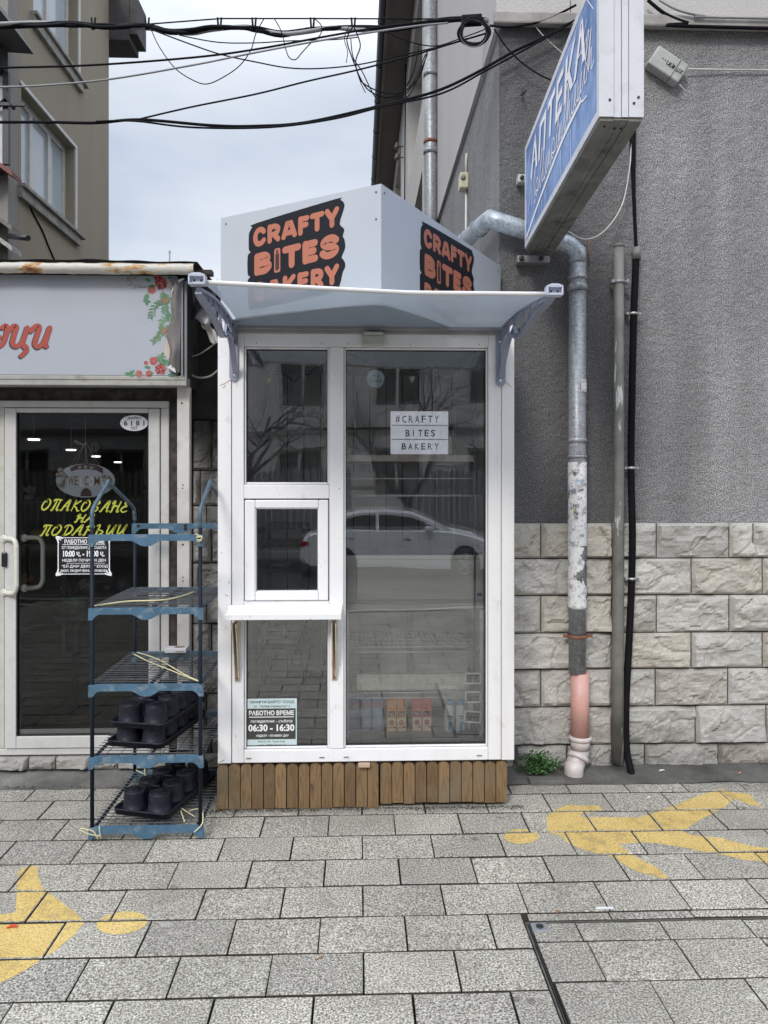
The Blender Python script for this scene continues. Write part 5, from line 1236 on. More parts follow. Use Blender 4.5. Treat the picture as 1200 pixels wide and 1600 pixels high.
tag(obj('plate_stack', MB().lathe([(.05, 0), (.07, .02), (.075, .025)], (p.x-.02, Yr+.1, at(440, 892, Yr).z+.011), 24), mat('white ware', (.5, .5, .5), .3)), 'white plate on the middle shelf of the black rack in the kiosk', 'plate')
# ================================================================== FLOWER SHOP (left)
SY = 4.06; FA = 3.86                       # door plane, fascia plane
zS = lambda y, Y=SY: at(130, y, Y).z
xS = lambda x, Y=SY: at(x, 900, Y).x
OLDW = PVCOLD
shop = thing('gift_shop', 'low old gift shop with a weathered white glazed door under a rusty roof edge', 'shop', (xS(130), SY, 0))
XL = -4.2
mb = MB()
mb.box(XL, xS(262)+.004, SY-.005, SY+.18, .02, zS(1202), 0); 
obj('plinth', mb, JOINT, shop)
mb = MB(); xs = [-3.2+.145*k for k in range(14)]; 
x = XL+.01
sd = 400
while x < xS(330):
    wd = .13+.05*random.Random(sd).random(); block(mb, x, x+wd, zS(1201), zS(1180.5), SY-.012, sd, .8); x += wd; sd += 1
obj('plinth_stones', mb, STONE, shop)
# frame and door
def fr(mb, x0, x1, y0, y1, dy, d=.06, bev=.004): mb.box(xS(x0), xS(x1), SY+dy, SY+dy+d, zS(y1), zS(y0), bev)
mb = MB(); fr(mb, -60, 264, 626, 637, 0); fr(mb, 251, 264, 637.3, 1179, 0); fr(mb, -60, 250.7, 1169, 1179, 0); obj('door_frame', mb, OLDW, shop)
mb = MB(); fr(mb, -60, 6.5, 637.3, 1168.7, .002); obj('side_panel', mb, mat('yellowed panel', (.50, .49, .44), .6, var=.15, dirt=(.40, .38, .30), ds=6), shop)
mb = MB(); a0, a1 = XL, xS(-60)-.003
for q in ((a0, a0+.08, zS(1179), zS(626)), (a1-.08, a1, zS(1179), zS(626)), (a0+.08, a1-.08, zS(1179), zS(1150)), (a0+.08, a1-.08, zS(645), zS(626)), (a0+.08, a1-.08, 1.02, 1.08), ((a0+a1)/2-.03, (a0+a1)/2+.03, 1.0805, zS(645)-.0005)): mb.box(q[0], q[1], SY, SY+.06, q[2], q[3], .004)
swn = obj('shop_window', mb, OLDW, shop)
mb = MB(); mb.quad((a0+.07, SY+.03, zS(1155)), (a1-.07, SY+.03, zS(1155)), (a1-.07, SY+.03, zS(640)), (a0+.07, SY+.03, zS(640))); obj('pane', mb, GLASSD, swn)
dr = MB(); fr(dr, 8, 26, 638, 1168, -.008); fr(dr, 232.5, 250, 638, 1168, -.008); fr(dr, 26.2, 232.3, 638, 645, -.008); fr(dr, 26.2, 232.3, 1149, 1168, -.008); fr(dr, 26.2, 232.3, 1140.5, 1148.8, .02, .01)
dr.bm.faces.ensure_lookup_table()
door = obj('door', dr, OLDW, shop)
mb = MB(); mb.quad((xS(26), SY+.01, zS(1149)), (xS(232.4), SY+.01, zS(1149)), (xS(232.4), SY+.01, zS(645)), (xS(26), SY+.01, zS(645))); obj('door_pane', mb, GLASSD, door)
mb = MB()
for q in ((26.2, 27.4, 645, 1148), (231.2, 232.3, 645, 1148), (27.4, 231.2, 645, 646.3), (27.4, 231.2, 1147.5, 1148.6)): fr(mb, *q, -.004, .03, 0)
obj('gasket', mb, gasket, door)
HND = mat('cream enamel handle', (.60, .59, .51), .3, var=.05)
def handle(xa_, xb_, y0, y1, dy0, out, nm='handle'):
    mb = MB(); A = Vector((xS(xa_), SY+dy0, zS(y0))); B = Vector((xS(xa_), SY+dy0, zS(y1))); o = Vector((xS(xb_)-xS(xa_), out, 0))
    P = [A, A+o*.55, A+o*.85+Vector((0, 0, -.008)), A+o+Vector((0, 0, -.04)), A+o+Vector((0, 0, -.06)), B+o+Vector((0, 0, .06)), B+o+Vector((0, 0, .04)), B+o*.85+Vector((0, 0, .008)), B+o*.55, B]
    mb.tube(spline(P, 4), .0125, 14)
    for q in (A, B): mb.lathe([(.02, 0), (.02, .006), (.014, .008)], q, 16, (0, -1 if out < 0 else 1, 0))
    obj('handle', mb, HND, door)
handle(8, 33, 841, 925, -.009, -.045); handle(34, 59, 841, 920, .03, .035)
mb = MB(); mb.box(xS(4.5), xS(13), SY-.022, SY-.0085, zS(885), zS(862), .006); obj('lock', mb, mat('black lock', (.012, .012, .014), .35), door)
mb = MB(); mb.box(xS(264.5), xS(276), SY+.01, SY+.05, .12, zS(606), .006); mb.box(XL, xS(276), SY+.02, SY+.06, zS(625.5), zS(602)); obj('dark_reveal', mb, mat('rotten dark frame', (.06, .05, .042), .9, var=.6, vs=18, bmp=.5), shop)
# fascia posts and soffit
mb = MB(); PY = 3.94; mb.box(at(276.5, 900, PY).x, at(296, 900, PY).x, PY, PY+.05, at(285, 1172, PY).z, at(285, 604, PY).z, .004); po = obj('post', mb, mat('white steel post', (.56, .53, .50), .5, var=.1, dirt=(.38, .34, .30), ds=7), shop)
mb = MB()
for yy in (630, 758, 763, 851, 902, 908): mb.lathe([(.004 if yy not in (630, 851) else .0055, 0), (.004, .0005)], at(284+(yy % 3), yy, PY), 8, (0, -1, 0))
obj('screw_hole', mb, BLACKM, po)
zA = lambda y: at(130, y, FA).z
xA = lambda x: at(x, 500, FA).x
mb = MB(); mb.box(XL, xA(291), FA+.004, FA+.09, zA(602), zA(588.5), .004); mb.box(XL, xA(288), FA+.0, FA+.02, zA(593), zA(586.5), .003); obj('soffit_rail', mb, mat('grey weathered aluminium', (.36, .35, .32), .5, .2, var=.2, dirt=(.15, .14, .12), ds=6), shop)
mb = MB(); mb.box(XL, xA(275), FA+.02, SY+.3, zA(601), zA(599)); mb.box(XL, xA(290), FA+.03, FA+.035, zA(588), zA(432)); mb.box(xA(289)-.004, xA(289), FA+.036, SY+.3, zA(600), zA(434)); obj('fascia_backing', mb, DARKV, shop)
mb = MB(); mb.box(xA(283), xA(286), FA-.004, FA+.03, zA(588), zA(436)); mb.box(xA(287), xA(291), FA+.01, FA+.03, zA(590), zA(436)); obj('corner_profile', mb, mat('grey metal edge', (.20, .20, .21), .45, .4), shop)
# roof edge: rusty crumpled sheet metal
def mk_rusty():
    m, tt, b, o = nodes('peeling rusty sheet')
    c = ramp(tt, noise_fac(tt, 5, 7, .7, (1, 1, 3), .3, .7), [(0, (.50, .49, .46)), (.66, (.56, .53, .47)), (.74, (.50, .36, .20)), (.86, (.38, .17, .07)), (1, (.16, .07, .03))])
    tt.links.new(c, b.inputs['Base Color']); b.inputs['Roughness'].default_value = .75; bump(tt, noise_fac(tt, 30, 6, .7), b, .4, .004); return m
mb = MB(); xr0, xr1 = XL, xA(308)
def rf(a, b):
    x = xr0+(xr1-xr0)*a; an = math.pi*(.5+1.0*b); r = (zA(416)-zA(433))/2
    n_ = .006*noise.noise(Vector((x*7, b*2, 0)))+.004*noise.noise(Vector((x*25, b*4, 3)))
    return Vector((x, FA-.06+math.cos(an)*r*1.2, (zA(416)+zA(433))/2+math.sin(an)*r+n_))
mb.grid(rf, 160, 8, True); obj('roof_edge', mb, mk_rusty(), shop)
mb = MB()
def rf2(a, b):
    x = xr0+(xr1-xr0+.02)*a; y = FA-.09+.9*b; return Vector((x, y, zA(416)+.006+.012*noise.noise(Vector((x*6, y*3, 5)))+.012*b))
mb.grid(rf2, 120, 10, True); obj('roof_sheet', mb, mat('dark roofing felt', (.045, .042, .04), .9, var=.3, bmp=.4), shop)
mb = MB(); q = at(300, 425, FA-.03); mb.box(q.x, q.x+.10, q.y, q.y+.05, q.z-.012, q.z+.014, .004); obj('broken_batten', mb, mat('dark broken timber', (.06, .045, .04), .9, var=.4, bmp=.5), shop)
# interior room of the shop
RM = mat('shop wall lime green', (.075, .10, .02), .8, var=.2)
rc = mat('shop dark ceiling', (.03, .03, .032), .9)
mb = MB(); zc1 = at(60, 688, 6.0).z+.05
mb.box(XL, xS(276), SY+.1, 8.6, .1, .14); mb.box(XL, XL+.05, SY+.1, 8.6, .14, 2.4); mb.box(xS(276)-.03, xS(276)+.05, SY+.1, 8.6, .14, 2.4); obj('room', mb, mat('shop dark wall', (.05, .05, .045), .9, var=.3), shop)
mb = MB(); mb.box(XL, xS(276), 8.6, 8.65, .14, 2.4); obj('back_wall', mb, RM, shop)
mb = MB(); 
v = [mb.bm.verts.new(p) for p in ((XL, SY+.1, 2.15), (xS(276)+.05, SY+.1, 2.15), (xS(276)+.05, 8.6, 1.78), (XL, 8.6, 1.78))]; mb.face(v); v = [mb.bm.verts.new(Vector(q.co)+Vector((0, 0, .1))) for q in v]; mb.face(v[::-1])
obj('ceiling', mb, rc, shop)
em = bpy.data.materials.new('lit lamp'); em.use_nodes = True; b_ = em.node_tree.nodes['Principled BSDF']; b_.inputs['Emission Color'].default_value = (1, .97, .92, 1); b_.inputs['Emission Strength'].default_value = 4.5
for k, (px, py, Y, lb) in enumerate(((53, 688, 5.0, 'nearest and leftmost lit ceiling spot in the gift shop'), (111, 704, 5.9, 'second lit ceiling spot from the left in the gift shop'), (150, 714, 6.8, 'third lit ceiling spot from the left in the gift shop'), (184, 723, 7.8, 'farthest lit ceiling spot in the gift shop'))):
    p = at(px, py, Y); zc_ = 2.15-.37*(Y-4.16)/4.44
    t = thing('ceiling_spot', lb, 'ceiling light', p, 'ceiling spots in the gift shop'); mb = MB(); mb.lathe([(.034, 0), (.036, .008)], p, 20); obj('lamp', mb, em, t); mb = MB(); mb.lathe([(.056, .0085), (.056, .02)], p, 20); mb.cyl(p+Vector((0, 0, .02)), (p.x, p.y, max(zc_, p.z+.03)), .006, 6); obj('fitting', mb, mat('grey fitting', (.3, .3, .3), .5), t)
# shelves with dim stock inside the shop
t = thing('stock_shelf', 'dim shelf of gift stock deep inside the gift shop behind the door glass', 'shelf', (xS(130, 6.2), 6.2, .14))
mb = MB(); 
for z in (.6, 1.0, 1.35): mb.box(-3.3, -1.45, 6.2, 6.5, z, z+.03)
for x_ in (-3.3, -2.4, -1.5): mb.box(x_, x_+.03, 6.2, 6.5, .14, 1.5)
obj('shelf', mb, mat('dark shelf', (.06, .055, .05), .7), t)
rr = random.Random(9); cols = [(.30, .28, .25), (.24, .16, .03), (.28, .04, .03), (.05, .12, .04), (.35, .33, .30), (.10, .10, .12)]
for k in range(26):
    x_ = -3.2+rr.random()*1.65; z_ = rr.choice((.63, 1.03, 1.38)); mb = MB(); s = rr.uniform(.03, .065); ty = rr.random()
    c0 = Vector((x_, 6.25+rr.random()*.15, z_+.001))
    if ty < .4: mb.lathe([(s*.7, 0), (s, s*.8), (s*.9, s*1.5), (s*.5, s*1.9)], c0, 12)
    else:
        mb.lathe([(s*.6, 0), (s*.8, s)], c0, 10)
        for j in range(14): d = Vector((rr.uniform(-1, 1), rr.uniform(-1, 1), rr.uniform(.1, 1.3))).normalized()*s*1.8; q = c0+Vector((0, 0, s)); n = d.orthogonal().normalized()*s*.35; mb.face([mb.bm.verts.new(p) for p in (q, q+d*.6+n, q+d, q+d*.6-n)])
    obj('gift_pot', mb, mat('gift %d' % (k % 6), cols[k % 6], .5), t)
t = thing('foil_bouquet', 'green wrapped bouquet of dried stems standing behind the shop door glass', 'bouquet', (xS(125, 4.6), 4.6, .9))
mb = MB(); q = at(118, 955, 4.6); mb.tube([q+Vector((0, 0, -.02)), q+Vector((0, 0, .10))], [.03, .10], 10); obj('wrap', mb, mat('green foil', (.06, .13, .04), .3), t)
mb = MB()
for j in range(34): d = Vector((rr.uniform(-1, 1), rr.uniform(-.6, .6), rr.uniform(-.1, 1))).normalized()*rr.uniform(.08, .17); mb.tube([q+Vector((0, 0, .08)), q+Vector((0, 0, .09))+d*.6, q+Vector((0, 0, .08))+d], [.003, .003, .001], 4)
obj('stems', mb, mat('dried stems', (.16, .14, .11), .8), t)
mb = MB(); mb.cyl((q.x, q.y, .14), (q.x, q.y, q.z-.02), .02, 10); mb.lathe([(.14, 0), (.14, .02)], (q.x, q.y, .14), 18); mb.lathe([(.12, 0), (.12, .02)], (q.x, q.y, q.z-.04), 18); obj('stand', mb, mat('dark stand', (.04, .04, .04), .6), t)

# fascia sign with lettering and flower print
t = thing('shop_sign', 'pale grey shop sign with red script letters and a rose border peeling at its end', 'sign', (xA(100), FA, zA(588)))
mb = MB(); mb.box(XL, xA(276), FA, FA+.028, zA(586), zA(430), .001); obj('sign_panel', mb, mat('pale grey sign face', (.36, .38, .42), .4, var=.05, vs=2, dirt=(.36, .37, .39), ds=3), t)
OF = Vector((0, FA, 0)); U, V = Vector((1, 0, 0)), Vector((0, 0, 1))
def fpt(px, py): p = at(px, py, FA); return (p.x, p.z)
def fs(P): return [fpt(x, y) for x, y in P]
pxm = FA/1180
red = mat('red script', (.33, .05, .033), .5, var=.08); dk = mat('script shadow', (.03, .03, .035), .5)
STK = [[(4, 512), (10, 509), (11, 520), (4, 538), (-6, 541), (-8, 532), (0, 527)],
       [(14, 517), (21, 510), (26, 511), (22, 525), (20, 537), (27, 541), (36, 532), (43, 512)], [(43, 513), (36, 535), (41, 542)], [(38, 541), (42, 547), (34, 556)],
       [(49, 517), (56, 510), (62, 511), (58, 525), (55, 537), (61, 542), (70, 532), (78, 512)], [(78, 513), (71, 536), (73, 541)],
       [(-30, 512), (-24, 540)], [(-30, 514), (-12, 512), (-16, 526), (-26, 528)]]
for (dx, dy, m_, lf_, nm) in ((-2.2, 1.8, dk, .0012, 'letter_shadow'), (0, 0, red, .0024, 'red_letters')):
    mb = MB()
    for k, P in enumerate(STK): mb.stroke(fs([(x+dx, y+dy) for x, y in P]), 7.2*pxm, OF, U, V, lf_+.0001*k)
    obj(nm, mb, m_, t)
rr = random.Random(21)
LG = [mat('print leaf a', (.06, .20, .10), .6, var=.2), mat('print leaf b', (.13, .24, .12), .6, var=.2), mat('print twig', (.26, .22, .17), .6), mat('print pink', (.40, .085, .075), .6, var=.25, vs=80), mat('print rose', (.20, .03, .022), .6, var=.35, vs=80), mat('print beige', (.50, .40, .33), .6, var=.1), mat('print brown', (.36, .17, .10), .6)]
ml = [MB() for _ in LG]; lev = 0
def leaf(k, x, y, ang, l, w_):
    global lev; lev += 1
    c, s = math.cos(ang), math.sin(ang); P = [(x+c*l*a-s*w_*b, y+s*l*a+c*w_*b) for a, b in ((0, 0), (.3, .5), (.7, .42), (1, 0), (.7, -.42), (.3, -.5))]
    W = fs(P); h = .0006+.00004*(lev % 30)
    f = ml[k].face([ml[k].bm.verts.new(OF+U*a+V*b-Vector((0, h, 0))) for a, b in W])
def rose(x, y, r, k=4):
    for ring in range(3):
        n = 9-2*ring; rad = r*(1-.3*ring)
        for i in range(n):
            a = 2*math.pi*i/n+ring*.5+rr.uniform(-.15, .15); leaf((k if (i+ring) % 2 else 3), x+math.cos(a)*rad*.25, y+math.sin(a)*rad*.25, a, rad*.95, rad*.75)
def spray(P, k=0, l=8, n=3):
    pts = spline(P, 4); ml[2].stroke(fs([(p.x, p.y) for p in pts]), .9*pxm, OF, U, V, .0005, smooth=False)
    for i, p in enumerate(pts[1:]):
        q = pts[i]; a = math.atan2(p.y-q.y, p.x-q.x)
        for s in (-1, 1): leaf(rr.choice((k, k, 1)), p.x, p.y, a+s*rr.uniform(.6, 1.0), l*rr.uniform(.7, 1.15), 2.6)
spray([(254, 455), (256, 463), (264, 468)]); spray([(266, 460), (254, 470), (243, 478), (236, 494)], 0, 9); spray([(262, 466), (258, 478), (262, 492), (270, 500)], 0, 9)
spray([(264, 497), (254, 502), (253, 514), (248, 526), (240, 533)], 1, 8); spray([(253, 515), (262, 524), (272, 530)], 1, 8); spray([(272, 510), (262, 514), (266, 522)], 0, 7); spray([(232, 458), (228, 466), (231, 472)], 0, 6)
spray([(256, 570), (250, 560), (254, 556)], 0, 7); spray([(262, 576), (268, 570), (258, 566)], 0, 8); spray([(200, 586), (206, 584)], 0, 8)
for x, y, a in ((236, 440, 3.6), (242, 446, 3.0), (262, 436, -.6), (258, 434, -1), (266, 452, .2), (240, 450, 2.6), (236, 575, 3.3), (240, 582, 2.7), (262, 585, .3), (270, 584, -.2), (256, 572, -1.2), (205, 585, 3.3)): leaf(0, x, y, a, 11, 5)
rose(246, 432, 6); rose(252, 443, 9); rose(237, 453, 6, 3); rose(251, 577, 8); rose(240, 564, 6, 3); rose(233, 584, 5, 3); rose(217, 584, 5, 6); rose(228, 567, 3, 3); rose(258, 470, 6, 6); rose(256, 516, 5, 6); rose(271, 511, 4, 6)
for P in ([(200, 440), (200, 430), (206, 428), (212, 432), (210, 436), (206, 434)], [(201, 433), (207, 444), (218, 449), (232, 448)], [(205, 444), (200, 446)], [(212, 448), (209, 452)], [(222, 448), (216, 445)]): ml[2].stroke(fs(P), 1.6*pxm, OF, U, V, .0006)
for P in ([(262, 534), (259, 545), (262, 556), (268, 560)], [(266, 540), (264, 548), (270, 555)], [(270, 438), (262, 446), (266, 452)]): ml[5].stroke(fs(P), 4.5*pxm, OF, U, V, .0005)
for k, m_ in enumerate(LG): obj(['green_leaves', 'pale_leaves', 'twigs', 'pink_petals', 'rose_petals', 'scrollwork', 'brown_buds'][k], ml[k], m_, t)
# peeled strip curling off the end
mb = MB()
def peel(a, b):
    y = 438+(582-438)*b; xl = 266+(7*math.sin(b*7.5)) *.5+2*math.sin(b*19)-4*max(0, b-.8)*5; xr_ = 284-3*b
    p = at(xl+(xr_-xl)*a, y, FA); return Vector((p.x, FA-.006-.030*math.sin(math.pi*min(1, a*1.05))*(.6+.4*math.sin(b*9)), p.z))
mb.grid(peel, 8, 40, True); obj('peeled_strip', mb, mat('brown grey vinyl back', (.17, .155, .145), .7, var=.25, vs=10), t)
mb = MB(); mb.prism(fs([(268, 460), (271, 450), (276, 440), (287, 436), (290, 437), (282, 442), (274, 452)])[::-1], (0, FA-.016, 0), U, V, .002) ; mb.prism(fs([(264, 575), (270, 571), (276, 578), (277, 584), (270, 580)])[::-1], (0, FA-.03, 0), U, V, .002); obj('torn_edge', mb, mat('torn white vinyl', (.56, .55, .55), .6), t)

# dark gap between shop and kiosk: rough stone wall, bent metal sheet
t = thing('stone_wall', 'rough stone wall in the dark gap between the gift shop and the kiosk', 'wall', (at(318, 1190, 4.15).x, 4.15, 0))
mb = MB(); gx0, gx1 = at(276, 900, 4.2).x, kx0-.004
mb.box(gx0, gx1, 4.20, 4.6, 0, 2.55); obj('core', mb, JOINT, t)
mb = MB(); sd = 700
ys_ = [655, 735, 790, 825, 880, 930, 975, 1025, 1085, 1140, 1200]; r_ = 0
for y0_, y1_ in zip(ys_, ys_[1:]):
    z1_, z0_ = at(318, y0_, 4.18).z, at(318, y1_, 4.18).z; cuts = [gx0, at(300, 900, 4.18).x, at((330, 312, 322)[r_ % 3], 900, 4.18).x, gx1]; r_ += 1
    for a, b in zip(cuts, cuts[1:]): block(mb, a, b, z0_, z1_, 4.195, sd, 1.1); sd += 1
def mk_gapstone():
    m, tt, b, o = nodes('gap stone'); c = mixc(tt, noise_fac(tt, 7, 8, .7), (.26, .25, .225), (.12, .115, .105)); c = ramp(tt, noise_fac(tt, 5, 6, .7, None, .3, .7), [(0, (.05, .048, .045)), (.35, (.25, .24, .22)), (.7, (.42, .40, .37)), (1, (.55, .53, .49))])
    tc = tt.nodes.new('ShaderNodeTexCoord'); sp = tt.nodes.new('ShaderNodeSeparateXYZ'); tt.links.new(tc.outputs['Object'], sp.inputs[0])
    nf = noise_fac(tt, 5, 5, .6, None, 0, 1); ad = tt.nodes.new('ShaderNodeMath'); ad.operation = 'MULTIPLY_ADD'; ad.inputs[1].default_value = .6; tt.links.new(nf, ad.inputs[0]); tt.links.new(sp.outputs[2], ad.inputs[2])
    mr = tt.nodes.new('ShaderNodeMapRange'); mr.inputs['From Min'].default_value = 1.75; mr.inputs['From Max'].default_value = 2.15; tt.links.new(ad.outputs[0], mr.inputs['Value'])  # stones turn near-black towards the top, with a noisy edge
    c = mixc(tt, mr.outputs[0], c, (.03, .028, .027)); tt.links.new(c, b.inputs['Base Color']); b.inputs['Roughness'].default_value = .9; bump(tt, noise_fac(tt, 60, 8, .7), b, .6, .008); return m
obj('stones', mb, mk_gapstone(), t)
mb = MB(); mb.box(gx0, gx1-.002, 4.17, 4.199, at(318, 655, 4.18).z, 2.5); obj('cavity_shade', mb, DARKV, t)  # near-black slab painting the shade of the cavity above the stones
mb = MB()
def bent(a, b):
    px = 285+(342-285)*a; py = 438+(505-438)*b*(1-.1*math.sin(a*6))
    p = at(px, py, 3.95); return p+Vector((0, .10*math.sin(a*3.4+b*2)+.02*noise.noise(Vector((a*5, b*5, 0))), .012*noise.noise(Vector((a*6, b*6, 4)))))
V_ = mb.grid(bent, 16, 12, True)
tag(obj('bent_sheet', mb, mk_galv('grimy bent sheet', (.13, .13, .14))), 'crumpled grimy metal sheet stuffed in the gap beside the left canopy bracket', 'sheet metal')
mb = MB(); p0_, p1_ = at(312, 500, 3.9), at(340, 535, 3.9)
mb.grid(lambda a, b: at(313+14*b+18*a, 503+(32*a+3*math.sin(a*9)), 3.9)+Vector((0, .02*math.sin(b*6), 0)), 8, 5, True); tag(obj('torn_flashing', mb, mat('torn pale flashing', (.42, .40, .38), .5, var=.25, vs=20)), 'torn pale strip of flashing hanging below the crumpled sheet', 'flashing')
for P, r_, lb in (([(294, 558), (310, 554), (325, 545), (341, 533)], .004, 'upper thin dark cable sagging in the gap beside the kiosk'), ([(294, 583), (310, 590), (328, 588), (341, 578)], .006, 'lower thicker grey cable sagging in the gap beside the kiosk')):
    tag(obj('gap_cable', MB().tube(spline([at(x, y, 4.02) for x, y in P], 6), r_, 6), CABLEG), lb, 'cable')

# things on and behind the shop door
t = thing('welcome_sign', 'oval grey welcome plaque hung on twine behind the shop door glass', 'sign', at(135, 776, SY+.06))
WYd = SY+.075; p = at(133.5, 751, WYd); W1 = WYd/1180; mb = MB(); mb.prism([(45*W1*math.cos(a), 26*W1*math.sin(a)) for a in [2*math.pi*i/40 for i in range(40)]], p+Vector((0, .008, 0)), U, V, .008); obj('plaque', mb, mat('grey blue plaque', (.50, .52, .60), .6, var=.08), t)
def wp(x, y): return ((x-133.5)*W1, (751-y)*W1)
mb = MB(); mb.prism([wp(x, y) for x, y in ((111, 737), (111, 731), (120, 727), (135, 725), (150, 727), (160, 732), (160, 740), (150, 735), (135, 733), (120, 734))][::-1], p, U, V, .002); mb.prism([wp(126, 775), wp(143, 775), wp(142, 768), wp(139, 764), wp(134.5, 762), wp(130, 764), wp(127, 768)], p, U, V, .002); obj('brown_patch', mb, mat('dark maroon', (.07, .025, .03), .6), t)
mb = MB(); G_ = [('W', 107, 9), ('E', 117, 6), ('C', 132, 6.5), ('M', 147, 8.5)]; Wt = [('L', 125, 6), ('O', 139, 7), ('E', 158.5, 6)]
for ch, x_, w_ in G_: text(mb, ch, p+Vector(((x_-133.5)*W1, -.001, (751-758)*W1)), U, V, w_*W1, 14*W1, bold=.01)
obj('gold_letters', mb, mat('gold letters', (.22, .15, .04), .5), t); mb = MB()
for ch, x_, w_ in Wt: text(mb, ch, p+Vector(((x_-133.5)*W1, -.001, (751-759.5)*W1)), U, V, w_*W1, 14*W1, bold=.01)
obj('white_letters', mb, WHT, t); mb = MB()
for x_, y_, r_ in ((126, 731, 3), (134.5, 730, 3), (144, 731.5, 3), (96, 735, 4), (99, 741, 4), (92, 742, 3.4), (103, 744, 3), (161, 744, 3.6), (168, 747, 4), (162, 750, 3)):
    q = p+Vector((*[wp(x_, y_)[0]], -.004, wp(x_, y_)[1])); mb.lathe([(r_*W1*math.sin(a), -r_*W1*math.cos(a)) for a in [math.pi*i/8 for i in range(9)]], q, 12, (0, -1, 0), cap=False)
obj('roses', mb, mat('cream rosettes', (.42, .36, .32), .6), t); mb = MB()
for x_ in (97, 168): q = p+Vector((wp(x_, 0)[0], -.008, wp(0, 759)[1])); mb.lathe([(4.2*W1, 0), (6*W1, 11*W1)], q, 14)
obj('flower_pot', mb, mat('white little pot', (.5, .5, .48), .5), t)
mb = MB(); top = p+Vector((0, .0, (751-691)*W1))
for dx, dy in ((-24, 21), (-16, 23), (0, 26), (3, 26), (23, 20)): mb.tube([top, p+Vector((dx*W1, .001, dy*W1))], .0016, 5)
mb.tube(spline([top+Vector((0, 0, -.02)), top+Vector((-.05, -.01, .005)), top+Vector((-.045, 0, -.01)), top+Vector((0, 0, -.02))], 5), .003, 5); mb.tube([top+Vector((.05+.02*math.cos(a), 0, -.03+.02*math.sin(a))) for a in [2*math.pi*i/14 for i in range(14)]], .0018, 5, closed=True); mb.tube([top, top+Vector((0, .0, .19))], .0016, 5)
obj('twine', mb, mat('dull twine', (.30, .26, .20), .8), t)
t = thing('number_sticker', 'oval white security sticker reading 6181 in the top right of the shop door glass', 'sticker', at(210, 670, SY-.001))
p = at(209.5, 661, SY+.004); mb = MB(); mb.prism([(21*W1*math.cos(a), 12*W1*math.sin(a)) for a in [2*math.pi*i/36 for i in range(36)]], p+Vector((0, .002, 0)), U, V, .0015); obj('oval', mb, mat('sticker white', (.56, .56, .60), .5), t)
mb = MB(); text(mb, '6 1 8 1', p+Vector((-15.5*W1, -.0002, -4*W1)), U, V, 31*W1, 8*W1, bold=.02); text(mb, 'ДАЙКС', p+Vector((-10*W1, -.0002, 5*W1)), U, V, 21*W1, 5*W1, bold=.02); text(mb, 'СОТ', p+Vector((-5*W1, -.0002, -10*W1)), U, V, 10*W1, 4.5*W1, bold=.02); obj('numbers', mb, BLK, t)
# yellow brush script on the glass
SG = {'О': [[(.55, .98), (.2, .75), (.05, .3), (.3, .02), (.7, .25), (.85, .7), (.6, .98), (.35, .85), (.45, .72)]], 'П': [[(.0, .05), (.15, .02), (.35, .55), (.42, .92)], [(.12, .80), (.25, .97), (.95, .95)], [(.82, .93), (.62, .2), (.72, .02), (.85, .10)]],
      'А': [[(-.05, .08), (.08, .02), (.35, .5), (.78, .98), (.72, .4), (.72, .02), (.9, .1)], [(.22, .38), (.8, .42)]], 'К': [[(.35, .95), (.12, .02)], [(.9, .92), (.6, .75), (.25, .5), (.55, .3), (.75, .02), (.95, .06)]],
      'В': [[(.35, .93), (.15, .02)], [(.15, .85), (.6, .98), (.8, .78), (.35, .52), (.75, .35), (.6, .05), (.15, .03)]], 'Н': [[(.05, .72), (.2, .95), (.32, .9), (.15, .03), (-.02, .08)], [(.12, .42), (.5, .55), (.8, .5)], [(.95, .97), (.75, .2), (.8, .02), (.98, .12)]],
      'Е': [[(.85, .85), (.6, .98), (.35, .8), (.6, .55), (.3, .5), (.1, .22), (.35, .02), (.75, .15)]], 'Д': [[(.45, .9), (.25, .1), (.05, .05), (.3, .02), (.75, .2), (.95, .6), (.7, .92), (.3, .95), (.1, .75)]],
      'Р': [[(.0, .02), (.15, .05), (.4, .93)], [(.15, .75), (.6, .98), (.9, .75), (.6, .48), (.3, .48)]], 'Ъ': [[(.1, .85), (.4, .93), (.25, .05), (.65, .05), (.85, .3), (.55, .45), (.3, .4)]],
      'Ц': [[(.15, .75), (.3, .95), (.2, .3), (.35, .04), (.65, .35), (.95, .95), (.78, .25), (.9, .02)], [(.9, .02), (.95, -.1), (.85, -.2)]], 'И': [[(.15, .75), (.3, .95), (.2, .3), (.35, .04), (.65, .35), (.95, .95), (.78, .25), (.9, .04)]]}
mb = MB(); kk = 0
def script(s, x0, x1, y0, y1, slope=0.03):
    global kk
    w_ = (x1-x0)/len(s); p0 = at(x0, y1, SY+.008)
    for i, ch in enumerate(s):
        for st in SG[ch]:
            kk += 1; pts = [(((i+.02+a*.92)*w_+b*5)*W1, (b*(y1-y0)-(i*w_+a*w_)*slope)*W1) for a, b in st]
            mb.stroke(pts, 2.3*W1, p0, U, V, .0006+.00005*(kk % 6), taper=lambda q: .65+.5*math.sin(q*math.pi))
script('ОПАКОВАНЕ', 63, 196, 780, 797); script('НА', 116, 145, 804, 816, 0); script('ПОДАРЪЦИ', 62, 190, 821, 837, -.01)
tag(obj('door_lettering', mb, YEL), 'yellow brush script lettering in three lines on the shop door glass', 'lettering')
t = thing('hours_plate', 'black opening hours plate with a white ornate border on the shop door glass', 'sign', at(131, 898, SY+.004))
GY = SY+.004; p = at(131, 868.5, GY); mb = MB(); mb.box(p.x-40*W1, p.x+40*W1, GY, GY+.002, p.z-29*W1, p.z+29*W1); obj('plate', mb, BLK, t)
mb = MB()
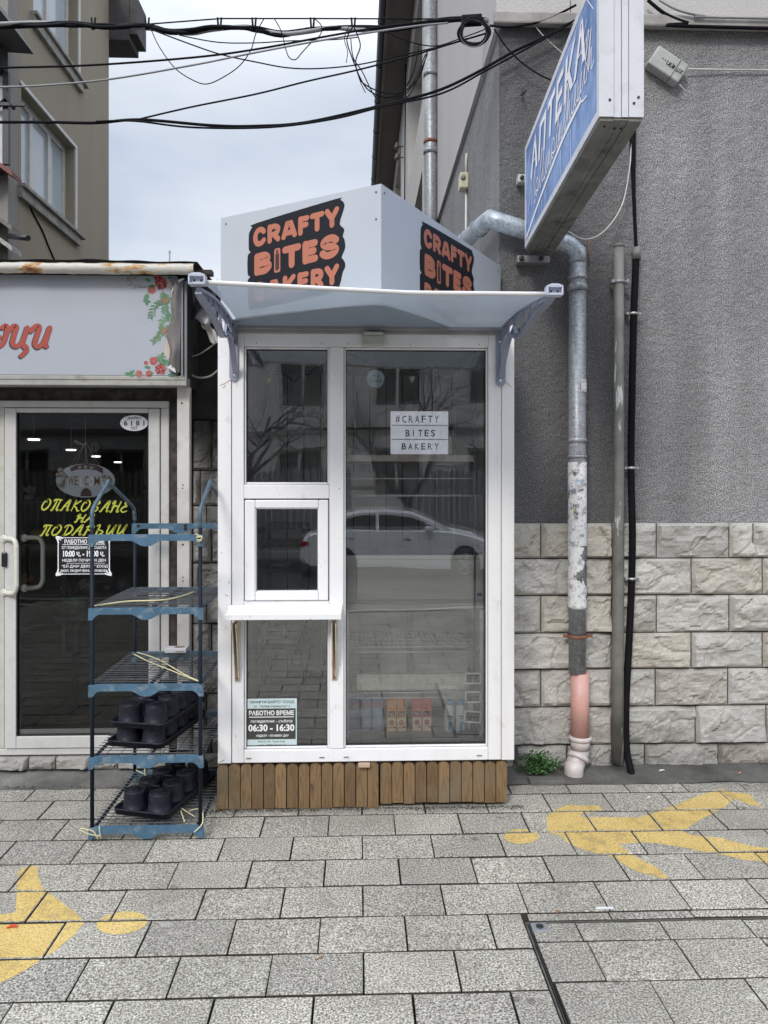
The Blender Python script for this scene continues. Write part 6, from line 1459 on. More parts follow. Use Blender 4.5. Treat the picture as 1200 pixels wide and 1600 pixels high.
for q in ((-39, 39, 27, 28), (-39, 39, -28, -27), (-39, -37.6, -27, 27), (37.6, 39, -27, 27), (-32, 32, 17, 17.7), (-26, 32, -11.5, -11)): mb.box(p.x+q[0]*W1, p.x+q[1]*W1, GY-.0008, GY-.0001, p.z+q[2]*W1, p.z+q[3]*W1)
for sx in (-1, 1):
    for sz in (-1, 1):
        o_ = Vector((p.x+sx*38*W1, GY, p.z+sz*27*W1)); mb.stroke([(-sx*6*W1, 0), (0, sz*2*W1), (sx*3*W1, sz*1*W1), (sx*1*W1, -sz*3*W1), (0, -sz*7*W1)], 2.2*W1, o_, U, V, .0012); mb.stroke([(-sx*4*W1, -sz*3*W1), (sx*3*W1, sz*3*W1)], 1.5*W1, o_, U, V, .0014)
obj('border', mb, WHT, t)
mb = MB()
for s, x0, x1, y0, y1, bd in (('РАБОТНО ВРЕМЕ', -29, 31, 25, 18.5, .03), ('ОТ ПОНЕДЕЛНИК ДО СЪБОТА', -33, 34, 15, 9.5, .02), ('10:00 ч. - 19:00 ч.', -31, 31, 8, -1.5, .04), ('НЕДЕЛЯ ПОЧИВЕН ДЕН', -32, 33, -4.5, -9.5, .02), ('“ЕЛ ДЖИ ДЕКОР” ЕООД', -33, 36, -13.5, -18.5, .02), ('МОЛ: ЛИДИЯ ВЕНЦЕСЛАВОВА', -34, 36, -20.5, -25, .02)):
    text(mb, s, (p.x+x0*W1, GY-.0003, p.z+y1*W1), U, V, (x1-x0)*W1, (y0-y1)*W1, bold=bd)
obj('lettering', mb, WHT, t)

# ================================================================== PLANT RACK
RYf, RYb = 3.28, 3.90
rx0, rx1 = at(141, 1100, RYf).x, at(316, 1100, RYf).x
rack = thing('plant_rack', 'tall blue and navy plant display rack on the pavement in front of the shop door', 'rack', ((rx0+rx1)/2, RYf, 0))
zR = lambda y: at(228, y, RYf).z
def bar_plate(y, Y, z=None, low=False):
    z = zR(y) if z is None else z; w2 = rx1-rx0; H = .027; dp = .052 if not low else .050
    top = [(-.004, z), (w2+.004, z)]
    bot = [(w2+.006, z-dp), (w2-.012, z-dp), (w2-.022, z-H-.010), (w2-.04, z-H), (w2*.62, z-H), (w2*.58, z-H-.012), (w2*.54, z-H-.022), (w2*.49, z-H-.024), (w2*.45, z-H-.020), (w2*.41, z-H-.008), (w2*.37, z-H), (.04, z-H), (.022, z-H-.010), (.012, z-dp), (-.006, z-dp)]
    mb = MB(); mb.prism((top+bot)[::-1], (rx0, Y+.010, 0), (1, 0, 0), (0, 0, 1), .020)
    return mb
FR = [835, 949.5, 1069, 1181, 1290]
for k, y in enumerate(FR):
    z = zR(y) if k < 4 else .062
    obj('front_bar', bar_plate(y, RYf, z, k == 4), RACKB, rack); zb_ = z if k else z+.0
    obj('back_bar', bar_plate(y, RYb, zb_+(.012 if k == 0 else 0), k == 4), RACKB, rack)
    if k == 0: continue
    zz_ = z-.008
    for f in (.03, .52, .97):
        x_ = rx0+(rx1-rx0)*f; mb = MB(); mb.tube([(x_, RYf, zz_), (x_, RYb, zz_)], .0075, 8); obj('side_rail', mb, NAVY, rack)
    mb = MB(); rr = random.Random(k)
    n_ = 19
    for j in range(1, n_): y_ = RYf+(RYb-RYf)*j/n_; s = .006*noise.noise(Vector((j*.7, k, 0))); mb.tube([(rx0-.006, y_+s, zz_+.010), ((rx0+rx1)/2, y_, zz_+.006+.004*rr.random()), (rx1+.006, y_-s, zz_+.010)], .0021, 4, smooth=False)
    for j in range(1, 8): x_ = rx0+(rx1-rx0)*j/8; mb.tube([(x_, RYf, zz_+.008), (x_+.004, RYb, zz_+.008)], .0019, 4)
    obj('wire_mesh', mb, mat('rack wire', (.05, .055, .06), .5, .3), rack)
for x_ in (rx0+.008, rx1-.008):
    for Y in (RYf, RYb):
        mb = MB(); mb.tube([(x_, Y, .01), (x_, Y, zR(825))], .0085, 10); obj('post', mb, NAVY, rack)
    mb = MB(); za = zR(825); zm = 1.55-.005
    mb.tube(spline([(x_, RYf, za), (x_, RYf+.0, za+.06), (x_, RYf+.03, za+.095), (x_, RYf+.19, zm-.015), (x_, RYf+.215, zm), (x_, RYf+.24, zm-.015), (x_, RYb-.05, za+.075), (x_, RYb-.01, za+.04), (x_, RYb, za)], 4), .0088, 10); obj('top_hoop', mb, mat('dusty blue hoop', (.07, .115, .155), .45, var=.3, vs=30), rack)
mb = MB()
for x_ in (rx0+.02+.36*(rx1-rx0)-.05, rx0+.52*(rx1-rx0)+.07): pass
for fx, dz in ((.06, -.012), (.56, -.012), (.56, -.028)): mb.lathe([(.009, 0), (.009, .001)], (rx0+(rx1-rx0)*fx, RYb-.0105, zR(835)+.012+dz), 12, (0, -1, 0))
obj('hole', mb, DARKV, rack)
def twine(P, lb, r=.0026):
    mb = MB()
    for p_ in P: mb.tube(spline(p_, 5), r, 5)
    tag(obj('twine', mb, TWINE), lb, 'twine', 'yellow ties on the plant rack')
z5, z2, z1_ = .062, zR(1069), zR(835)
twine([[(rx0-.04, RYf-.02, z5-.0), (rx0+.0, RYf-.022, z5-.02), (rx0+.05, RYf-.02, z5-.03)], [(rx0-.035, RYf-.02, z5+.005), (rx0+.02, RYf-.024, z5-.008), (rx0+.04, RYf-.02, z5-.045)], [(rx0+.045, RYf-.02, z5+.01), (rx0+.05, RYf-.02, z5-.04)]], 'yellow twine knotted at the lower left foot of the plant rack')
twine([[(rx1-.03, RYf-.02, z5-.02), (rx1-.0, RYf-.024, z5+.01), (rx1+.006, RYf-.014, z5+.03), (rx1-.01, RYf+.02, z5+.06), (rx1-.08, RYf+.10, z5+.02)]], 'yellow twine looped at the lower right foot of the plant rack')
twine([[(rx1-.025, RYf-.016, z1_+.002), (rx1+.004, RYf-.022, z1_-.014), (rx1-.018, RYf-.016, z1_-.03)], [(rx1-.022, RYf-.016, z1_-.014), (rx1+.004, RYf-.022, z1_-.010), (rx1-.010, RYf-.016, z1_-.034)], [(rx1-.02, RYf-.016, z1_-.008), (rx1+.004, RYf-.022, z1_-.006)], [(rx1-.02, RYf-.016, z1_-.022), (rx1+.002, RYf-.022, z1_-.026)]], 'pale yellow tape bound round the top right corner of the plant rack')
twine([[(rx0+.03, RYb-.1, z2+.012), (rx0+.15, RYb-.25, z2+.008), (rx0+.3, RYf+.2, z2+.006), (rx1-.02, RYf+.01, z2+.008)], [(rx0+.04, RYb-.07, z2+.012), (rx0+.18, RYb-.22, z2+.014), (rx1-.1, RYf+.12, z2+.008), (rx1-.015, RYf+.01, z2+.008)]], 'two yellow strings stretched across the third shelf of the plant rack', .003)
zz_ = zR(949.5); twine([[(rx0+.0, RYf+.02, zz_+.004), (rx0+.12, RYf+.12, zz_+.008), (rx0+.28, RYf+.18, zz_+.006), (rx1-.12, RYb-.22, zz_+.008)]], 'dry yellow straw band lying on the second shelf of the plant rack', .004)
twine([[(rx0+.02, RYb-.02, .075), (rx0+.07, RYb-.06, .07)], [(rx0+.06, RYb-.01, .08), (rx0+.08, RYb-.07, .06)], [(rx0+.12, RYb-.02, .08), (rx0+.14, RYb-.05, .065)]], 'short yellow ties at the back bottom corner of the plant rack')
twine([[(rx1-.12, RYf+.12, .075), (rx1-.08, RYf+.02, .07)], [(rx1-.12, RYf+.14, .075), (rx1-.05, RYf+.07, .07)]], 'crossed yellow ties on the bottom shelf right of the pot tray')
# packet on the third shelf back bar
t = thing('small_packet', 'small white printed packet lying on the back of the third rack shelf', 'packet', at(277, 1012, RYb-.02))
p = at(277, 1012, RYb); p.z = zR(1069)+.001; mb = MB(); mb.box(p.x-.053, p.x+.053, RYb-.04, RYb+.03, p.z, p.z+.022, .003); obj('packet', mb, mat('packet white', (.60, .60, .62), .5), t)
mb = MB(); mb.box(p.x-.01, p.x+.035, RYb-.02, RYb+.02, p.z+.0222, p.z+.0228); mb.box(p.x+.0, p.x+.045, RYb-.0408, RYb-.0402, p.z+.006, p.z+.010); obj('print', mb, mat('packet print', (.25, .18, .14), .5), t)

# trays of upturned pots
def tray(lb, loc, rot):
    t = thing('pot_tray', lb, 'plant tray', (0, 0, 0), 'trays of upturned pots on the plant rack'); Wt, Lt = .145, .27
    def rr_rect(w_, l_, r, n=5):
        P = []
        for sx, sy, a0 in ((1, 1, 0), (-1, 1, 90), (-1, -1, 180), (1, -1, 270)):
            for j in range(n+1): a = R(a0+90*j/n); P.append((sx*(w_-r)+r*math.cos(a), sy*(l_-r)+r*math.sin(a)))
        return P
    mb = MB(); base = [rr_rect(Wt-.012, Lt-.012, .02), rr_rect(Wt-.006, Lt-.006, .024), rr_rect(Wt-.004, Lt-.004, .024), rr_rect(Wt, Lt, .03), rr_rect(Wt, Lt, .03), rr_rect(Wt-.008, Lt-.008, .025), rr_rect(Wt-.012, Lt-.012, .02)]
    hs = [0, .002, .022, .023, .030, .030, .012]; rings = [[mb.bm.verts.new((x, y, h)) for x, y in P] for P, h in zip(base, hs)]
    for A, B in zip(rings, rings[1:]):
        n = len(A)
        for k in range(n): mb.face([A[k], A[(k+1) % n], B[(k+1) % n], B[k]], True)
    mb.face(rings[0][::-1]); mb.face(rings[-1])
    for k in range(-1, 2):
        mb.tube([(0-.03, k*.13, .095), (.03, k*.13, .095)], .006, 6)
    obj('tray', mb, PLAST, t)
    for i in (-1, 1):
        for j in range(4):
            c = Vector((i*.066, -.195+.13*j, .0125)); mb = MB()
            mb.lathe([(.060, 0), (.059, .006), (.056, .008), (.053, .050), (.051, .080), (.049, .087), (.044, .089), (.040, .086), (.036, .086), (.035, .089), (.001, .089)], c, 22)
            for a in (0, 1, 2): an = a*math.pi/3+.3; mb.tube([c+Vector((math.cos(an)*.032, math.sin(an)*.032, .090)), c-Vector((math.cos(an)*.032, math.sin(an)*.032, -.090))], .0015, 4)
            obj('pot', mb, PLAST, t)
    t.location = loc; t.rotation_euler = (0, 0, rot); return t
t0 = tray('single tray of upturned black pots on the bottom shelf of the plant rack', (at(262, 1250, 3.58).x+.0, 3.585, .070), R(-15))
t0.scale = (.93, .93, .93)
zt_ = zR(1181)+.006
t1 = dup(t0, (0, 0, 0), 'lower of the two stacked pot trays on the fourth rack shelf', R(-12)); t1.location = (at(250, 1140, 3.6).x, 3.60, zt_)
t2 = dup(t0, (0, 0, 0), 'upper of the two stacked pot trays on the fourth rack shelf', R(-12)); t2.location = (t1.location.x+.014, 3.585, zt_+.0895)

# ================================================================== OLIVE BUILDING behind, left
OX = -4.5
Yend = onX(170, 300, OX).y; Yc = onX(29, 300, OX).y
OLV = mk_plaster('olive grey plaster', (.295, .258, .19), (.215, .186, .134), 1.0, True, 60)
bd = thing('apartment_house', 'olive grey plastered apartment house with white windows beyond the shop roof', 'building', (OX, Yend, 0))
w1 = (onX(33, 200, OX).y, onX(116, 200, OX).y, onX(120, 365, OX).z, onX(122, 238, OX).z)
w2 = (onX(52, 60, OX).y, onX(121, 60, OX).y, onX(124, 125, OX).z, onX(124, 125, OX).z+1.6)
mb = MB()
ys = [Yc, w2[0], w1[0], w1[1], w2[1], Yend]
wallX(mb, OX, -.35, Yc, Yend, 0, 10.5, [w1, w2]); mb.box(-12, OX-.36, Yc+.02, Yend, 0, 10.4)
obj('wall', mb, OLV, bd)
mb = MB(); mb.box(-12, OX-.001, Yc-.3, Yc-.002, 0, 10.45); obj('front_wall', mb, mk_plaster('grey bay plaster', (.26, .245, .225), (.19, .18, .16), 2), bd)
for (a, b, c, d), n_ in ((w1, 3), (w2, 2)):
    X = OX-.14; fw = .09; mb = MB(); mb.box(X-.06, X, a, a+fw, c, d); mb.box(X-.06, X, b-fw, b, c, d); mb.box(X-.06, X, a+fw, b-fw, c, c+fw); mb.box(X-.06, X, a+fw, b-fw, d-fw, d)
    for k in range(1, n_): y_ = a+(b-a)*k/n_; mb.box(X-.05, X+.005, y_-.05, y_+.05, c+fw, d-fw)
    f = obj('window', mb, PVCOLD, bd); mb = MB(); mb.quad((X-.03, a, c), (X-.03, b, c), (X-.03, b, d), (X-.03, a, d)); obj('pane', mb, FG if False else mat('reflecting pane', (.42, .47, .50), .08, var=.08, vs=1), f)
    mb = MB(); mb.box(OX-.13, OX+.10, a-.1, b+.25, c-.06, c-.005, .008); mb.box(OX-.02, OX+.06, a-.1, b+.12, c-.20, c-.062, .01); obj('sill', mb, mat('grey stone sill', (.27, .26, .23), .8, var=.3, vs=8), f)
    mb = MB(); mb.box(OX-.13, OX+.02, a-.05, b+.1, d+.005, d+.06, .006); mb.box(OX-.02, OX+.02, b+.02, b+.09, c, d, .004); obj('surround', mb, PVCOLD, f)
mb = MB(); mb.box(-12, OX+.02, Yc-.3, Yend+.3, 10.46, 10.6); mb.box(OX-.3, OX+.36, Yend+.002, Yend+.6, 9.5, 10.3); mb.box(OX-.3, OX+.5, Yend+.02, Yend+.6, 9.62, 10.3); obj('eave', mb, mat('dark eave', (.05, .045, .045), .8, var=.3), bd)
# front bay details at the far left
mb = MB(); Yf_ = Yc-.3; q0 = at(8, 210, Yf_); mb.box(q0.x-1.0, OX-.05, Yf_-.05, Yf_-.002, at(8, 262, Yf_).z, at(8, 122, Yf_).z); f = obj('bay_window', mb, PVCOLD, bd)
mb = MB(); mb.box(at(5, 1, Yf_-.1).x, at(14, 1, Yf_-.1).x, Yf_-.12, Yf_-.06, at(8, 262, Yf_).z, at(8, 120, Yf_).z); mb.box(at(-20, 1, Yf_-.1).x, at(41, 1, Yf_-.1).x, Yf_-.16, Yf_-.12, at(8, 174, Yf_).z, at(8, 169, Yf_).z); obj('dark_mast', mb, BLACKM, bd)
mb = MB(); mb.tube([at(-5, 170, Yf_-.14), at(9, 152, Yf_-.14), at(22, 170, Yf_-.14)], .025, 6); obj('bracket', mb, BLACKM, bd)
mb = MB(); mb.prism([(x, z) for x, z in [(at(a, b, Yf_).x, at(a, b, Yf_).z) for a, b in ((-30, 45), (28, 45), (54, 86), (-30, 80))]][::-1], (0, Yf_-.02, 0), U, V, .9); obj('awning', mb, mat('dark awning underside', (.08, .08, .085), .7), bd)
mb = MB(); mb.box(-8, OX+.02, Yf_-.25, Yf_-.05, at(8, 120, Yf_).z, at(8, 86, Yf_).z); obj('dark_lintel', mb, DARKV, bd)
for yy, c, nm in ((262, (.20, .08, .07), 'red tile hood'), (345, (.16, .15, .13), 'grey hood a'), (376, (.36, .35, .33), 'grey hood b')):
    mb = MB(); A_, L_, R_ = at(8, yy, Yf_), at(-18, yy+19, Yf_), at(34, yy+19, Yf_); dn = Vector((0, 0, -.06))
    P_ = [L_, A_, R_, R_+dn, A_+dn, L_+dn]
    mb.prism([(p.x, p.z) for p in P_][::-1], (0, Yf_-.004, 0), U, V, .276)
    obj('gable_hood', mb, mat(nm, c, .8, var=.25, vs=20), bd)
mb = MB(); mb.tube([at(14, 369, Yf_-.2), at(44, 372, Yf_-.5)], .035, 8); obj('flue', mb, BLACKM, bd)
tag(obj('plaster_wire', MB().tube(spline([onX(40, 305, OX+.01), onX(50, 330, OX+.01), onX(66, 360, OX+.01), onX(76, 385, OX+.01), onX(88, 412, OX+.01)], 5), .012, 5), CABLE), 'thin dark wire running down the olive wall to the shop roof', 'wire')
tag(obj('antenna', MB().tube([at(265, 470, 30), at(265, 391, 30)], .03, 5).tube([at(263, 395, 30), at(267, 394, 30)], .02, 4), CABLEG), 'tiny far antenna mast on the skyline above the shop roof', 'antenna')
# low far skyline seen behind the shop, below the roof line
tag(obj('distant_house', MB().box(-16, 3, 34, 40, 0, 5.2), mk_plaster('far plaster', (.35, .34, .32), (.28, .27, .26), .5)), 'low pale house far behind the shop, hidden by its roof', 'building')

# ================================================================== OVERHEAD CABLES
def cable(P, Y, r, lb, m=CABLE, n=6, k=6):
    if P[0][0] <= -40: P = [(-900, P[0][1]-30), (-400, P[0][1]-5)]+list(P)
    Ys = Y if isinstance(Y, (list, tuple)) else [Y]*len(P)
    tag(obj('overhead_cable', MB().tube(spline([at(x, y, Y_) for (x, y), Y_ in zip(P, Ys)], k), r, n), m), lb, 'cable', 'overhead cables strung between the buildings')
t = thing('cable_bundle', 'thick bundle of black cables slung across the top from the left house to the wall', 'cable', at(400, 45, 4.3))
B0 = [(-900, 5), (-400, 50), (-60, 42), (0, 40), (60, 38), (110, 37), (160, 41), (225, 41), (265, 50), (300, 49), (330, 44), (380, 43), (400, 45), (440, 53), (480, 47), (520, 44), (560, 44), (600, 45), (640, 41), (690, 33), (740, 31), (775, 33)]
for j in range(7):
    rr = random.Random(60+j); mb = MB(); pts = spline([at(x, y+rr.uniform(-2.6, 3.2), 4.3+rr.uniform(-.03, .03)) for x, y in B0], 4); mb.tube(pts, rr.uniform(.0055, .012), 6); obj('strand', mb, CABLE if j != 3 else CABLEG, t)
mb = MB(); mb.tube([at(228, 38, 4.3), at(345, 29, 4.3), at(500, 29, 4.3), at(745, 30, 4.3)], .004, 5); obj('messenger_wire', mb, CABLE, t)
for x_ in (146, 230, 343, 397, 488, 552):
    mb = MB()
    for dx in (-3, 3): mb.tube([at(x_+dx, 28, 4.3), at(x_+dx*.5, 46, 4.28)], .006, 5)
    obj('hanger', mb, CABLE, t)
t = thing('cable_coil', 'coil of spare black cable hanging on the building corner at the top', 'cable', at(740, 72, 4.0))
rr = random.Random(8)
for j in range(9):
    mb = MB(); rx_, rz_ = rr.uniform(19, 25), rr.uniform(16, 22); cx_, cy_ = 741+rr.uniform(-2, 2), 50+rr.uniform(-2, 3); Yj = 3.98+rr.uniform(-.04, .04)
    mb.tube([at(cx_+rx_*math.cos(a), cy_+rz_*math.sin(a), Yj) for a in [2*math.pi*i/26 for i in range(26)]], rr.uniform(.0035, .006), 5, closed=True); obj('loop', mb, CABLE if j % 4 else CABLEG, t)
mb = MB(); mb.tube([at(722, 33, 4.0), at(752, 31, 4.0)], .03, 10); obj('tape_wrap', mb, CABLE, t)
cable([(-40, 108), (0, 106), (140, 102), (300, 90), (400, 77), (520, 55), (600, 42), (700, 30)], 4.2, .0055, 'upper one of the two grey-black cables rising gently from the left edge to the corner', CABLE)
cable([(-40, 137), (0, 136), (60, 134), (170, 124), (300, 102), (400, 82), (520, 60), (640, 42), (700, 36)], 4.15, .005, 'lower pale grey cable rising from the left edge under the upper one', CABLEG)
cable([(-40, 192), (0, 191), (80, 191), (150, 192), (220, 187), (330, 196), (400, 197), (480, 191), (600, 164), (680, 143), (740, 116), (800, 82), (850, 58), (905, 28)], 4.0, .0075, 'thickest low cable sagging from the left edge up to the pharmacy sign')
cable([(150, 190), (210, 189), (300, 199), (420, 199), (520, 186), (600, 166), (690, 146), (760, 110), (830, 72), (880, 44)], 3.98, .005, 'second strand twisted along the thickest low cable')
cable([(214, 187), (300, 167), (400, 147), (480, 127), (560, 109), (640, 88), (700, 70), (760, 52)], 4.05, .0045, 'straight thin cable climbing from the low cable to the corner coil')
cable([(236, 46), (300, 70), (345, 85), (400, 97), (450, 106), (500, 107), (560, 101), (620, 88), (690, 72), (730, 60)], 4.2, .0035, 'long thin cable sagging low in the middle of the sky below the bundle')
cable([(236, 46), (250, 75), (275, 108), (305, 127), (325, 131), (350, 120), (375, 102), (392, 78), (400, 52), (412, 30)], 4.25, .0028, 'large loose loop of thin cable left of the middle under the bundle')
cable([(428, 28), (440, 50), (446, 75), (452, 90), (462, 93), (472, 82), (485, 68), (500, 55), (502, 40), (490, 28)], 4.25, .0028, 'smaller loose loop of thin cable between two bundle hangers')
cable([(280, 55), (340, 66), (400, 67), (450, 64), (520, 62), (560, 58)], 4.25, .003, 'faint thin cable running level just under the bundle')
cable([(551, 42), (542, 62), (550, 90), (556, 105), (562, 120), (575, 140), (600, 152), (625, 145), (645, 115), (655, 70)], 4.1, .0035, 'left one of the tangled wires dropping from the bundle by the gutter')
cable([(553, 42), (563, 70), (556, 95), (560, 118), (570, 132), (600, 145), (630, 143), (655, 120), (668, 80)], 4.08, .0035, 'right one of the tangled wires dropping from the bundle by the gutter')
cable([(548, 60), (552, 90), (566, 112), (585, 150), (600, 162)], 4.1, .003, 'short tangled wire reaching the thick low cable')
cable([(552, 92), (562, 125), (571, 145)], 4.1, .0022, 'frayed loose wire end hanging in the tangle')
cable([(545, 42), (538, 60), (543, 80), (541, 98)], 4.1, .0022, 'frayed wire end hanging left of the tangle')
cable([(665, 85), (640, 140), (615, 152), (640, 148), (668, 84)], 4.06, .003, 'narrow wire loop in front of the brown soffit')
cable([(604, 50), (640, 65), (680, 72), (720, 60), (760, 45)], 4.1, .003, 'thin wire sagging across the brown soffit to the coil')
cable([(772, 45), (790, 72), (812, 95), (840, 115), (868, 128)], 4.0, .004, 'black wire arcing down from the corner to behind the pharmacy sign')
cable([(828, 18), (836, 40), (855, 62), (880, 84)], 4.02, .003, 'pale wire crossing the dark cable left of the pharmacy sign', CABLEW)
cable([(765, 40), (800, 42), (850, 32), (900, 8)], 4.0, .006, 'short dark cable from the coil towards the top of the pharmacy sign')
# ================================================================== THE STREET BEHIND THE CAMERA (seen mirrored in the glass)
HB = -13.5
t = thing('opposite_house', 'pale rendered house across the street, seen mirrored in the kiosk panes', 'building', (0, HB, 0))
OPW = mk_plaster('opposite render', (.74, .72, .69), (.55, .53, .51), 1.2, True, 70)
holes = []
for fl_, (z0, z1) in enumerate(((1.0, 2.4), (3.6, 5.0), (6.2, 7.6))):
    for k in range(-4, 5): x_ = k*2.6+.4; holes.append((x_, x_+1.3, z0, z1))
xs = sorted({-14, 14, *[h[0] for h in holes], *[h[1] for h in holes]}); zs = sorted({-.05, 5.9, *[h[2] for h in holes if h[2] < 5.9], *[h[3] for h in holes if h[3] < 5.9]})
mb = MB()
for a, b in zip(xs, xs[1:]):
    for c, d in zip(zs, zs[1:]):
        if any(h[0] <= a and b <= h[1] and h[2] <= c and d <= h[3] for h in holes): continue
        mb.box(a, b, HB-.3, HB, c, d)
obj('wall', mb, OPW, t)
mb = MB(); mb.box(-14, 14, HB+.002, HB+.10, 2.85, 3.0); mb.box(-14, 14, HB-.3, HB+.35, 5.902, 6.1); mb.box(-14, 14, HB+.002, HB+.03, 5.25, 5.33); obj('cornice', mb, mat('dark cornice', (.20, .19, .18), .8, var=.2), t)
mb = MB(); mb.prism([(HB+.4, 6.1), (HB-3.5, 7.2), (HB-7, 6.1)], (-14, 0, 0), (0, 1, 0), (0, 0, 1), 28); obj('roof', mb, mat('brown roof', (.14, .08, .06), .8, var=.3), t)
for a, b, c, d in holes:
    if c > 5: continue
    mb = MB()
    for q in ((a, a+.08, c, d), (b-.08, b, c, d), (a+.08, b-.08, c, c+.08), (a+.08, b-.08, d-.08, d), ((a+b)/2-.04, (a+b)/2+.04, c+.08, d-.08)): mb.box(q[0], q[1], HB-.16, HB-.1, q[2], q[3])
    f = obj('window', mb, PVCOLD, t); mb = MB(); mb.box(a, b, HB-.2, HB-.19, c, d); obj('pane', mb, mat('dark street pane', (.02, .022, .025), .1), f)
# slatted fence
t = thing('slat_fence', 'grey board fence across the street, seen mirrored in the kiosk panes', 'fence', (0, -10.6, 0))
mb = MB()
for k in range(-60, 61):
    x_ = k*.15; 
    if -.3 < x_ < 1.0: continue
    mb.box(x_, x_+.12, -10.62, -10.6, -.02, 1.75+.03*math.sin(k*1.7))
obj('boards', mb, mat('grey fence boards', (.26, .25, .24), .85, var=.3, vs=6), t)
mb = MB(); mb.box(-9, 9, -10.65, -10.621, .3, .4); mb.box(-9, 9, -10.65, -10.621, 1.3, 1.4); obj('rail', mb, mat('fence rail', (.15, .14, .13), .85), t)
# bare trees
BARK = mat('dark bark', (.045, .04, .036), .9, var=.3, vs=14, bmp=.5)
def tree(x, y, h, seed, lb):
    t = thing('bare_tree', lb, 'tree', (x, y, -.04), 'bare street trees across the road'); rt = random.Random(seed); mt, mc = MB(), MB()
    def grow(p, d, l, r, lev):
        n = 4; pts = [p]; rs = [r]; n = 4 if lev < 4 else 3
        for i in range(n):
            d = (d+Vector((rt.uniform(-.22, .22), rt.uniform(-.22, .22), rt.uniform(-.08, .14)))).normalized(); pts.append(pts[-1]+d*l/n); rs.append(r*(1-.42*(i+1)/n))
        (mt if lev == 0 else mc).tube(pts, rs, 7 if lev < 2 else 4, smooth=lev < 3)
        if lev >= 6: return
        for k in range(rt.choice((3, 3, 4)) if lev else 6):
            i = rt.randint(2, n); a = d.orthogonal().normalized(); a.rotate(Matrix.Rotation(rt.uniform(0, 6.28), 3, d)); nd = (d*rt.uniform(.5, 1)+a*rt.uniform(.5, .95)).normalized(); grow(pts[i], nd, l*rt.uniform(.62, .84), rs[i]*.66, lev+1)
    grow(Vector((x, y, -.04)), Vector((0, 0, 1)), h*.30, .10, 0)
    obj('trunk', mt, BARK, t); obj('crown', mc, BARK, t)
tree(-2.6, -10.1, 7.5, 5, 'left one of three bare trees mirrored in the kiosk panes'); tree(1.2, -9.9, 7.0, 12, 'middle one of three bare trees mirrored in the kiosk panes'); tree(4.6, -10.2, 7.5, 23, 'right one of three bare trees mirrored in the kiosk panes')
# parked car: side profile lofted across its width
t = thing('parked_car', 'silver car parked by the kerb across the road, mirrored in the big pane', 'car', (.7, -6.3, -.19))
x0c, yc, zg = -1.75, -6.2, -.19     # tail x; near side y
SILV = mat('silver car paint', (.93, .94, .96), .25, 0, var=.02); 
BODY = [(0, .42), (.03, .62), (.10, .88), (.30, .95), (.9, .97), (1.8, .97), (2.6, .97), (3.25, .94), (3.9, .84), (4.28, .70), (4.38, .55), (4.36, .34), (4.2, .24), (.2, .24), (.05, .30)]
def loft(mb, prof_, ys_ins, m=1):
    """stack copies of the profile (x,z) across the width with inset"""
    rings = []
    cx_ = sum(p[0] for p in prof_)/len(prof_); cz_ = sum(p[1] for p in prof_)/len(prof_)
    for y_, k in ys_ins: rings.append([mb.bm.verts.new((x0c+cx_+(a-cx_)*k, yc-y_, zg+cz_+(b-cz_)*(k if b > cz_ else 1))) for a, b in prof_])
    n = len(prof_)
    for A, B in zip(rings, rings[1:]):
        for i in range(n): mb.face([A[i], A[(i+1) % n], B[(i+1) % n], B[i]], True)
    for r_, s in ((rings[0], 1), (rings[-1], -1)):
        for q in tessellate_polygon([[Vector((p[0], p[1], 0)) for p in prof_]]): mb.face([mb.bm.verts.new(r_[i].co) for i in (q if s == 1 else q[::-1])], False)
mb = MB(); loft(mb, BODY, [(0, .95), (.03, .985), (.12, 1), (.9, 1.01), (1.66, 1), (1.75, .985), (1.78, .95)]); bmesh.ops.recalc_face_normals(mb.bm, faces=mb.bm.faces); obj('body', mb, SILV, t)
CAB = [(.25, .95), (.75, 1.28), (1.2, 1.40), (1.9, 1.43), (2.4, 1.36), (3.2, .95)]
mb = MB(); loft(mb, CAB, [(.10, .93), (.22, 1.0), (.9, 1.02), (1.56, 1.0), (1.68, .93)]); cab = obj('cabin', mb, SILV, t)
mb = MB(); mb.prism([(x0c+a, zg+b) for a, b in ((.52, 1.0), (.88, 1.24), (1.25, 1.33), (1.55, 1.35), (1.55, 1.0))], (0, yc-.135, 0), (-1, 0, 0), (0, 0, 1), .0) if False else None
dkg = mat('car glass', (.02, .022, .025), .25, spec=.3)
for P_ in ([(.50, .99), (.86, 1.22), (1.22, 1.32), (1.58, 1.345), (1.58, .99)], [(1.66, .99), (1.66, 1.345), (1.95, 1.345), (2.35, 1.27), (2.92, .99)]):
    mb = MB(); F = [mb.bm.verts.new((x0c+a, yc-.088, zg+b)) for a, b in P_]; Bk_ = [mb.bm.verts.new((x0c+a, yc-.20, zg+b)) for a, b in P_]; mb.face(F); mb.face(Bk_[::-1])
    for i in range(len(F)): mb.face([F[i], Bk_[i], Bk_[(i+1) % len(F)], F[(i+1) % len(F)]])
    obj('side_window', mb, dkg, t)
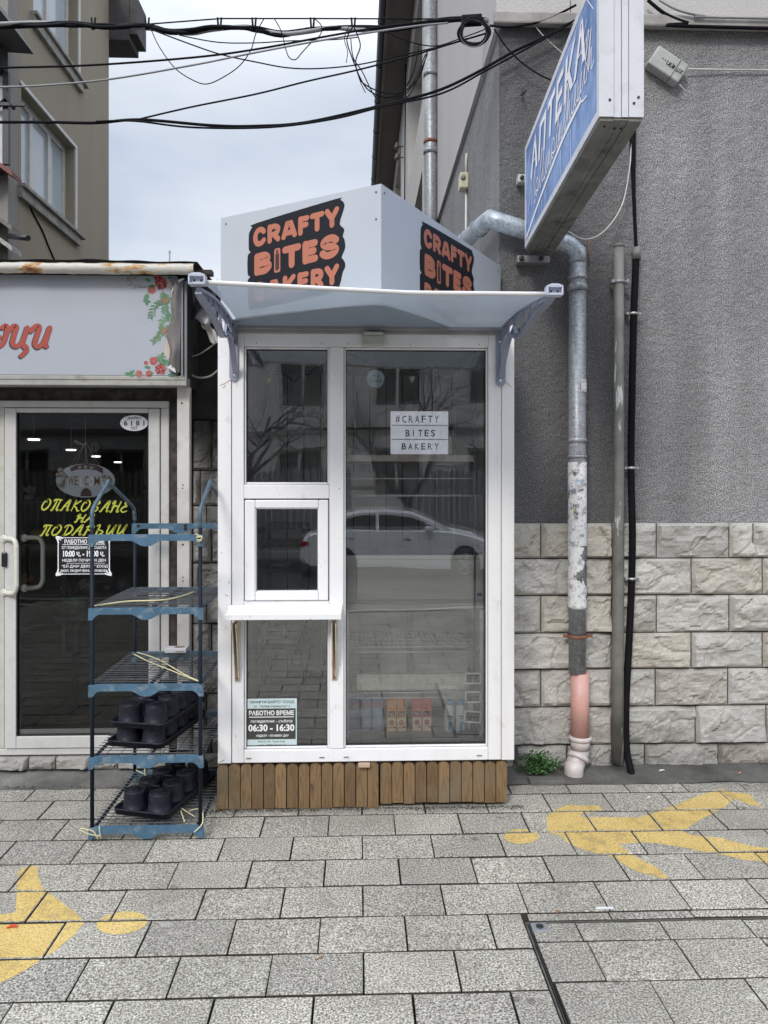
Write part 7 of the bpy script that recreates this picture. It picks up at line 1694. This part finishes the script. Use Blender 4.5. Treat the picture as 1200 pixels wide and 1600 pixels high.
for wx in (.80, 3.52):
    mb = MB(); mb.lathe([(.34, 0), (.37, .004), (.37, .05)], (x0c+wx, yc+.006-.052, zg+.33), 28, (0, 1, 0)); obj('wheel_arch', mb, DARKV, t)
    mb = MB(); mb.lathe([(.20, 0), (.315, 0), (.33, .03), (.33, .19), (.20, .20)], (x0c+wx, yc-.18, zg+.33), 28, (0, 1, 0)); wh = obj('wheel', mb, mat('tyre', (.02, .02, .02), .8), t)
    mb = MB(); c_ = Vector((x0c+wx, yc+.022, zg+.33)); mb.lathe([(.05, -.02), (.05, .0), (.02, .004)], c_, 14, (0, 1, 0)); mb.tube([c_+Vector((.205*math.cos(a), 0, .205*math.sin(a))) for a in [2*math.pi*i/26 for i in range(26)]], .014, 6, closed=True)
    for k in range(5): a = 2*math.pi*k/5; mb.tube([c_, c_+Vector((.2*math.cos(a+.1), 0, .2*math.sin(a+.1)))], [.03, .018], 6)
    obj('rim', mb, mat('alloy', (.5, .5, .52), .25, .8), wh)
mb = MB(); mb.box(x0c+4.05, x0c+4.32, yc-.12, yc-.005, zg+.62, zg+.72, .02); obj('headlight', mb, mat('headlight', (.7, .7, .72), .1), t)
mb = MB(); mb.box(x0c+.01, x0c+.22, yc-.10, yc+.003, zg+.66, zg+.78, .02); obj('tail_light', mb, mat('red tail light', (.45, .02, .02), .2), t)
mb = MB(); mb.box(x0c+2.2, x0c+2.36, yc-.002, yc+.02, zg+.78, zg+.81, .006); mb.box(x0c+.95, x0c+1.1, yc-.002, yc+.02, zg+.78, zg+.81, .006); obj('door_handle', mb, mat('dark handle', (.15, .15, .15), .3), t)
mb = MB(); mb.box(x0c+.95, x0c+3.1, yc-.06, yc-.001, zg+.24, zg+.31, .01); obj('side_skirt', mb, mat('dark skirt', (.05, .05, .05), .6), t)
mb = MB(); mb.box(x0c+2.62, x0c+2.80, yc+.0, yc+.12, zg+.96, zg+1.06, .03); obj('mirror', mb, SILV, t)
mb = MB()
for a in (1.60, 2.72): mb.box(x0c+a, x0c+a+.006, yc-.004, yc+.004, zg+.35, zg+.93)
obj('door_gap', mb, DARKV, t)
t.scale = (.82, .82, .82); t.location.x = 1.02
# grit, soil and moss, also dark contact shade along the foot of kiosk and walls
mb = MB(); rr = random.Random(31)
def crumb(x, y, z, s):
    d = [Vector((rr.uniform(-1, 1), rr.uniform(-1, 1), rr.uniform(0, .7))).normalized()*s*rr.uniform(.5, 1) for _ in range(5)]
    v = [mb.bm.verts.new(Vector((x, y, z))+q) for q in d]; mb.face(v[:3]); mb.face(v[1:4]); mb.face(v[2:5]); mb.face([v[0], v[2], v[4]])
for k in range(2600):
    x = rr.uniform(kx0-.03, kx1+.05); y = KY-.0-abs(rr.gauss(0, .022)); crumb(x, y, .001, rr.uniform(.0015, .006))
for k in range(1400):
    x = rr.uniform(.78, 3.2); crumb(x, 3.862+rr.gauss(0, .012), .004, rr.uniform(.002, .006))
for k in range(1200):
    x = rr.uniform(-3.4, -.70); crumb(x, 3.85+rr.gauss(0, .012), .004, rr.uniform(.002, .006))
for k in range(900):
    x = rr.uniform(.78, 3.2); crumb(x, 4.0+abs(rr.gauss(0, .02)), .014, rr.uniform(.002, .008))
o = obj('grit', mb, mat('dark shade grit and moss', (.05, .048, .032), .95, var=.5, vs=60)); o['kind'] = 'stuff'; o['label'] = 'dark shade grit and moss as contact shade along the foot of the kiosk and walls'; o['category'] = 'grit'
# small scraps and leaves caught on the paving
